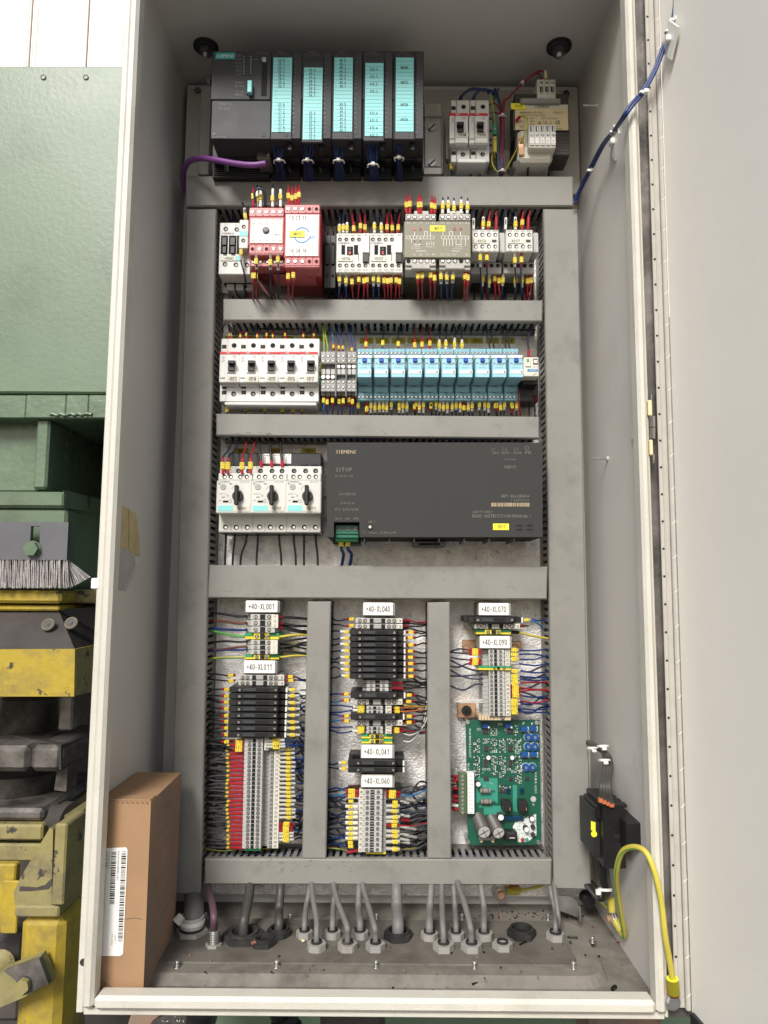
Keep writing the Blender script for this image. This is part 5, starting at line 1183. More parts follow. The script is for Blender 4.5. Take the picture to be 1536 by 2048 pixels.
b = MB(); b.B(440, 742, 1076, 764, 0, .0075, 'zinc_rail', .0005); tag(b.link('din_rail', org=at(750, 764, 0)), 'zinc rail behind the five circuit breakers and blue relays', 'rail')

# ================================================================ ROW 4
def starter(label):
    t = dev('motor_starter', label, 'motor starter', 470, 1066, 'white motor starters with black knobs')
    hb_, hm = .058, .088
    b = MB(); b.B(438, 1027, 505, 1065, .02, hb_+.006, 'contactor', .001); b.B(440, 1062, 505, 1068, .01, hb_-.01, 'black2', .001); b.link('lower_housing', t); b = MB(); b.B(440, 932, 509, 950, .02, hb_, 'contactor', .001); b.link('upper_housing', t)
    b = MB(); b.B(437, 946, 504.5, 961, hb_-.01, hm-.006, 'contactor', .001); b.link('auxiliary_contact', t)
    b = MB(); b.B(433.5, 960.5, 502.5, 1027, hb_-.01, hm, 'contactor', .0012); b.link('front_block', t)
    b = MB(); holes(b, ((454, 942), (477, 942), (497, 942)), hb_, 5.2, 'contactor', 'mach_steel'); holes(b, ((449, 953.5), (461.5, 953.5), (480.5, 953.5), (493.5, 953.5)), hm-.006, 4.4, 'contactor', 'screw'); holes(b, ((451, 1054), (472.5, 1054.5), (494.5, 1054.5)), hb_+.006, 5, 'contactor', 'screw'); b.link('terminal_openings', t)
    b = MB(); c = at(476, 993, hm); b.cyl(c, (0, -1, 0), .0072, .006, 'black2', 26, .0066); b.box(c.x-.0026, c.x+.0026, c.y-.013, c.y-.005, c.z-.0125, c.z+.0135, 'black', .0012); b.link('rotary_knob', t)
    b = MB(); b.B(436, 1011, 466, 1022, hm, hm+.0006, 'cyan', 0); b.link('teal_tag', t)
    b = MB(); c = at(446.5, 974, hm); b.ring(c, (0, -1, 0), .0038, .0032, .0004, 'print_grey', 18); b.cyl(c, (0, -1, 0), .0030, .0006, 'mcb_grey', 16); b.add([c+Vector((x, -.0008, z)) for x, z in ((-.002, -.0006), (.002, .0004), (.002, .0009), (-.002, -.0001))], [(0, 1, 2, 3)], 'print'); b.link('adjust_dial', t)
    b = MB(); b.text('SIEMENS', 437, 962, 460, 965, hm, 'print_dark'); b.text('SIRIUS 3R', 480, 962, 498, 965, hm, 'print_pale'); b.text('CLASS 10', 437, 986, 452, 989, hm, 'print_grey')
    b.B(446, 1001, 456, 1005, hm, hm+.0003, 'hole', 0); b.B(437, 967, 441, 968.5, hm, hm+.0003, 'hole', 0); b.B(459, 967, 464, 968.5, hm, hm+.0003, 'hole', 0); b.B(443, 992, 449, 995, hm, hm+.0008, 'mcb_grey', .0002); p = at(455, 990.5, hm); b.cyl(p, (0, -1, 0), .0012, .0008, 'mcb_grey', 10)
    b.ring(at(460, 1002, hm), (0, -1, 0), .0022, .0018, .0004, 'print_grey', 16); b.text('TEST', 437, 1000, 443, 1002.5, hm, 'print_grey'); b.text('3RV1021-1DA15', 475, 1023.5, 498, 1025.5, hm, 'print_dark')
    q = [at(462+6*math.cos(R_(a_))+14, 993-22*math.sin(R_(a_)), hm+.0002) for a_ in (90, 100, 115, 130, 150)]; q = [at(463+i*2.2, 978-i*2-(.4*i*i if i < 3 else 0), hm+.0002) for i in range(5)]; b.tube(q, .0002, 'print_dark', 3, None, 2)
    for i, s_ in enumerate('135'): b.text(s_, 449+i*21, 935, 450.5+i*21, 937.5, hb_, 'print_dark')
    b.B(461.5, 1048, 461.9, 1062, hb_+.006, hb_+.0062, 'print_grey', 0); b.B(483, 1048, 483.4, 1062, hb_+.006, hb_+.0062, 'print_grey', 0)
    b.link('lettering', t)
    return t
sN = ['-Q0061', '-Q0101', '-Q0111']
st = [starter('white motor starter tagged -Q0061, leftmost of three with black knobs')]
d_ = (at(641.5, 993, .088)-at(502.5, 993, .088))/2
for i in (1, 2): st.append(copytree(st[0], d_*i, 'white motor starter tagged %s, %s of three with black knobs' % (sN[i], ('', 'middle', 'rightmost')[i])))
for i, t in enumerate(st):
    o = 69.5*i; b = MB(); b.B(466.5+o, 1011, 499+o, 1022, .088, .0887, 'cream_white', 0); b.text(sN[i], 474+o, 1013.8, 493+o, 1019.5, .0887); b.link('name_tag', t)
b = MB(); b.B(457, 905, 643, 934, .01, .045, 'black2', .0015); b.B(600, 926, 614, 930, .045, .047, 'black', 0); b.B(621, 926, 635, 930, .045, .047, 'black', 0); BB = dev('busbar_block', 'black busbar block with white rating plate behind the motor starters', 'busbar', 550, 934)
b.link('housing', BB)
b = MB(); b.B(523, 907.5, 582, 927, .045, .0456, 'paper', 0); b.text('SIEMENS', 525, 909.5, 541, 912.5, .0456); b.text('3RV1915-1AB', 548, 909, 570, 912, .0456); b.text('CE', 576, 909, 580, 912, .0456)
for i in range(3): b.text('AB 62 54 Ue 690V IEC', 526, 915+i*4, 578, 917+i*4, .0456)
b.link('rating_plate', BB)
for i, (x, s_) in enumerate(((482, '-Q0061'), (551, '-Q0101'), (618, '-Q0111'))):
    b = MB(); b.B(x-14, 896.5, x+14, 908, 0, .0008, 'old_label', 0); b.text(s_, x-8, 899, x+8, 904.5, .0008); tag(b.link('name_sticker', org=at(x, 902, 0)), 'dark yellow sticker %s on the plate above the motor starters' % s_, 'sticker')
for i, (x, y0, y1, dx) in enumerate(((446, 948, 916, 22), (456, 948, 916, 26), (484.5, 948, 917, 10), (501.5, 946, 917, 10))):
    wire([(x, y0, .084), (x, y1, .082), (x+dx*.5, 900, .06), (x+dx, 874, .035)], 'w_dark' if i < 2 else 'w_red', 'sleeve_red', True, .0012, 'red sleeved wire at the top of motor starter -Q0061, %s from the left' % nth(i), 'wires above the motor starters', ms=1.1)
for i, x in enumerate((523, 544, 565)):
    wire([(x, 934, .058), (x-1, 922, .058), (x-3, 905, .055), (x-4, 874, .04)], 'w_black', 'sleeve_red', False, .0019, 'thick black wire with red end above motor starter -Q0101, %s of three' % nth(i), 'wires above the motor starters', srad=1.3)
for i, (x, dx) in enumerate(((452, -2), (470, -5), (494, -14), (516, -3), (558, 5), (587, 5), (608, 0), (631, 5))):
    wire([(x, 1063, .04), (x+dx*.2, 1085, .04), (x+dx*.8, 1110, .038), (x+dx, 1142, .035)], 'w_black', None, False, .0016, 'thick black wire below the motor starters, %s from the left' % nth(i), 'black wires below the motor starters')
# power supply
t = dev('power_supply', 'wide dark grey power supply with green output terminals, tagged -T0111', 'power supply', 870, 1083)
hs = .10
b = MB(); b.prism([at(x, y, hs) for x, y in ((654, 885), (1085, 885), (1085, 1074), (719, 1074), (719, 1044), (667.5, 1044), (667.5, 1074), (654, 1074))], (0, hs-.015, 0), 'sitop'); b.B(666, 1042, 720, 1088, .02, .066, 'black2', .001); b.link('housing', t)
b = MB(); b.B(671, 1050, 717, 1076, .06, .088, 'sitop_green', .0006); b.B(671, 1064, 717, 1068, .088, .090, 'sitop_green', .0004); b.B(671, 1072, 716, 1083, .05, .080, 'term_green', .0006)
for x in (681, 696, 711): b.ring(at(x, 1057.5, .088), (0, -1, 0), .0032, .0027, .0008, 'black2', 16); b.cyl(at(x, 1057.5, .088), (0, -1, 0), .0026, .0004, 'mach_steel', 14); b.add([at(x, 1057.5, .0886)+Vector(v) for v in ((-.002, 0, .0004), (-.002, 0, -.0003), (.002, 0, -.0001), (.002, 0, .0006))], [(0, 1, 2, 3)], 'hole')
b.link('output_terminals', t)
b = MB(); b.text('SIEMENS', 672, 900, 712, 907, hs, 'gold_print')
for s_, r in (('SITOP', (672, 935, 704, 943)), ('power 20', (671, 949, 706, 953.5)), ('OUTPUT', (678, 986, 712, 991)), ('22.8V-26.4V', (680, 1004, 710, 1008)), ('DC 24V/20A', (671, 1016, 717, 1021)), ('(L+)', (671, 1035, 684, 1039)), ('(M)', (690, 1035, 699, 1039)), ('(M)', (707, 1035, 717, 1039)), ('+', (676, 1027, 679, 1029)), ('-', (711, 1027, 714, 1029)),
             ('OK /', (736, 1041, 750, 1046)), ('O - Adjust - 22.8V-26.4V', (726, 1063, 792, 1067)), ('L1', (982, 896, 990, 901)), ('L2', (1005, 896, 1014, 901)), ('L3', (1028, 896, 1037, 901)), ('3AC 400V - 500V', (985, 903, 1043, 908)), ('PE', (1051, 902, 1062, 908)), ('50/60Hz', (1008, 917, 1032, 920)), ('INPUT', (1008, 931, 1032, 937)),
             ('6EP1 436-2BA00', (1002, 989, 1059, 995)), ('S Q24541200', (1022, 998, 1058, 1002)), ('CAUTION !', (945, 1021, 984, 1026)), ('READ INSTRUCTION MANUAL !', (945, 1029, 1061, 1035))): b.text(s_, *r, hs, 'print_pale')
b.ring(at(1054, 896, hs+.0002), (0, -1, 0), .0027, .0022, .0001, 'print_pale', 16)
x = 983
while x < 1059: wd = random.choice((.5, 1., 1.6)); b.B(x, 1005.5, min(x+wd, 1059), 1013, hs, hs+.0002, 'gold_print', 0); x += wd+random.choice((.5, .8, 1.2))
b.link('lettering', t)
b = MB(); b.B(986, 1047, 1018, 1060, hs, hs+.0005, 'yellow_label', 0); b.text('-T0111', 993, 1050.5, 1010, 1057, hs+.0005); b.link('yellow_label', t)
b = MB()
for x in (1033, 1053.5):
    for y in (1049.5, 1057.5): b.B(x, y, x+11.5, y+3.3, hs, hs+.0003, 'hole', 0)
b.link('vent_slots', t)
b = MB(); p = at(740, 1054, hs); b.ring(p, (0, -1, 0), .0036, .0026, .001, 'black', 16); b.cyl(p, (0, -1, 0), .0024, .0012, 'screw', 12, .0016); b.link('status_lamp', t)
b = MB(); b.B(826, 1082, 893, 1092, .012, .055, 'term_dark', .001); b.B(838, 1086, 880, 1091, .055, .056, 'hole', 0); b.link('release_latch', t)
for i in range(7):
    b = MB(); x = 728+i*50; b.B(x, 1076, x+1, 1083, .03, hs-.005, 'term_dark', 0); b.link('vent_rib', t)
for i, (x, dx) in enumerate(((682, 2), (695, 8))): wire([(x, 1076, .07), (x+1, 1098, .066), (x+4+dx*.5, 1110, .05), (x-2+dx*.5, 1142, .035)], 'w_blue', None, True, .0022, 'thick blue wire below the green output terminals, %s of two' % ('left', 'right')[i], 'blue wires from the power supply', ms=1.2, mpos=.4)
b = MB()
for y in (986, 1028): b.B(645, y, 653, y+8, .0, .012, 'steel', .0006)
b.B(640, 975, 660, 1040, 0, .006, 'zinc_rail', .0005); tag(b.link('din_rail', org=at(650, 1040, 0)), 'zinc rail end showing between the starters and the dark power supply', 'rail')

# ================================================================ ROW 5 : terminal strips
def rail_v(x0, x1, y0, y1, label):
    b = MB(); b.B(x0, y0, x1, y1, 0, .0075, 'zinc_rail', .0005); tag(b.link('din_rail', org=at((x0+x1)/2, y1, 0)), label, 'rail')
def plate_label(x0, x1, y0, y1, txt, h=.058):
    t = dev('strip_label', 'white engraved plate reading %s' % txt, 'label', (x0+x1)/2, y1, 'white terminal strip name plates')
    b = MB(); b.B(x0-1.5, y0+1, x1+4, y1+1, .006, h-.004, 'term_grey', .0008); b.link('label_holder', t)
    b = MB(); b.B(x0, y0, x1, y1, h-.004, h, 'paper', .0006); b.link('plate', t)
    b = MB(); m = (y0+y1)/2; b.text(txt, x0+5, m-5.2, x1-6, m+5.2, h); b.link('lettering', t)
    return t
def term(t, x0, x1, y0, y1, kind='g', h=.055):
    "one rail-mounted terminal lying across the vertical rail"
    b = MB(); w_ = x1-x0; c = (x0+x1)/2; hy = y1-y0; r = min(4.2, hy*.36); m = (y0+y1)/2
    if kind == 'g':      # plain grey feed-through
        b.B(x0, y0, x1, y1-.4, .006, h-.012, 'term_grey', .0005); b.B(x0+w_*.14, y0, x1-w_*.1, y1-.4, h-.012, h, 'term_light', .0005)
        b.B(c-w_*.06, y0+.8, c+w_*.10, y1-1, h, h+.0002, 'hole', 0); b.scr(c-w_*.2, m, h, r); b.scr(c+w_*.22, m, h, r)
    elif kind == 'pe':
        b.B(x0-2, y0, x1+2, m, .006, h-.006, 'term_green', .0004); b.B(x0-2, m, x1+2, y1-.4, .006, h-.006, 'term_yellow', .0004)
        b.B(c-w_*.26, y0+.5, c+w_*.22, y1-.8, h-.006, h-.002, 'term_yellow', .0004); b.B(c-w_*.06, y0+1, c+w_*.08, y1-1.4, h-.002, h-.0016, 'hole', 0); b.scr(c-w_*.16, m, h-.002, r); b.scr(c+w_*.15, m, h-.002, r)
    elif kind == 'w':    # wide double-level
        b.B(x0, y0, x1, y1-.4, .006, h, 'term_light', .0006); b.B(x0+w_*.33, y0+1, x0+w_*.42, y1-1, h, h+.0003, 'hole', 0); b.B(x0+w_*.60, y0+1, x0+w_*.69, y1-1, h, h+.0003, 'hole', 0); b.B(x0+w_*.43, y0+1.2, x0+w_*.59, y1-1.4, h, h+.0006, 'term_grey', .0002)
        for u in (.10, .22, .78, .90): b.scr(x0+w_*u, m, h, r)
        b.B(x1-1, y0+.6, x1+8, y1-1, h-.006, h+.0005, 'cream_white', .0003); b.text('58', x1+1.6, m-2.4, x1+5.6, m+2.4, h+.0006)
    elif kind == 'f':    # black fuse terminal
        b.B(x0, y0, x1-w_*.14, y1-.6, .006, h+.004, 'black2', .0006); b.B(x0+w_*.12, y0+.4, x1-w_*.16, y1-1, h+.004, h+.010, 'black2', .0008); b.B(x0+w_*.25, y0+3, x0+w_*.46, y1-3.4, h+.010, h+.0112, 's7_col', .0003)
        b.B(x0+w_*.48, y0+3, x0+w_*.68, y1-3.4, h+.010, h+.0106, 'hole', 0); b.scr(x0+w_*.18, m, h+.010, r*.8); b.scr(x0+w_*.80, m, h+.010, r*.8)
        b.B(x1-w_*.14, y0+1, x1-w_*.03, y1-2, .02, h-.002, 'black', .0006); b.B(x1-w_*.03, y0+2, x1, y1-1.4, .02, h-.001, 'sleeve_white', .0003)
    return b.link('terminal', t)
def hset(ys, x0, x1, h, cols, label, group, xd, spread=6, hd=.03, ms=.75, r=.0011, yjit=1.5, mpos=.55, srad=1.75, conv=0.):
    "sleeved wires leaving a vertical strip sideways: x0 terminal end, x1 sleeve end, xd where they enter the duct"
    for i, y in enumerate(ys):
        c = cols[i % len(cols)]; j = random.uniform(-yjit, yjit)
        sl_ = {'r': 'sleeve_red', 'w': 'sleeve_white', 'k': 'sleeve_black', 'n': None}[c[0]]
        wc = {'b': 'w_blue', 'd': 'w_dark', 'r': 'w_red', 'k': 'w_black', 'l': 'w_lblue', 'w': 'w_white', 'o': 'w_orange', 'y': 'w_yellow', 'g': 'w_grey', 'n': 'w_brown'}[c[1]]
        e_ = random.uniform(-spread, spread)+conv; jx = random.uniform(-1.5, 1.5)
        wire([(x0, y, h), (x1+jx, y+j, h-.002), (x1*.5+xd*.5, y+j*2+e_*.35+random.uniform(-4, 4.5), h*.55+hd*.45), (xd, y+e_, hd)], wc, sl_, not c.endswith('-'), r,
             label % {'n': nth(i), 'c': {'r': 'red', 'w': 'white', 'k': 'black', 'n': COLN[wc]}[c[0]]}, group, ms=ms, mpos=mpos, srad=srad)
# --- left strip
rail_v(505, 540, 1205, 1712, 'upright zinc rail behind the left terminal strip')
plate_label(492, 555, 1201, 1225, '+40-XL001'); plate_label(488, 550, 1321, 1347, '+40-XL011')
t = dev('terminal_strip', 'grey and yellow-green terminals under the +40-XL001 plate', 'terminals', 525, 1320)
for y0, y1, k in ((1228, 1240, 'g'), (1240, 1252.5, 'g'), (1253, 1266, 'g'), (1266, 1279.5, 'pe'), (1280, 1290, 'g'), (1290, 1300, 'g'), (1300, 1309.5, 'g'), (1309.5, 1319.5, 'pe')): term(t, 492, 556, y0, y1, k)
b = MB(); b.B(543, 1229, 556, 1256, .055, .0562, 'cream_white', .0003); b.B(541, 1280, 555, 1308, .055, .0562, 'cream_white', .0003)
for i, s_ in enumerate(('L1', 'L2', 'L3')): b.text(s_, 547.5, 1231+i*9, 552, 1235.5+i*9, .0562)
for i in range(3): b.text('123'[i], 547, 1283+i*9.4, 549, 1287.5+i*9.4, .0562)
b.link('number_strip', t)
cw = ['n', 'n', 'n']
LW = [(1232, 1224, 'w_black'), (1246, 1239, 'w_brown'), (1259, 1256, 'w_blue'), (1272, 1258, 'w_green'), (1283, 1287, 'w_black'), (1293, 1300, 'w_brown'), (1299, 1303, 'w_blue'), (1314, 1318, 'w_yellow')]
for i, (y, yd, c_) in enumerate(LW): wire([(494, y, .046), (478, y+1, .044), (448, (y+yd)/2+random.uniform(-3, 3), .038), (410, yd, .03)], c_, None, False, .0018 if i < 4 else .0015, '%s wire entering the +40-XL001 terminals from the left, %s down' % (COLN.get(c_, 'green'), nth(i)), 'wires left of the upper left terminals')
RW = [(1234, 1238, 'w_black'), (1247, 1252, 'w_black'), (1256, 1268, 'w_black'), (1273, 1270, 'w_yellow'), (1283, 1275, 'w_black'), (1294, 1290, 'w_black'), (1302, 1310, 'w_black'), (1314, 1312, 'w_yellow')]
for i, (y, yd, c_) in enumerate(RW): wire([(557, y, .046), (565, y, .045), (590, (y+yd)/2+random.uniform(-2, 3), .04), (622, yd, .03)], c_, 'sleeve_red' if i < 3 else None, False, .0018 if i < 4 else .0015, '%s wire leaving the +40-XL001 terminals to the right, %s down' % (COLN[c_], nth(i)), 'wires right of the upper left terminals', srad=1.3)
b = MB(); b.B(560, 1282, 597, 1308, 0, .003, 'cream', .0008); p = at(582, 1297, .003); b.ring(p, (0, -1, 0), .006, .004, .002, 'steel', 18); b.cyl(p, (0, -1, 0), .0036, .004, 'mach_steel', 14); tag(b.link('earth_clamp', org=p), 'yellowish earth clamp plate on the galvanised sheet right of the upper left terminals', 'clamp')
t = dev('terminal_strip', 'two wide grey terminals under the +40-XL011 plate', 'terminals', 525, 1372)
for y in (1349.5, 1361): term(t, 477, 560, y, y+11, 'w')
hset([1350, 1361], 470, 456, .05, ['rk', 'rk'], 'red sleeved wire left of the wide grey +40-XL011 terminals, %(n)s down', 'wires left of the +40-XL011 terminals', 410, 4, conv=-4)
hset([1353, 1361], 572, 590, .05, ['rd', 'rb'], 'red sleeved wire right of the wide grey +40-XL011 terminals, %(n)s down', 'wires right of the +40-XL011 terminals', 622, 4)
t = dev('fuse_terminal_strip', 'eight black fuse terminals in the left strip', 'fuse terminals', 515, 1476)
for i in range(8): term(t, 458.5-.4*i, 575-.4*i, 1373.5+12.9*i, 1386.2+12.9*i, 'f')
hset([1379+12.9*i for i in range(8)]+[1483], 460, 443, .05, ['rk'], 'red sleeved black wire left of the black fuse terminals in the left strip, %(n)s down', 'wires left of the left fuse terminals', 408, 5, mpos=.35, conv=-2)
hset([1379+12.9*i for i in range(8)], 574, 599, .05, ['wd'], 'white sleeved wire right of the black fuse terminals in the left strip, %(n)s down', 'wires right of the left fuse terminals', 620, 4, mpos=.45)
t = dev('terminal_strip', 'long leaning strip of grey terminals with red sleeves in the left bay', 'terminals', 515, 1698)
N = 26
for i in range(N):
    y0 = 1477+8.5*i; s_ = -i*.19
    b = MB(); x = 490+s_
    b.B(x-1, y0, x+36, y0+8.3, .01, .055, 'term_light', .0004); b.B(x+36, y0, x+58, y0+8.3, .006, .040, 'term_grey', .0004)
    b.B(x+15.5, y0+.5, x+22, y0+7.8, .055, .0552, 'hole', 0); b.scr(x+9.5, y0+4.2, .055, 3.5); b.scr(x+29, y0+4.2, .055, 3.5)
    if i > 2:
        b.B(x+49, y0-1, x+58, y0+7, .040, .044, 'term_grey', .0004); b.scr(x+55, y0+3, .044, 2.7, 'print_dark'); b.B(x+59, y0-1, x+71, y0+7.3, .036, .0445, 'cream_white', .0002)
        b.text(['E1%d' % (i-3), 'E%d' % (i+7), '07%d' % (i % 10)][0 if i < 13 else 1 if i < 18 else 2], x+62, y0+1, x+68, y0+5.2, .0447, 'print_dark')
    else: b.B(x+39, y0-2, x+47, y0+6.5, .044, .053, 'cream_white', .0002); b.text('10', x+41, y0+.6, x+45, y0+4.6, .0532, 'print_dark')
    b.link('terminal', t)
b = MB(); b.B(487, 1697, 522, 1702, .006, .05, 'term_green', .0004); b.B(512, 1691, 540, 1698, .006, .04, 'term_yellow', .0004); b.link('end_earth_terminal', t)
hset([1482+8.55*i for i in range(26)], 488, 459, .05, ['rg'], 'red sleeved wire left of the long grey terminals, %(n)s down', 'red sleeved wires left of the long grey terminals', 404, 6, mpos=1.12, ms=.42, srad=1.85, yjit=1, r=.00125)
hset([1484, 1491, 1499], 488, 467, .055, ['rk'], 'red sleeved wire with clear yellow marker left of the long grey terminals, %(n)s down', 'marked wires left of the long grey terminals', 404, 5, mpos=.45, ms=1.0, srad=1.9)
hset([1481, 1488, 1494], 532, 570, .054, ['wb'], 'white sleeved wire over the top right of the long grey terminals, %(n)s down', 'wires right of the long grey terminals', 614, 8, mpos=.55, ms=1.)
hset([1499+8.5*i for i in range(17)], 558, 590, .044, ['wd', 'wd', 'wb'], 'white sleeved wire right of the long grey terminals, %(n)s down', 'wires right of the long grey terminals', 612, 6, mpos=.6, ms=.7, srad=1.7)
hset([1648, 1654, 1661, 1667, 1673, 1680], 558, 587, .044, ['rd', 'rk', 'rb', 'wk', 'wk', 'wk'], '%(c)s sleeved wire at the lower right of the long grey terminals, %(n)s of six', 'wires right of the long grey terminals', 610, 6, mpos=.5, ms=.9, srad=1.8)
wire([(487, 1690, .03), (470, 1699, .03), (440, 1702, .03), (406, 1696, .03)], 'w_yellow', None, False, .001, 'yellow-green wire curving under the red sleeves to the left duct')
for i in range(26):
    y = 1400+i*11.5; wire([(452, y+4, .028), (436, y+random.uniform(-3, 6), .026), (404, y+random.uniform(-10, 4), .024)], random.choice(['w_grey', 'w_black']), None, False, .00125, 'grey wire curving out of the left duct, %s from the top' % nth(i), 'grey wires curving out of the left duct')

# --- middle strip
rail_v(738, 770, 1205, 1712, 'upright zinc rail behind the middle terminal strip')
plate_label(727, 786, 1205, 1231, '+40-XL040'); plate_label(723, 785, 1490, 1517, '+40-XL041'); plate_label(723, 785, 1549, 1575, '+40-XL060')
t = dev('terminal_strip', 'two wide grey terminals under the +40-XL040 plate', 'terminals', 757, 1258)
for y in (1236, 1247.5): term(t, 711, 797, y, y+11, 'w')
hset([1238, 1251], 708, 692, .05, ['rd', 'rd'], 'red sleeved wire left of the wide +40-XL040 terminals, %(n)s down', 'wires left of the middle strip', 660, 4, mpos=.3)
hset([1241, 1246, 1252, 1257], 806, 818, .05, ['rr-', 'kk-', 'rk-', 'kk-'], '%(c)s sleeved wire right of the wide +40-XL040 terminals, %(n)s down', 'wires right of the middle strip', 858, 9)
t = dev('fuse_terminal_strip', 'eight black fuse terminals in the middle strip', 'fuse terminals', 755, 1359)
for i in range(8): term(t, 699.5, 811, 1259+12.5*i, 1271.3+12.5*i, 'f')
hset([1264+12.6*i for i in range(8)], 699, 682, .05, ['wd'], 'white sleeved wire left of the middle black fuse terminals, %(n)s down', 'wires left of the middle fuse terminals', 658, 4, mpos=.3)
hset([1264+12.6*i for i in range(8)], 811, 832, .05, ['rk'], 'red sleeved wire right of the middle black fuse terminals, %(n)s down', 'wires right of the middle fuse terminals', 858, 5, mpos=.5)
t = dev('terminal_strip', 'three small grey terminals below the middle black fuse terminals', 'terminals', 752, 1383)
for i in range(3): term(t, 725, 783, 1360+7.8*i, 1367.6+7.8*i, 'g')
hset([1366, 1376], 784, 806, .05, ['rk-', 'rk-'], 'red sleeved wire right of the three small grey terminals, %(n)s down', 'wires right of the middle strip', 858, 6, srad=2.2)
for j, (yf, yw, yg, lab) in enumerate(((1384, 1398, 1412, 'upper'), (1427, 1440, 1453, 'lower'))):
    t = dev('fuse_terminal', 'single black fuse terminal, %s of two below the three small grey terminals' % lab, 'fuse terminal', 752, yf+14)
    term(t, 701, 811-j*2, yf, yf+14, 'f')
    t = dev('terminal_strip', 'wide grey terminal with two small ones, %s group of the middle strip' % lab, 'terminals', 752, yg+14)
    term(t, 709, 797, yw, yw+12.5, 'w'); term(t, 727, 770, yg, yg+7.5, 'g'); term(t, 727, 770, yg+7.7, yg+15, 'g')
    b = MB(); b.B(771, yg, 783, yg+15, .04, .056, 'cream_white', .0003)
    for q in range(2): b.text(('W10', '22W')[q], 773, yg+1.8+q*7.4, 781, yg+6+q*7.4, .0562)
    b.link('number_strip', t)
    hset([yf+4, yw+2], 700, 684, .05, ['rb', 'rl'], 'red sleeved wire left of the %s single black fuse terminal, %%(n)s down' % lab, 'wires left of the middle strip', 658, 5, mpos=.4)
    hset([yg+1, yg+9], 726, 706, .05, ['wb', 'wb'], 'white sleeved wire left of the %s small terminal pair, %%(n)s down' % lab, 'wires left of the middle strip', 658, 6, mpos=.2, ms=1.)
    hset([yf+6, yw+5], 810, 830, .05, ['rk', 'rk'], 'red sleeved wire right of the %s single black fuse terminal, %%(n)s down' % lab, 'wires right of the middle strip', 858, 8, mpos=.4)
    hset([yg-2, yg+4, yg+10], 786, 806, .05, [('ky-', 'no', 'no'), ('kw-', 'rg', 'rr')][j], 'wire right of the %s small terminal pair, %%(n)s down' % lab, 'wires right of the middle strip', 858, 7, mpos=.4)
for i in range(5): wire([(806, 1462+i*5, .045), (822, 1466+i*4, .045), (843, 1458, .04), (848+i*2, 1430, .035), (852+i*2, 1400, .03)], random.choice(['w_grey', 'w_white']), None, False, .0009, 'thin grey wire bending up right of the yellow-green middle terminals, %s of five' % nth(i), 'thin grey wires right of the middle strip')
t = dev('earth_terminals', 'two yellow-green earth terminals above the +40-XL041 plate', 'terminals', 752, 1489)
for i in range(2): term(t, 725, 783, 1468.5+10*i, 1478+10*i, 'pe')
t = dev('fuse_terminal_strip', 'two black fuse terminals between the +40-XL041 and +40-XL060 plates', 'fuse terminals', 752, 1547)
for i in range(2): term(t, 696, 809, 1520+13.5*i, 1533+13.5*i, 'f')
b = MB(); b.B(698, 1508, 706, 1520, .02, .05, 'black2', .0008); b.B(706, 1508, 730, 1512, .02, .048, 'black', 0); b.B(790, 1512, 808, 1520, .02, .05, 'black2', .0008); b.link('end_bracket', t)
hset([1525, 1537], 694, 678, .05, ['wd', 'wd'], 'white sleeved wire left of the two black fuse terminals above +40-XL060, %(n)s down', 'wires left of the middle strip', 657, 4, mpos=.35)
b = MB(); b.B(696, 1571, 730, 1590, 0, .006, 'w_brown', .0006); b.B(770, 1566, 802, 1585, 0, .006, 'term_dark', .0006); tag(b.link('rail_bracket', org=at(750, 1580, 0)), 'brown rail bracket behind the +40-XL060 plate', 'bracket')
t = dev('terminal_strip', 'twelve grey terminals with white numbers under the +40-XL060 plate', 'terminals', 745, 1706)
for i in range(12):
    y0 = 1579+10.5*i; s_ = -.15*i; b = MB(); x = 727+s_
    b.B(x-1, y0, x+38, y0+10.2, .008, .055, 'term_light', .0005); b.B(x+38, y0, x+46, y0+10.2, .008, .045, 'term_grey', .0004); b.B(x+14, y0+.8, x+22, y0+9.4, .055, .0552, 'hole', 0); b.B(x+15, y0+3.5, x+21, y0+6.5, .0552, .0556, 'term_dark', 0); b.scr(x+8, y0+5, .055, 3.3); b.scr(x+29.5, y0+5, .055, 3.3)
    b.B(x-8.5, y0, x-1, y0+10, .045, .0545, 'cream_white', .0003); b.text(('E4%d', 'E5%d')[i > 4] % (i % 10), x-6.6, y0+2.8, x-2.4, y0+7, .0547, 'print_dark')
    b.link('terminal', t)
b = MB(); b.B(732, 1704, 772, 1709, .006, .045, 'term_yellow', .0005); b.link('end_earth_terminal', t)
hset([1583, 1591], 717, 693, .052, ['rb', 'rl'], 'red sleeved wire at the top left of the +40-XL060 terminals, %(n)s down', 'wires left of the +40-XL060 terminals', 656, 5, mpos=.55, ms=1., srad=2.2)
hset([1601, 1613.5, 1625, 1634, 1646, 1657, 1667, 1676, 1684, 1692], 716, 692, .05, ['kd', 'wd', 'wd', 'wd', 'wd', 'wd', 'wd', 'wb', 'kd', 'kb'], '%(c)s sleeved wire left of the +40-XL060 terminals, %(n)s down', 'wires left of the +40-XL060 terminals', 655, 6, mpos=.6, ms=.75, srad=2.2)
wire([(716, 1705, .03), (700, 1703, .03), (680, 1698, .03), (655, 1696, .03)], 'w_yellow', None, False, .001, 'yellow-green wire curving left under the +40-XL060 terminals')
b = MB(); b.tube([at(695, 1704, .04), at(718, 1699, .045)], .0022, 'sleeve_red', 8, None, 1); tag(b.link('empty_sleeve', org=at(695, 1704, .04)), 'loose red sleeve at the bottom left of the +40-XL060 terminals', 'sleeve')
hset([1584, 1592], 772, 800, .052, ['rd', 'rl'], 'red sleeved wire at the top right of the +40-XL060 terminals, %(n)s down', 'wires right of the +40-XL060 terminals', 858, 3, mpos=.45, ms=1., srad=2.2, conv=-14)
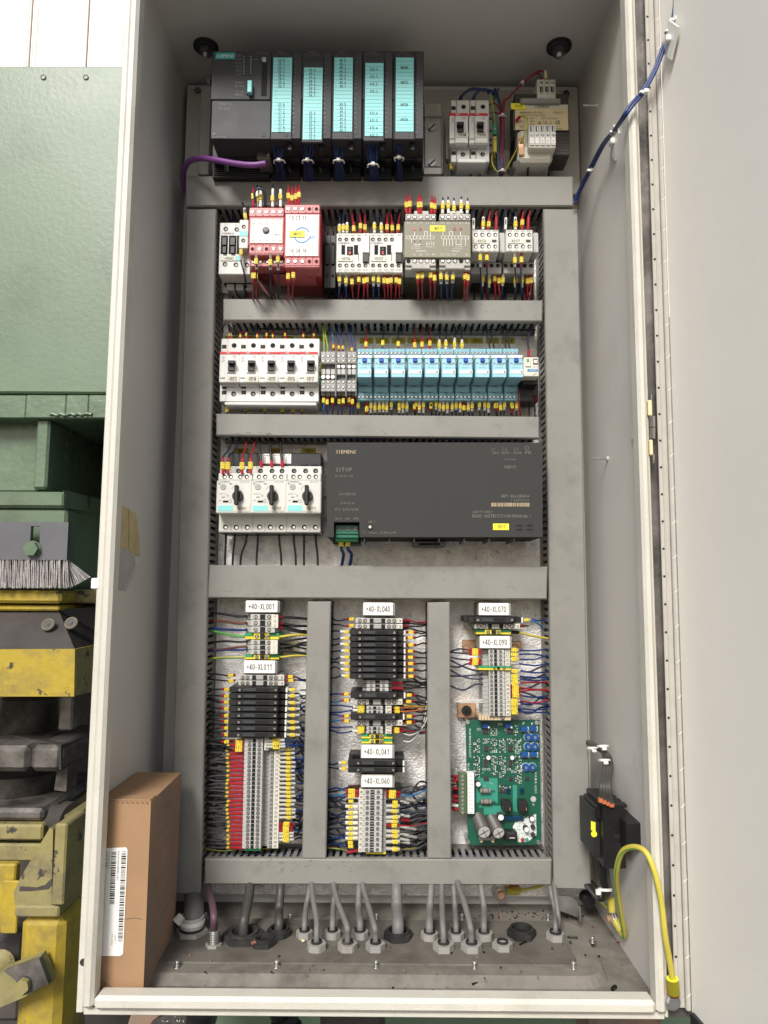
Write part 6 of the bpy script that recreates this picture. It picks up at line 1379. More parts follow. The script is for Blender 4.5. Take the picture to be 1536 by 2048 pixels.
hset([1603, 1612, 1621, 1635, 1643, 1651, 1662, 1672, 1684, 1697], 772, 798, .05, ['kg', 'wd', 'wd', 'wg', 'wd', 'rr', 'wg', 'wg', 'wk', 'wg'], '%(c)s sleeved wire right of the +40-XL060 terminals, %(n)s down', 'wires right of the +40-XL060 terminals', 858, 10, mpos=.68, ms=.8, srad=2.2, conv=-6)
for i, (x, y, c_) in enumerate(((828, 1602, 'w_white'), (816, 1606, 'sleeve_white'), (817, 1633, 'sleeve_white'), (818, 1642, 'sleeve_red'), (816, 1656, 'sleeve_white'), (830, 1659, 'w_white'), (816, 1671, 'sleeve_white'), (831, 1675, 'w_white'), (816, 1681, 'sleeve_white'), (817, 1686, 'sleeve_white'))):
    wire([(x-16, y-3, .046), (x+2, y, .044), (x+20, y-2+random.uniform(-4, 4), .04), (862, y-10+random.uniform(-8, 8), .03)], 'w_grey', c_, False, .0012, 'grey wire with %s sleeve before the duct right of +40-XL060, %s down' % ('red' if 'red' in c_ else 'white', nth(i)), 'grey wires before the duct right of +40-XL060', srad=1.9)
wire([(800, 1700, .03), (826, 1696, .03), (845, 1692, .03), (862, 1684, .03)], 'w_yellow', None, False, .0013, 'yellow-green wire rising right under the +40-XL060 terminals')

# --- right strip
rail_v(975, 1007, 1205, 1440, 'upright zinc rail behind the right terminal strip')
plate_label(958, 1018, 1206, 1231, '+40-XL070'); plate_label(960, 1020, 1272, 1297, '+40-XL090')
t = dev('fuse_terminal', 'black fuse terminal reaching left under the +40-XL070 plate', 'fuse terminal', 985, 1247); term(t, 936, 1046, 1233, 1247, 'f')
b = MB(); b.B(927, 1232, 946, 1244, .015, .05, 'black2', .0008); b.link('end_bracket', t)
t = dev('terminal_strip', 'wide grey and yellow-green terminals between the +40-XL070 and +40-XL090 plates', 'terminals', 988, 1270); term(t, 949, 1032, 1247, 1258.5, 'w'); term(t, 954, 1020, 1259, 1269.5, 'pe')
hset([1240], 1047, 1062, .05, ['wb'], 'white sleeved blue wire right of the black +40-XL070 fuse terminal', None, 1098, 3, mpos=.4)
wire([(1060, 1240, .048), (1075, 1246, .045), (1090, 1262, .03)], 'w_lblue', None, False, .0012, 'light blue wire dipping to the duct right of the +40-XL070 plate')
hset([1252], 1040, 1050, .05, ['rk-'], 'short red sleeve right of the wide grey +40-XL070 terminal', None, 1056, 1)
wire([(1022, 1264, .048), (1038, 1265, .047), (1066, 1272, .04), (1102, 1278, .03)], 'w_yellow', 'sleeve_black', False, .0016, 'yellow-green wire right of the earth terminal above +40-XL090', srad=1.4)
t = dev('terminal_strip', 'grey terminals crossed by one yellow-green terminal under the +40-XL090 plate', 'terminals', 992, 1432)
for i in range(16):
    y0 = 1299+8.35*i
    if i == 4:
        b = MB(); b.B(958, y0+.2, 1022, y0+4, .01, .058, 'term_green', .0004); b.B(956, y0+4, 1022, y0+8.2, .01, .058, 'term_yellow', .0004); b.scr(989, y0+4, .058, 2.8); b.scr(1008, y0+4, .058, 2.8); b.B(994, y0+1, 1000, y0+7, .058, .0582, 'hole', 0); b.link('terminal', t); continue
    b = MB(); x = 977+.1*i
    b.B(x-13, y0, x, y0+8.1, .006, .045, 'term_grey', .0004); b.B(x, y0, x+32, y0+8.1, .006, .055, 'term_light', .0004); b.B(x+11, y0+.5, x+17, y0+7.6, .055, .0552, 'hole', 0); b.scr(x+5.5, y0+4, .055, 3.0); b.scr(x+24, y0+4, .055, 3.0)
    b.B(x+33, y0, x+43, y0+8, .04, .0535, 'cream_white', .0003); b.text(('07%d' if i < 8 else '08%d') % (i % 10), x+35, y0+2, x+41, y0+6, .0537, 'print_dark'); b.link('terminal', t)
b = MB(); b.B(958, 1432, 1022, 1441, .006, .05, 'beige', .0005); b.scr(1005, 1436, .05, 4.2)
for i in range(5): b.B(962+i*6, 1432, 963.5+i*6, 1441, .05, .0502, 'card_side', 0)
b.link('end_bracket', t)
hset([1301, 1307, 1319, 1326], 962, 938, .052, ['rd', 'rd', 'rd', 'rd'], 'red sleeved wire left of the +40-XL090 terminals, %(n)s down', 'wires left of the +40-XL090 terminals', 896, 8, mpos=.5, ms=.9, srad=2.2)
for i, (y, ym, yd) in enumerate(((1340, 1333, 1318), (1349, 1352, 1352), (1357, 1353, 1338), (1368, 1380, 1370))): wire([(966, y, .045), (950, y+1, .044), (926, ym, .04), (896, yd, .03)], 'w_dark', None, False, .0013, 'dark blue unmarked wire left of the +40-XL090 terminals, %s down' % nth(i), 'unmarked wires left of the +40-XL090 terminals')
for i in range(3): wire([(966, 1399+i*3, .045), (945, 1400+i*2, .044), (920, 1403+i, .04), (896, 1408-i*8, .03)], 'w_white', None, False, .0007, 'thin white wire left of the lower +40-XL090 terminals, %s of three' % nth(i), 'thin white wires left of the +40-XL090 terminals')
hset([1299, 1309, 1318, 1327], 1021, 1038, .05, ['wb', 'wb', 'wb', 'wb-'], 'white sleeved wire at the upper right of the +40-XL090 terminals, %(n)s down', 'wires right of the +40-XL090 terminals', 1100, 10, mpos=.45, ms=.95)
hset([1342, 1352, 1358.5, 1367], 1021, 1040, .05, ['wb', 'wb', 'wb', 'wr'], 'white sleeved wire right of +40-XL090 below the yellow-green terminal, %(n)s down', 'wires right of the +40-XL090 terminals', 1102, 8, mpos=.45, ms=.95)
hset([1374, 1383, 1391], 1021, 1040, .05, ['rr', 'rr', 'rb'], 'red sleeved wire right of the +40-XL090 terminals, %(n)s down', 'wires right of the +40-XL090 terminals', 1104, 10, mpos=.5, ms=1., srad=2.2)
hset([1400.5, 1407.5, 1416, 1425], 1021, 1040, .05, ['wr', 'wb', 'nb', 'nb'], 'wire at the lower right of the +40-XL090 terminals, %(n)s down', 'wires right of the +40-XL090 terminals', 1104, 5, mpos=.4, ms=.95)
for j, (x0, y0, x1, y1, sx, sy) in enumerate(((924, 1280, 951, 1304, 933, 1297), (1022, 1283, 1044, 1300, 1030, 1296), (915, 1407, 951, 1436, 933, 1421))):
    b = MB(); b.B(x0, y0, x1, y1, 0, .004 if j < 2 else .012, 'copper_plate', .0008); k = at(sx, sy, .004 if j < 2 else .012)
    if j < 2: b.ring(k, (0, -1, 0), .0055, .0045, .0008, 'card_side', 18)
    else: b.cyl(k, (0, -1, 0), .0068, .003, 'black2', 24); b.cyl(k+Vector((0, -.003, 0)), (0, -1, 0), .003, .001, 'hole', 6)
    tag(b.link('copper_bracket', org=k), ('copper-coloured bracket left of the +40-XL090 plate', 'copper-coloured bracket right of the +40-XL090 plate', 'copper-coloured foot with black screw above the circuit board')[j], 'bracket')

# ================================================================ CIRCUIT BOARD
PB = dev('circuit_board', 'green circuit board with blue trimmers, two large capacitors and a terminal block', 'circuit board', 1007, 1690)
hp = .030
def P(u, v): return 880+u/6.4, 1420+v/6.4      # measured on an enlarged crop of the board
b = MB(); x0, y0 = P(310, 125); x1, y1 = P(1290, 1730); tl, tr, br_, bl = (931, 1440.5), (1079, 1440), (1083, 1689), (936, 1690)
b.prism([at(*q, hp) for q in (tl, tr, br_, bl)], (0, .0016, 0), 'pcb'); b.link('board', PB)
b = MB()
for q in ((935, 1444), (1073, 1445), (936, 1683), (1077, 1684)): c = at(*q, hp); b.cyl(c, (0, -1, 0), .0028, .0025, 'steel', 12); b.cyl(c+Vector((0, .0018, 0)), (0, 1, 0), .003, hp-.002, 'steel', 8)
b.link('spacer_screw', PB)
def pb(mb, u0, v0, u1, v1, hh, m, bev=.0003): (a0, a1), (c0, c1) = P(u0, v0), P(u1, v1); mb.B(a0, a1, c0, c1, hp, hp+hh, m, bev)
b = MB()      # copper pours and white screening
pb(b, 460, 870, 740, 1190, .0001, 'pcb_light', 0); pb(b, 930, 960, 990, 1300, .0001, 'pcb_light', 0); pb(b, 500, 1225, 800, 1250, .0001, 'pcb_light', 0); pb(b, 560, 1250, 840, 1340, .00008, 'pcb_light', 0)
A = [P(u, v) for u, v in ((960, 1440), (1230, 1330), (1235, 1600), (1120, 1690), (1000, 1690), (990, 1620), (930, 1500))]
V = [at(x, y, hp+.0002) for x, y in A]; b.prism(V, (0, .0001, 0), 'pcb_white')
b.link('screening', PB)
b = MB()
for u, v, s_, wd in ((745, 185, 'FM', 50), (470, 250, 'C12', 50), (820, 250, 'CX', 40), (540, 760, 'C3', 45), (600, 760, 'V2', 45), (860, 760, 'C4', 45), (915, 790, 'D2', 40), (1060, 175, 'P', 25), (1170, 180, 'P', 25), (1180, 1210, 'G', 25)):
    x_, y_ = P(u, v); b.text(s_, x_, y_-3, x_+wd/6.4, y_+2, hp+.0002, 'print_white')
for (u, v0, v1, s_) in ((385, 240, 440, 'M-AP-B4201B'), (385, 460, 600, '20160927'), (365, 680, 760, 'TEC 01'), (1225, 960, 1060, 'AG003')):
    x_, ya = P(u, v0); _, yb_ = P(u, v1); p = at(x_-2, ya, hp+.0003); k = pxm(hp); b.text3(s_, p, (0, 0, -1), (1, 0, 0), (yb_-ya)*k, 3.6*k, 'print_white')
for i, s_ in enumerate('SX80'): x_, y_ = P(1225, 790+i*40); b.text(s_, x_-2, y_, x_+2, y_+4.5, hp+.0002, 'print_white')
x_, y_ = P(1195, 1140)
for r in (.0035, .0022, .001): b.ring(at(x_, y_, hp+.0003), (0, -1, 0), r, r-.0006, .0001, 'print_white', 18)
b.link('lettering', PB)
# small surface parts: uncountable fine dots, joined
b = MB(); rnd = random.Random(3)
cols_ = [(430, 520, 370, 540), (430, 525, 590, 860), (650, 740, 220, 330), (650, 740, 370, 550), (660, 745, 590, 830), (550, 640, 370, 430), (760, 840, 370, 540), (760, 840, 590, 860), (960, 1010, 200, 330), (960, 1040, 370, 560), (965, 1045, 590, 940), (860, 950, 370, 430), (760, 920, 960, 1010)]
for u0, u1, v0, v1 in cols_:
    v = v0
    while v < v1:
        u = u0
        while u < u1-8:
            if rnd.random() < .8:
                c_ = rnd.choice(['print_white', 'print_white', 'cream_white', 'res_grey', 'chip', 'chip']); pb(b, u, v, u+rnd.uniform(9, 17), v+rnd.uniform(6, 10), .0007, c_, 0)
            u += 22
        v += 16.5
for i in range(160):
    u, v = rnd.uniform(980, 1230), rnd.uniform(1340, 1660); pb(b, u, v, u+rnd.uniform(3, 9), v+rnd.uniform(3, 9), .0006, rnd.choice(['print_white', 'pcb', 'chip', 'pcb']), 0)
for i in range(90):
    u, v = rnd.uniform(420, 1250), rnd.uniform(180, 1000); pb(b, u, v, u+rnd.choice((3, 22)), v+3, .0003, rnd.choice(['print_white', 'pcb_light', 'pcb_light']), 0)
b.link('surface_parts', PB, 'stuff')
for u0, v0, u1, v1 in ((545, 170, 630, 235), (830, 170, 920, 235)):
    b = MB(); pb(b, u0-12, v0-6, u1+6, v1+8, .0003, 'chip', 0); pb(b, u0, v0, u1, v1, .005, 'trim_blue'); x_, y_ = P(u1-5, v1-14); b.cyl(at(x_, y_, hp+.005), (0, -1, 0), .0013, .001, 'print_white', 8); b.link('trimmer', PB)
for u0, v0 in ((1035, 220), (1150, 215), (1040, 545), (1155, 545)):
    b = MB(); pb(b, u0-4, v0-6, u0+100, v0+60, .0002, 'print_white', 0); pb(b, u0, v0, u0+92, v0+58, .007, 'trim_blue', .0005); x_, y_ = P(u0+92, v0+52); b.cyl(at(x_, y_, hp+.007), (0, -1, 0), .0011, .001, 'screw', 8); b.link('trimmer', PB)
for u0, v0 in ((1125, 345), (1210, 345), (1125, 465), (1210, 465), (1095, 730), (1180, 730)):
    b = MB(); x_, y_ = P(u0, v0); c = at(x_, y_, hp); b.ring(c, (0, -1, 0), .0056, .0052, .0003, 'print_white', 20); b.cyl(c, (0, -1, 0), .0048, .004, 'trim_blue', 20); pb(b, u0-30, v0+2, u0+32, v0+36, .004, 'trim_blue'); b.ring(c+Vector((0, -.004, 0)), (0, -1, 0), .0016, .0009, .0004, 'res_grey', 12); b.link('round_trimmer', PB)
for u0, v0, u1, v1 in ((545, 255, 620, 305), (860, 255, 935, 305), (565, 455, 620, 530), (875, 455, 930, 530), (560, 640, 610, 730), (880, 640, 925, 730), (560, 860, 625, 905), (880, 860, 935, 905), (1090, 860, 1150, 900), (765, 1005, 800, 1060), (815, 1005, 835, 1060)):
    b = MB(); pb(b, u0, v0, u1, v1, .002, 'chip'); v = v0+4
    while v < v1-4: pb(b, u0-9, v, u0, v+5, .0008, 'steel', 0); pb(b, u1, v, u1+9, v+5, .0008, 'steel', 0); v += 12
    b.link('chip', PB)
def can(u, v, r, L, mt, du, dv, capm='white', cross=False, ax=(0, -1, 0)):
    x_, y_ = P(u, v); c = at(x_, y_, hp); k = pxm(hp)
    b = MB(); ax = Vector(ax).normalized(); b.cyl(c, ax, r, L, mt, 24); b.cyl(c+ax*L, ax, r*.86, .0003, capm, 24)
    if cross:
        for t in (.5, 2.07): d = Vector((math.cos(t), 0, math.sin(t)))*r*.75; n_ = Vector((-d.z, 0, d.x)).normalized()*.0004; q = c+ax*L+Vector((0, -.0012, 0)); b.add([q-d-n_, q+d-n_, q+d+n_, q-d+n_], [(0, 1, 2, 3)], 'cap_grey')
    b.link('capacitor', PB)
can(490, 1385, .0086, .034, 'cap_grey', 0, 0, 'mcb_grey', True, (.10, -1, -.22)); can(665, 1405, .0080, .032, 'cap_grey', 0, 0, 'mcb_grey', True, (.13, -1, -.22))
for u, v, r, L in ((612, 598, .0031, .006), (915, 598, .0031, .006), (478, 925, .0034, .010), (762, 1340, .0042, .012), (1165, 1370, .0034, .008), (1090, 1500, .0034, .010), (1185, 1490, .0030, .004), (1185, 1590, .0030, .004)): can(u, v, r, L, 'chip', 0, 0, 'print_white' if v < 1480 or u < 1100 else 'chip')
for u0, v0 in ((515, 1010), (525, 1150)):
    b = MB(); xa, ya = P(u0, v0+24); xb, _ = P(u0+130, v0+24); b.tube([at(xa, ya, hp+.004), at(xb, ya, hp+.004)], .0034, 'res_grey', 12, None, 1); xc, _ = P(u0-30, 0); xd, _ = P(u0+190, 0); b.tube([at(xc, ya, hp+.003), at(xd, ya, hp+.003)], .0005, 'steel', 6, None, 1); xe, _ = P(u0+150, 0)
    for q in (25, 95): xf, _ = P(u0+q, 0); b.tube([at(xf, ya, hp+.004), at(xf+1.2, ya, hp+.004)], .0035, 'chip', 12, None, 1)
    b.link('power_resistor', PB)
for i in range(16):
    b = MB(); u = 838+i*15; x_, ya = P(u, 1350); _, yb_ = P(u, 1425); b.tube([at(x_, ya+2, hp+.0022), at(x_, yb_-2, hp+.0022)], .0010, 'res_blue', 6, None, 1); b.tube([at(x_, ya-2, hp+.0022), at(x_, yb_+2, hp+.0022)], .0003, 'steel', 4, None, 1); b.link('resistor', PB)
for u in (858, 885, 1035, 1062):
    b = MB(); x_, ya = P(u, 1000); _, yb_ = P(u, 1065); b.tube([at(x_, ya, hp+.0022), at(x_, yb_, hp+.0022)], .0012, 'res_blue', 6, None, 1); b.link('resistor', PB)
for u in (800, 1010):
    b = MB(); pb(b, u, 1175, u+115, 1300, .016, 'black2', .0006)
    for i in range(4): pb(b, u+8+i*26, 1180, u+18+i*26, 1290, .0185, 'chip', 0)
    pb(b, u+76, 1225, u+108, 1320, .012, 'chip'); pb(b, u+92, 1250, u+102, 1290, .0190, 'copper_plate'); b.link('heat_sink', PB)
b = MB(); pb(b, 825, 1560, 990, 1670, .014, 'black2', .001); pb(b, 860, 1565, 960, 1600, .0145, 'chip', .0003); pb(b, 890, 1635, 960, 1642, .0145, 'print_white', 0); b.link('relay_block', PB)
b = MB(); xa, ya = P(500, 1645); xb, _ = P(700, 1645); b.tube([at(xa, ya, hp+.005), at(xb, ya, hp+.005)], .0026, 'clear', 10, None, 1)
for u in (515, 660): pb(b, u, 1620, u+35, 1700, .006, 'cream', .0004)
b.link('glass_fuse', PB)
b = MB(); x_, y_ = P(1055, 1660); b.cyl(at(x_, y_, hp), (0, -1, 0), .0025, .004, 'red_relay', 12, .002); b.link('red_lamp', PB)
b = MB(); x_, y_ = P(1110, 1660); b.cyl(at(x_, y_, hp), (0, -1, 0), .0025, .004, 'pcb_light', 12, .002); b.link('green_lamp', PB)
b = MB(); pb(b, 238, 810, 345, 1330, .012, 'green_block', .0006); b.link('terminal_block', PB)
lb = ['OV1', 'OV2', 'VIN', 'VOO', 'A1+', 'A1-', 'A2+', 'A2-', '+24', '0V']
for i in range(10):
    b = MB(); x_, y_ = P(288, 848+i*51.3); c = at(x_, y_, hp+.012); b.ring(c, (0, -1, 0), .0026, .0022, .0006, 'green_block', 14); b.cyl(c, (0, -1, 0), .0020, .0005, 'screw', 10); b.link('terminal_screw', PB)
b = MB(); pb(b, 352, 808, 440, 1330, .0125, 'paper', .0003)
for i in range(10):
    xa, ya = P(368, 838+i*51.3); xb, yb_ = P(420, 860+i*51.3); b.text(lb[i], xa, ya, xb, yb_, hp+.0125)
b.link('number_strip', PB)
hset([1553+8*i for i in range(7)]+[1612, 1619], 917, 906, .038, ['rr-', 'rr-', 'nk-', 'rr-', 'kr-', 'rr-', 'rr-', 'ww-', 'rw-'], 'short sleeved wire left of the circuit board, %(n)s down', 'wires left of the circuit board', 892, 3, ms=.5, srad=2.)

rw = random.Random(11)
for (x0, x1, y0, y1, n_, cs) in ((408, 450, 1480, 1690, 34, ('w_grey', 'w_black', 'w_grey')), (586, 616, 1380, 1690, 30, ('w_dark', 'w_black', 'w_blue')), (655, 702, 1580, 1695, 16, ('w_dark', 'w_grey')), (800, 858, 1575, 1695, 34, ('w_grey', 'w_black', 'w_dark', 'w_grey')), (806, 858, 1340, 1480, 12, ('w_black', 'w_grey')), (560, 616, 1225, 1315, 4, ('w_black',)), (1036, 1104, 1300, 1430, 6, ('w_blue', 'w_dark')), (896, 930, 1545, 1625, 6, ('w_grey', 'w_red'))):
    for i in range(n_):
        a0, a1 = rw.uniform(y0, y1), 0; a1 = a0+rw.uniform(-16, 16); hh = rw.uniform(.012, .034)
        SMALL.tube([at(x0, a0, hh), at(x0*.66+x1*.34, a0+rw.uniform(-6, 9), hh+.004), at(x0*.33+x1*.67, a1+rw.uniform(-6, 9), hh+.004), at(x1, a1, hh)], .0013, rw.choice(cs), 6, None, 5)
for i in range(46):
    x = rw.uniform(445, 1062); a1 = x+rw.uniform(-14, 14); hh = rw.uniform(.012, .03)
    if 498 < x < 645 or 806 < x < 944: continue
    SMALL.tube([at(x, 418, hh+.01), at(x+rw.uniform(-6, 6), 470, hh), at(a1, 550, hh), at(a1, 612, hh+.01)], .0013, rw.choice(('w_dark', 'w_black', 'w_blue', 'w_red')), 6, None, 5)
tag(SMALL.link('small_wires', org=at(750, 1000, 0)), 'fine wires, bundled or half hidden, between the rows of devices', 'wires', None, 'stuff')

# ================================================================ BOTTOM : glands and cables
GZ = .0137
def gland(px, py, r, ri, m, label, hh=.010, cab=None, ring_=True, rot=0.):
    "px,py = centre of the nut top; cab = (material, radius, list of (px, py, Y)) "
    top = atZ(px, py, GZ+hh); o = Vector((top.x, top.y, GZ))
    t = thing('cable_gland', label, 'cable gland', o, 'cable glands on the cabinet floor')
    r *= 1.16 if m == 'gland_grey' else 1.; hh *= .8; b = MB(); b.hexn(o, (0, 0, 1), r, ri, hh, m, rot); b.link('lock_nut', t)
    b = MB(); b.ring(o+Vector((0, 0, hh)), (0, 0, 1), ri*1.22, ri*.98, .0025, m if m != 'gland_grey' else 'gland_black', 24); b.cyl(o+Vector((0, 0, .001)), (0, 0, 1), ri*.97, .002, 'hole', 20); b.link('thread_ring', t)
    return o
def cable(o, pts, r, m, label, group='grey cables rising from the cabinet floor'):
    b = MB(); b.tube([o+Vector((0, 0, -.004)), o+Vector((0, 0, .016))]+[atY(x, y, Y) for x, y, Y in pts], r, m, 12, None, 7)
    return tag(b.link('cable', org=o), label, 'cable', group)
# big corrugated conduit at far left
o = gland(384, 1856, .0165, .012, 'gland_grey', 'wide brass-edged gland under the thick grey conduit at far left', .006)
b = MB(); b.tube([o, o+Vector((0, .008, .022)), atY(387, 1790, .200), atY(389, 1745, .208)], .0120, 'cable_grey', 18, None, 5); b.ring(o+Vector((0, 0, .008)), (0, 0, 1), .0142, .012, .012, 'mcb_grey', 22)
tag(b.link('conduit', org=o), 'thick grey conduit with white tie at the far left of the cabinet floor', 'conduit')
b = MB(); p = o+Vector((-.017, -.010, .016)); b.cyl(p, (.3, .2, .35), .0065, .010, 'cream_white', 6, .0055); b.ring(o+Vector((0, 0, .012)), (0, 0, 1), .0152, .0142, .004, 'tie', 22); tag(b.link('cap_nut', org=p), 'small white cap nut tied to the thick grey conduit', 'cap')
# threaded stub with purple cable
o = atZ(427, 1892, GZ); t = thing('cable_gland', 'threaded bare metal gland holding the purple-grey cable', 'cable gland', o, 'cable glands on the cabinet floor')
b = MB(); b.hexn(o, (0, 0, 1), .0095, .004, .003, 'gland_grey'); b.link('lock_nut', t)
b = MB()
for k in range(8): b.ring(o+Vector((0, 0, .003+k*.0019)), (0, 0, 1), .0072, .0050, .0012, 'steel', 18)
b.ring(o+Vector((0, 0, .003)), (0, 0, 1), .0066, .0048, .0155, 'steel', 18); b.link('threaded_sleeve', t)
cable(o, [(428, 1835, .10), (424, 1805, .13), (416, 1780, .175), (414, 1758, .205)], .0042, 'cable_purple', 'purple-grey cable rising from the threaded metal gland', None)
spec = [  # px, py of nut top, nut radius, hole radius, material, label, cable radius, material, path
    (487, 1862, .0262, .0145, 'gland_black', 'largest black gland, second from the conduit', .0060, 'cable_dark', [(490, 1830, .14), (498, 1790, .17), (502, 1750, .2)], 'thick black cable rising from the largest black gland'),
    (558, 1856, .0155, .0098, 'gland_black', 'black gland behind the small empty one', .0053, 'cable_dark', [(558, 1820, .17), (561, 1780, .18), (561, 1750, .2)], 'thick black cable rising behind the small empty gland'),
    (609, 1858, .0088, .0052, 'gland_grey', 'pale gland, back row, first from left', .0034, 'cable_grey', [(613, 1810, .17), (619, 1780, .18), (621, 1750, .2)], 'grey cable in the back row, first from left'),
    (665, 1858, .0092, .0052, 'gland_grey', 'pale gland, back row, second from left', .0034, 'cable_grey', [(667, 1810, .17), (671, 1780, .18), (673, 1750, .2)], 'grey cable in the back row, second from left'),
    (720, 1858, .0092, .0056, 'gland_grey', 'pale gland, back row, third from left', .0042, 'cable_grey', [(717, 1815, .17), (718, 1780, .18), (720, 1750, .2)], 'grey cable in the back row, third from left'),
    (796, 1861, .0185, .0115, 'gland_black', 'black gland holding the thick grey cable in the middle', .0072, 'cable_grey', [(794, 1815, .17), (793, 1780, .18), (793, 1750, .2)], 'thickest grey cable, middle of the floor'),
    (859, 1861, .0095, .0058, 'gland_grey', 'pale gland right of the black middle one', .0046, 'cable_grey', [(860, 1815, .17), (862, 1780, .18), (862, 1750, .2)], 'straight grey cable right of the thickest one'),
    (912, 1861, .0092, .0052, 'gland_grey', 'pale gland, back row, second right of the middle', .0034, 'cable_grey', [(910, 1815, .17), (908, 1780, .18), (907, 1750, .2)], 'grey cable in the back row, second right of the middle'),
    (968, 1861, .0098, .0056, 'gland_grey', 'pale gland, back row, third right of the middle', .0038, 'cable_grey', [(968, 1815, .17), (963, 1780, .18), (960, 1750, .2)], 'grey cable in the back row, third right of the middle'),
    (633, 1882, .0104, .0052, 'gland_grey', 'pale gland, front row, first from left', .0034, 'cable_grey', [(633, 1840, .12), (625, 1790, .16), (622, 1750, .2)], 'grey cable in the front row, first from left'),
    (695, 1882, .0104, .0056, 'gland_grey', 'pale gland, front row, second from left', .0034, 'cable_grey', [(693, 1850, .11), (676, 1805, .15), (667, 1770, .18), (666, 1745, .2)], 'grey cable in the front row, second from left, leaning'),
    (751, 1882, .0100, .0054, 'gland_grey', 'pale gland, front row, third from left', .0034, 'cable_grey', [(748, 1850, .11), (735, 1805, .15), (725, 1770, .18), (724, 1745, .2)], 'grey cable in the front row, third from left, leaning'),
    (887, 1883, .0108, .0056, 'gland_grey', 'pale gland, front row, first right of the middle', .0036, 'cable_grey', [(885, 1840, .12), (884, 1800, .16), (883, 1750, .2)], 'grey cable in the front row, first right of the middle'),
    (943, 1883, .0108, .0056, 'gland_grey', 'pale gland, front row, second right of the middle', .0036, 'cable_grey', [(940, 1850, .11), (930, 1810, .14), (918, 1775, .17), (912, 1748, .2)], 'grey cable in the front row, second right of the middle, leaning'),
    (1111, 1862, .0098, .0060, 'gland_grey', 'pale gland at far right holding two cables', .0030, 'cable_grey', [(1110, 1820, .17), (1102, 1785, .18), (1097, 1750, .2)], 'left grey cable of the pair at far right'),
]
for px, py, r, ri, m, lb_, rc, mc, pts, lc in spec:
    o = gland(px, py, r, ri, m, lb_, .009 if m == 'gland_grey' else .008, rot=random.uniform(-.2, .2)); cable(o, pts, rc, mc, lc, 'cables rising from the cabinet floor')
b = MB(); o = atZ(1117, 1862, GZ); b.tube([o, atY(1117, 1835, .155), atY(1111, 1790, .17), atY(1105, 1750, .2)], .003, 'cable_grey', 10, None, 6); tag(b.link('cable', org=o), 'right grey cable of the pair at far right', 'cable', 'cables rising from the cabinet floor')
gland(527, 1876, .0155, .0098, 'gland_black', 'small empty black gland in front of the black cables', .007); gland(1043, 1856, .0178, .0118, 'gland_black', 'large empty black gland on the right', .009); gland(1005, 1882, .0105, .0055, 'gland_grey', 'empty pale gland on the right', .008)
def crumb(px, py, m, label, sx=.005, sy=.0015, ang=0., z=GZ, cat='debris', name='crumb'):
    c = atZ(px, py, z); b = MB(); d = Vector((math.cos(ang), math.sin(ang), 0))
    b.tube([c-d*sx+Vector((0, 0, sy)), c+d*sx*.2+Vector((0, 0, sy*1.5)), c+d*sx+Vector((0, 0, sy))], sy, m, 6, None, 3); tag(b.link(name, org=c), label, cat)
crumb(509, 1894, 'w_brown', 'rusty brown nut lying before the small empty gland', .003, .0035); crumb(606, 1885, 'cream', 'pale crumb beside the first front row gland', .0015, .0015)
crumb(957, 1969, 'black', 'black offcut lying near the front edge of the cabinet floor', .008, .0014, .4, .004); crumb(407, 1965, 'black', 'short black sliver on the floor in front of the left screws', .006, .001, .05, .004)
crumb(1046, 1888, 'black', 'thin black offcut right of the empty pale gland', .006, .001, .7); crumb(1043, 1879, 'steel', 'small loose screw between the empty glands', .002, .0016); crumb(965, 1874, 'w_red', 'red wire scrap beside the third back row gland', .002, .0012, 1.)
crumb(1240, 1887, 'w_red', 'red wire scrap near the right cabinet wall', .004, .0009, -.6, .004); crumb(1228, 1980, 'black', 'black plug lying near the front right corner of the floor', .004, .002, .8, .004); crumb(1145, 1876, 'black', 'dark offcut right of the pair of cables', .006, .001, -.2)
b = MB(); rd = random.Random(5)
for i in range(170):
    px, py = (rd.uniform(900, 1180), rd.uniform(1822, 1840)) if i < 100 else (rd.uniform(380, 1290), rd.uniform(1845, 1985)); c = atZ(px, py, .0032 if py < 1842 or py > 1958 else .0138); s_ = rd.uniform(.0005, .0013)
    b.box(c.x-s_, c.x+s_, c.y-s_, c.y+s_, c.z, c.z+s_, rd.choice(['black', 'steel', 'black2', 'w_brown', 'card_side']), 0)
tag(b.link('grit', org=(0, .15, 0)), 'grit and wire snippets scattered over the dirty cabinet floor', 'grit', None, 'stuff')
# earth stud at plate bottom right, bracket and feet
t = thing('earth_stud', 'earth bolt with yellow crimp lug below the lowest duct at right', 'earth bolt', at(1000, 1785, 0))
b = MB(); c = at(1000, 1784, .004); b.hexn(c, (0, -1, 0), .0085, .0001, .006, 'steel'); b.ring(c+Vector((0, .002, 0)), (0, -1, 0), .0105, .005, .002, 'zinc_rail', 20); b.cyl(c+Vector((0, -.006, 0)), (0, -1, 0), .0045, .006, 'copper_plate', 14); b.link('bolt', t)
b = MB(); b.tube([at(1014, 1782, .010), at(1040, 1781, .012)], .0052, 'w_yellow', 10, None, 1); b.tube([at(1018, 1773, .006), at(1038, 1773, .008)], .0048, 'w_orange', 10, None, 1); b.link('crimp_lug', t)
wire([(1040, 1781, .012), (1065, 1776, .014), (1085, 1770, .02), (1100, 1750, .03)], 'w_yellow', None, False, .0018, 'yellow-green wire leaving the earth bolt lug to the right')
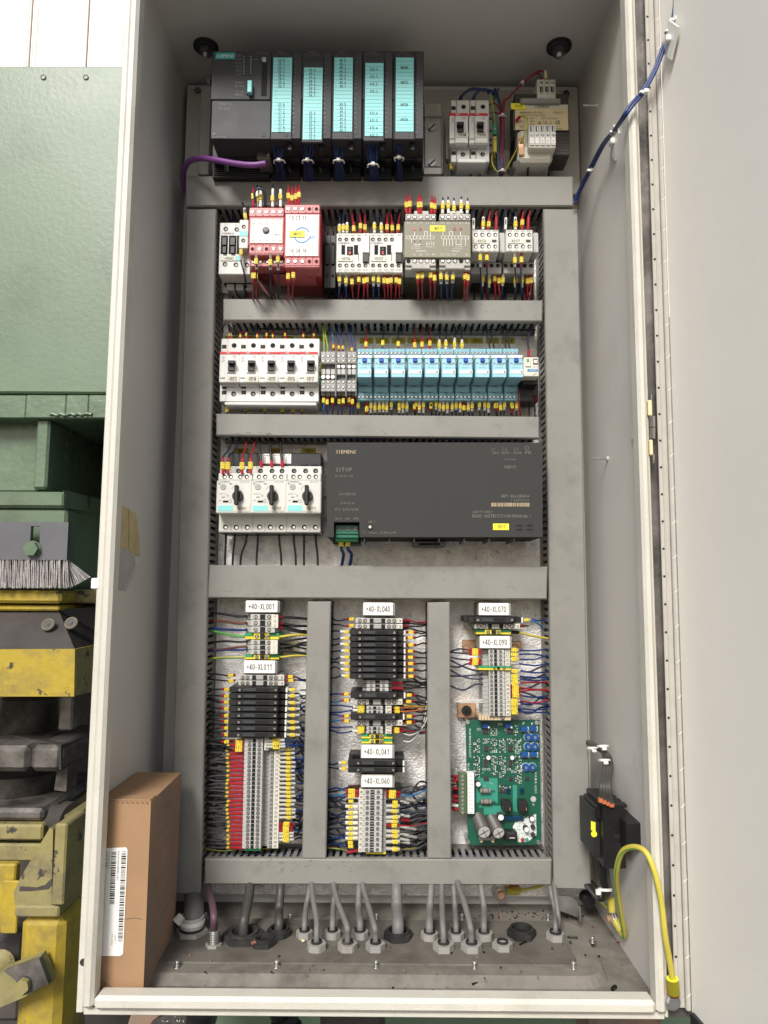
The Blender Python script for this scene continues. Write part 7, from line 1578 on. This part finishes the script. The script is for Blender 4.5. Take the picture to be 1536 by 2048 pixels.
b = MB(); A = [atY(x, y, .20) for x, y in ((1110, 1790), (1144, 1793), (1154, 1803), (1154, 1834), (1120, 1822), (1110, 1815))]; b.prism(A, (0, .002, 0), 'steel'); b.box(A[3].x-.0005, A[3].x+.001, .185, .2, A[3].z, A[2].z, 'steel'); tag(b.link('zinc_bracket', org=A[3]), 'bent zinc bracket under the foot of the right cable duct', 'bracket')
b = MB(); c = at(512, 1776, .03); b.box(c.x-.006, c.x+.006, c.y, c.y+.01, c.z-.003, c.z+.004, 'tie', .0008); b.tube([c+Vector((.002, .002, 0)), c+Vector((.006, 0, -.006)), c+Vector((.010, .004, .002))], .0009, 'tie', 5); tag(b.link('cable_tie', org=c), 'white cable tie at the top of the thick black cable', 'cable tie')
b = MB(); c = at(1170, 1792, .02); b.cyl(c, (0, -1, 0), .008, .02, 'black', 18); b.cyl(c+Vector((.004, 0, .006)), (0, 0, -1), .004, .006, 'tie', 6); tag(b.link('rubber_foot', org=c), 'black rubber plug under the foot of the right duct', 'plug')

b = MB()
for i in range(16):
    px, py = rs.uniform(1262, 1285), rs.uniform(1430, 1580); X = W2-.0021; p = atX(px, py, X); q = atX(px+rs.uniform(-3, 3), py+rs.uniform(10, 40), X); n_ = Vector((0, .0004, 0)); b.add([p-n_, p+n_, q+n_, q-n_], [(0, 1, 2, 3)], 'gasket')
for i in range(10):
    px, py = rs.uniform(250, 330), rs.uniform(450, 1500); X = -W2+.0021; p = atX(px, py, X); q = atX(px+rs.uniform(-2, 4), py+rs.uniform(4, 30), X); n_ = Vector((0, .0003, 0)); b.add([p-n_, p+n_, q+n_, q-n_], [(0, 1, 2, 3)], 'gasket')
b.link('wall_scuffs', T, 'stuff')
# ================================================================ cardboard box
p0, p1 = atZ(281, 1990, .0125), atZ(349, 1866, .0136)
p0 = Vector((p0.x, max(p0.y, .018), .0125)); X0 = -W2+.004
zt = atY(302, 1603, p0.y).z; zb = .004
fr = atY(302, 1603, p0.y); bk = atY(363, 1539, p1.y)
t = thing('cardboard_box', 'brown cardboard box with white barcode label standing at the left of the cabinet floor', 'box', (p0.x, p0.y, zb))
FBR = Vector((p0.x, p0.y, zb)); FTR = Vector((fr.x, p0.y, fr.z)); BBR = Vector((p1.x, p1.y, zb)); BTR = Vector((bk.x, p1.y, fr.z))
L = lambda v: Vector((X0, v.y, v.z))
b = MB()
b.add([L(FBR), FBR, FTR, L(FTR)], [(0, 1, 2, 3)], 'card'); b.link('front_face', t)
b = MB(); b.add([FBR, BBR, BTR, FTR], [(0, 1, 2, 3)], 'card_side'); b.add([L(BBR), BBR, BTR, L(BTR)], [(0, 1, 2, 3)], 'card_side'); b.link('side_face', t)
b = MB(); m1, m2 = (L(FTR)+FTR)/2, (L(BTR)+BTR)/2
b.add([L(FTR), FTR, BTR, L(BTR)], [(0, 1, 2, 3)], 'card'); e1 = Vector((0, 0, .0012)); b.box(X0, FTR.x-.001, p0.y+.001, p0.y+.02, fr.z, fr.z+.0015, 'card', .0004); b.link('top_flap', t)
Yl = p0.y-.0008
b = MB(); A = [atY(x, y, Yl) for x, y in ((170, 1698), (252, 1695), (255, 1700), (246, 1908), (240, 1912), (170, 1912))]; b.prism(A, (0, .0006, 0), 'paper'); b.link('address_label', t)
b = MB()
def barc(px0, px1, py0, py1, dx, seed):
    r2 = random.Random(seed); y = py0
    while y < py1:
        h_ = r2.choice((1.1, 1.1, 2.2, 3.0)); o2 = dx*(y-py0)/(py1-py0)
        b.add([atY(x, yy, Yl-.0003) for x, yy in ((px0+o2, y), (px1+o2, y), (px1+o2, min(y+h_, py1)), (px0+o2, min(y+h_, py1)))], [(0, 1, 2, 3)], 'print'); y += h_+r2.choice((1., 1.4, 2.2))
barc(243, 252.5, 1703, 1884, -7.5, 1); barc(223, 232.5, 1704, 1808, -4, 2); barc(202, 214, 1702, 1735, -1, 3)
k = (Yl-CAM.y)/F_PX
for s_, x, y0, y1, hh in (('5CA145 NAT-BEARD 0A31', 236, 1702, 1756, 3.2), ('C-C016150292', 217, 1703, 1735, 3.2), ('2T6-0KW4 PSU-EFC 5KS R0A-4CAE 31', 209, 1749, 1810, 2.2), ('SC-CUMT-EC05 4008 SCREEN B5UKO', 205, 1749, 1815, 2.2), ('TR DEMO GASKET 150 MOS', 201, 1749, 1812, 2.2), ('QTY:1', 229, 1870, 1886, 3), ('10 2013', 223, 1868, 1887, 3)):
    b.text3(s_, atY(x, y0, Yl-.0004), (0, 0, -1), (1, 0, 0), (y1-y0)*k, hh*k, 'print')
b.add([atY(x, y, Yl-.0004) for x, y in ((193, 1905), (199, 1904.5), (199, 1906.5), (193, 1907))], [(0, 1, 2, 3)], 'print')
b.link('barcode_print', t)
b = MB(); b.tube([atY(x, y, p0.y-.0002) for x, y in ((190, 1955), (215, 1968), (240, 1990))], .0004, 'card_side', 4); b.tube([atY(x, y, p0.y-.0002) for x, y in ((250, 1838), (268, 1836), (284, 1838))], .0004, 'card_side', 4); b.link('crease', t)
b = MB()
for i in range(7):
    y = 1640+i*48+rs.uniform(-10, 10); p, q = FTR.lerp(FBR, (y-1603)/390.), BTR.lerp(BBR, (y-1603)/390.); u0, u1 = rs.uniform(.05, .5), rs.uniform(.5, .95); b.tube([p.lerp(q, u0)+Vector((.0001, 0, 0)), p.lerp(q, (u0+u1)/2)+Vector((.0001, 0, rs.uniform(-.004, .004))), p.lerp(q, u1)+Vector((.0001, 0, rs.uniform(-.006, .006)))], .0005, 'card_side', 4, None, 3)
for q in range(12): z_ = FTR.z-.001; x_ = X0+(FTR.x-X0)*q/11.; b.tube([Vector((x_, p0.y-.0001, z_)), Vector((x_+.003, p0.y-.0001, z_-rs.uniform(.0005, .002)))], .0005, 'card_side', 4, None, 1)
b.link('edge_wear', t, 'stuff')

# tape and plastic bag on the left wall
XL = -W2+.0022
t = thing('taped_bag', 'clear plastic bag taped with beige tape inside the left cabinet wall', 'bag', atX(250, 1180, XL))
b = MB(); A = [atX(x, y, XL+.0012) for x, y in ((237, 1008), (258, 1018), (272, 1028), (279, 1080), (280, 1112), (262, 1106), (257, 1097), (236, 1094))]; b.prism(A, (-.0008, 0, 0), 'tape'); b.tube([atX(257, 1018, XL+.0014), atX(258, 1060, XL+.0016), atX(257, 1096, XL+.0014)], .0003, 'card', 4); b.link('tape', t)
b = MB(); A = [atX(x, y, XL+.0022) for x, y in ((240, 1095), (262, 1103), (270, 1112), (275, 1135), (264, 1160), (252, 1182), (232, 1180), (236, 1140))]; b.prism(A, (-.001, 0, 0), 'poly'); b.link('clear_bag', t)

# ================================================================ blue door cable with tie mounts
Y_ = lambda px, py, Y: atY(px, py, Y)
path = [Y_(1150, 405, .17), Y_(1160, 380, .16), Y_(1180, 340, .135), Y_(1205, 292, .09), Y_(1228, 262, .035), Y_(1246, 236, -.012), Y_(1262, 212, -.020), Y_(1285, 185, -.020), Y_(1310, 140, -.022), Y_(1328, 92, -.024), Y_(1345, 50, -.03), Y_(1352, 0, -.035), Y_(1350, -60, -.04)]
for i, o2 in enumerate((-.0014, .0014)):
    b = MB(); b.tube([p+Vector((o2, 0, o2*.4*math.sin(k_*1.7+i))) for k_, p in enumerate(path)], .0019, 'w_blue', 8, None, 6); tag(b.link('door_cable', org=path[0]), '%s dark blue wire of the pair swinging from the duct up to the door' % ('left', 'right')[i], 'wire', 'blue wires swinging to the door')
def mount(cx, cy, X, Yp, sc, label, dirv):
    "diamond shaped adhesive base lying on the wall or door"
    t = thing('tie_mount', label, 'tie mount', Vector((X, Yp, atY(cx, cy, Yp).z)))
    c = Vector((X, Yp, atY(cx, cy, Yp).z)); u = Vector((0, 1, 0)) if dirv is None else dirv; z = Vector((0, 0, 1)); n = Vector((-1, 0, 0)) if dirv is None else -nn
    s_ = sc; b = MB(); A = [c+z*s_, c+u*s_*.8, c-z*s_, c-u*s_*.8]; b.prism(A, n*.003, 'white'); b.box(c.x-.008, c.x-.002, c.y-.005, c.y+.005, c.z-.004, c.z+.004, 'white', .001); b.link('base', t)
    return t
mount(1232, 285, W2-.0022, .075, .024, 'white diamond tie mount on the right inner wall holding the blue wires', None)
q = o_+dd*.03
mount(1343, 80, .3262+xo+.0035, -.036, .024, 'white diamond tie mount on the door holding the blue wires', dd)
for px, py, Y, lab in ((1180, 342, .135, 'lowest white tie on the blue door wires'), (1226, 265, .036, 'white tie on the blue door wires at the wall mount'), (1286, 186, -.022, 'white tie on the blue door wires over the cabinet edge'), (1337, 64, -.03, 'white tie on the blue door wires below the door mount'), (1346, 42, -.034, 'topmost white tie on the blue door wires')):
    c = Y_(px, py, Y); b = MB(); b.ring(c+Vector((-.0012, 0, -.002)), (.5, -.2, 1), .0042, .0030, .0028, 'tie', 14); b.box(c.x-.0005, c.x+.0045, c.y-.006, c.y-.002, c.z-.003, c.z+.002, 'tie', .0006); tag(b.link('cable_tie', org=c), lab, 'cable tie')

# ================================================================ isolator on the right wall
XI = W2-.002
t = thing('isolator_switch', 'black isolator switch with orange cable ends on the right inner wall', 'switch', Vector((XI, .08, .10)))
def bx(mb, px0, py0, px1, py1, Yf, Yb, m, bev=.001):
    p, q = atY(px0, py0, Yf), atY(px1, py1, Yf); mb.box(p.x, q.x, Yf, Yb, q.z, p.z, m, bev)
b = MB(); bx(b, 1205, 1608, 1253, 1738, .085, .155, 'black'); b.link('housing', t)
b = MB(); bx(b, 1252, 1646, 1295, 1700, .060, .12, 'black'); b.link('mounting_block', t)
b = MB(); bx(b, 1185, 1618, 1206, 1715, .10, .16, 'black2', .001); bx(b, 1192, 1612, 1206, 1640, .095, .15, 'black', .001); b.link('front_cover', t)
for i in range(4):
    b = MB(); bx(b, 1184+i*11, 1584+i*8, 1222+i*11, 1592+i*8, .155-i*.022, .165-i*.022, 'black'); bx(b, 1186+i*11, 1590+i*8, 1210+i*11, 1622, .155-i*.022, .160-i*.022, 'black2', 0); b.link('terminal_fin', t)
b = MB()
for x, y in ((1239, 1645), (1218, 1657), (1242, 1658), (1218, 1690), (1243, 1690)): b.cyl(atY(x, y, .0845 if x < 1253 else .06), (0, -1, 0), .0014, .0004, 'hole', 8)
bx(b, 1227, 1668, 1252, 1678, .084, .086, 'hole', 0); b.link('case_holes', t)
b = MB(); A = [atY(x, y, .0995) for x, y in ((1182, 1642), (1191, 1645), (1191, 1664), (1182, 1660))]; b.prism(A, (0, .0004, 0), 'yellow_label'); b.cyl(atY(1188, 1668, .0995), (0, -1, 0), .0035, .0004, 'yellow_label', 16); b.link('yellow_label', t)
for i in range(4):
    x0 = 1202+i*6; Yc = .082
    b = MB(); b.tube([atY(1202+i*7, 1598+i*4, Yc), atY(1203+i*5, 1565, Yc), atY(1210+i*4, 1530, .15), atY(1208+i*2, 1508, .155), atY(1196, 1494+i, .165), atY(1175, 1484, .18)], .0030, 'cable_dark', 10, None, 6)
    o2 = b.link('cable', org=atY(1204, 1590, Yc)); tag(o2, 'grey cable entering the top of the black isolator, %s from the left' % nth(i), 'cable', 'grey cables on top of the isolator')
    b = MB(); b.tube([atY(1202+i*7, 1604+i*3, Yc), atY(1202+i*7, 1594+i*4, Yc)], .0035, 'w_orange', 8, None, 1); b.link('orange_end', o2)
for px, py, Y, lab in ((1206, 1494, .15, 'upper white tie on the cables over the black isolator'), (1209, 1522, .145, 'lower white tie on the cables over the black isolator'), (1186, 1498, .165, 'left white tie on the cables over the black isolator')):
    c = atY(px, py, Y); b = MB(); b.box(c.x-.003, c.x+.003, c.y-.008, c.y-.004, c.z-.003, c.z+.001, 'tie', .001); b.ring(c, (0, .3, 1), .0075, .0064, .002, 'tie', 16); tag(b.link('cable_tie', org=c), lab, 'cable tie')
for i in range(4): wire([atY(1196+i*6, 1715+i*4, .12), atY(1202+i*5, 1760, .12), atY(1210+i*3, 1785, .13), atY(1200, 1800, .15), atY(1180-i*3, 1770, .18)], 'w_black' if i < 3 else 'w_grey', None, False, .0022, 'black wire gathered below the isolator, %s from the left' % nth(i), 'black wires below the isolator', world=True)
c = atY(1210, 1782, .12); b = MB(); b.ring(c, (0, .3, 1), .0085, .0072, .003, 'tie', 16); b.box(c.x-.012, c.x-.006, c.y-.006, c.y-.001, c.z-.003, c.z+.003, 'tie', .0008); tag(b.link('cable_tie', org=c), 'white tie gathering the black wires below the isolator', 'cable tie')
# earth cable loop from the wall bolt to the door
t = thing('earth_bolt', 'copper earth bolt with two yellow lugs low on the right wall', 'earth bolt', atX(1222, 1838, XI))
b = MB(); c = atX(1243, 1838, XI); b.hexn(c, (-1, 0, 0), .0075, .0001, .006, 'steel'); b.cyl(c, (-1, 0, 0), .004, .018, 'copper_plate', 14); b.ring(c+Vector((-.008, 0, 0)), (-1, 0, 0), .0075, .004, .0015, 'zinc_rail', 18); b.ring(c+Vector((-.011, 0, 0)), (-1, 0, 0), .0075, .004, .0015, 'zinc_rail', 18); b.link('bolt', t)
b = MB(); b.tube([c+Vector((-.009, -.004, -.001)), c+Vector((-.006, -.022, -.006))], .0042, 'w_yellow', 10, None, 1); b.tube([c+Vector((-.010, .004, .006)), c+Vector((-.010, .006, .022))], .004, 'w_yellow', 10, None, 1); b.link('crimp_lug', t)
pp = [c+Vector((-.0075, -.018, -.005)), c+Vector((-.0055, -.027, -.006)),  atY(1236, 1790, .07), atY(1233, 1745, .045), atY(1243, 1706, .025), atY(1265, 1694, .008), atY(1290, 1703, -.008), atY(1308, 1740, -.016), atY(1322, 1800, -.018), atY(1330, 1870, -.018), atY(1338, 1915, -.014), atY(1346, 1962, -.010)]
b = MB(); b.tube(pp, .0030, 'w_yellow', 12, 'w_green', 8); tag(b.link('earth_cable', org=pp[0]), 'thick yellow-green earth cable looping from the wall bolt to the door', 'cable')
t = thing('door_earth_lug', 'yellow crimp lug bolting the earth cable to the door bottom', 'lug', atY(1346, 1990, -.008))
b = MB(); b.tube([atY(1345, 1958, -.010), atY(1348, 1990, -.008)], .0056, 'w_orange', 12, None, 1); b.tube([atY(1345, 1957, -.010), atY(1348, 1986, -.008)], .0060, 'yellow_label', 12, None, 1); b.link('crimp', t)
b = MB(); c = atY(1344, 2003, -.006); b.hexn(c, (0, -1, 0), .006, .0001, .005, 'steel'); b.ring(c, (0, -1, 0), .008, .004, .002, 'steel', 18); bx(b, 1333, 1962, 1343, 1995, -.002, .003, 'copper_plate', .0006); b.link('bolt', t)
wire([atY(1182, 1770, .19), atY(1200, 1800, .17), atY(1215, 1815, .16), atY(1220, 1818, .15)], 'w_yellow', None, False, .0018, 'yellow-green wire running from the duct foot to the wall earth bolt', world=True)
wire([atY(1178, 1758, .19), atY(1195, 1775, .17), atY(1208, 1792, .16)], 'w_black', None, False, .0016, 'black wire behind the yellow-green one at the duct foot', world=True)
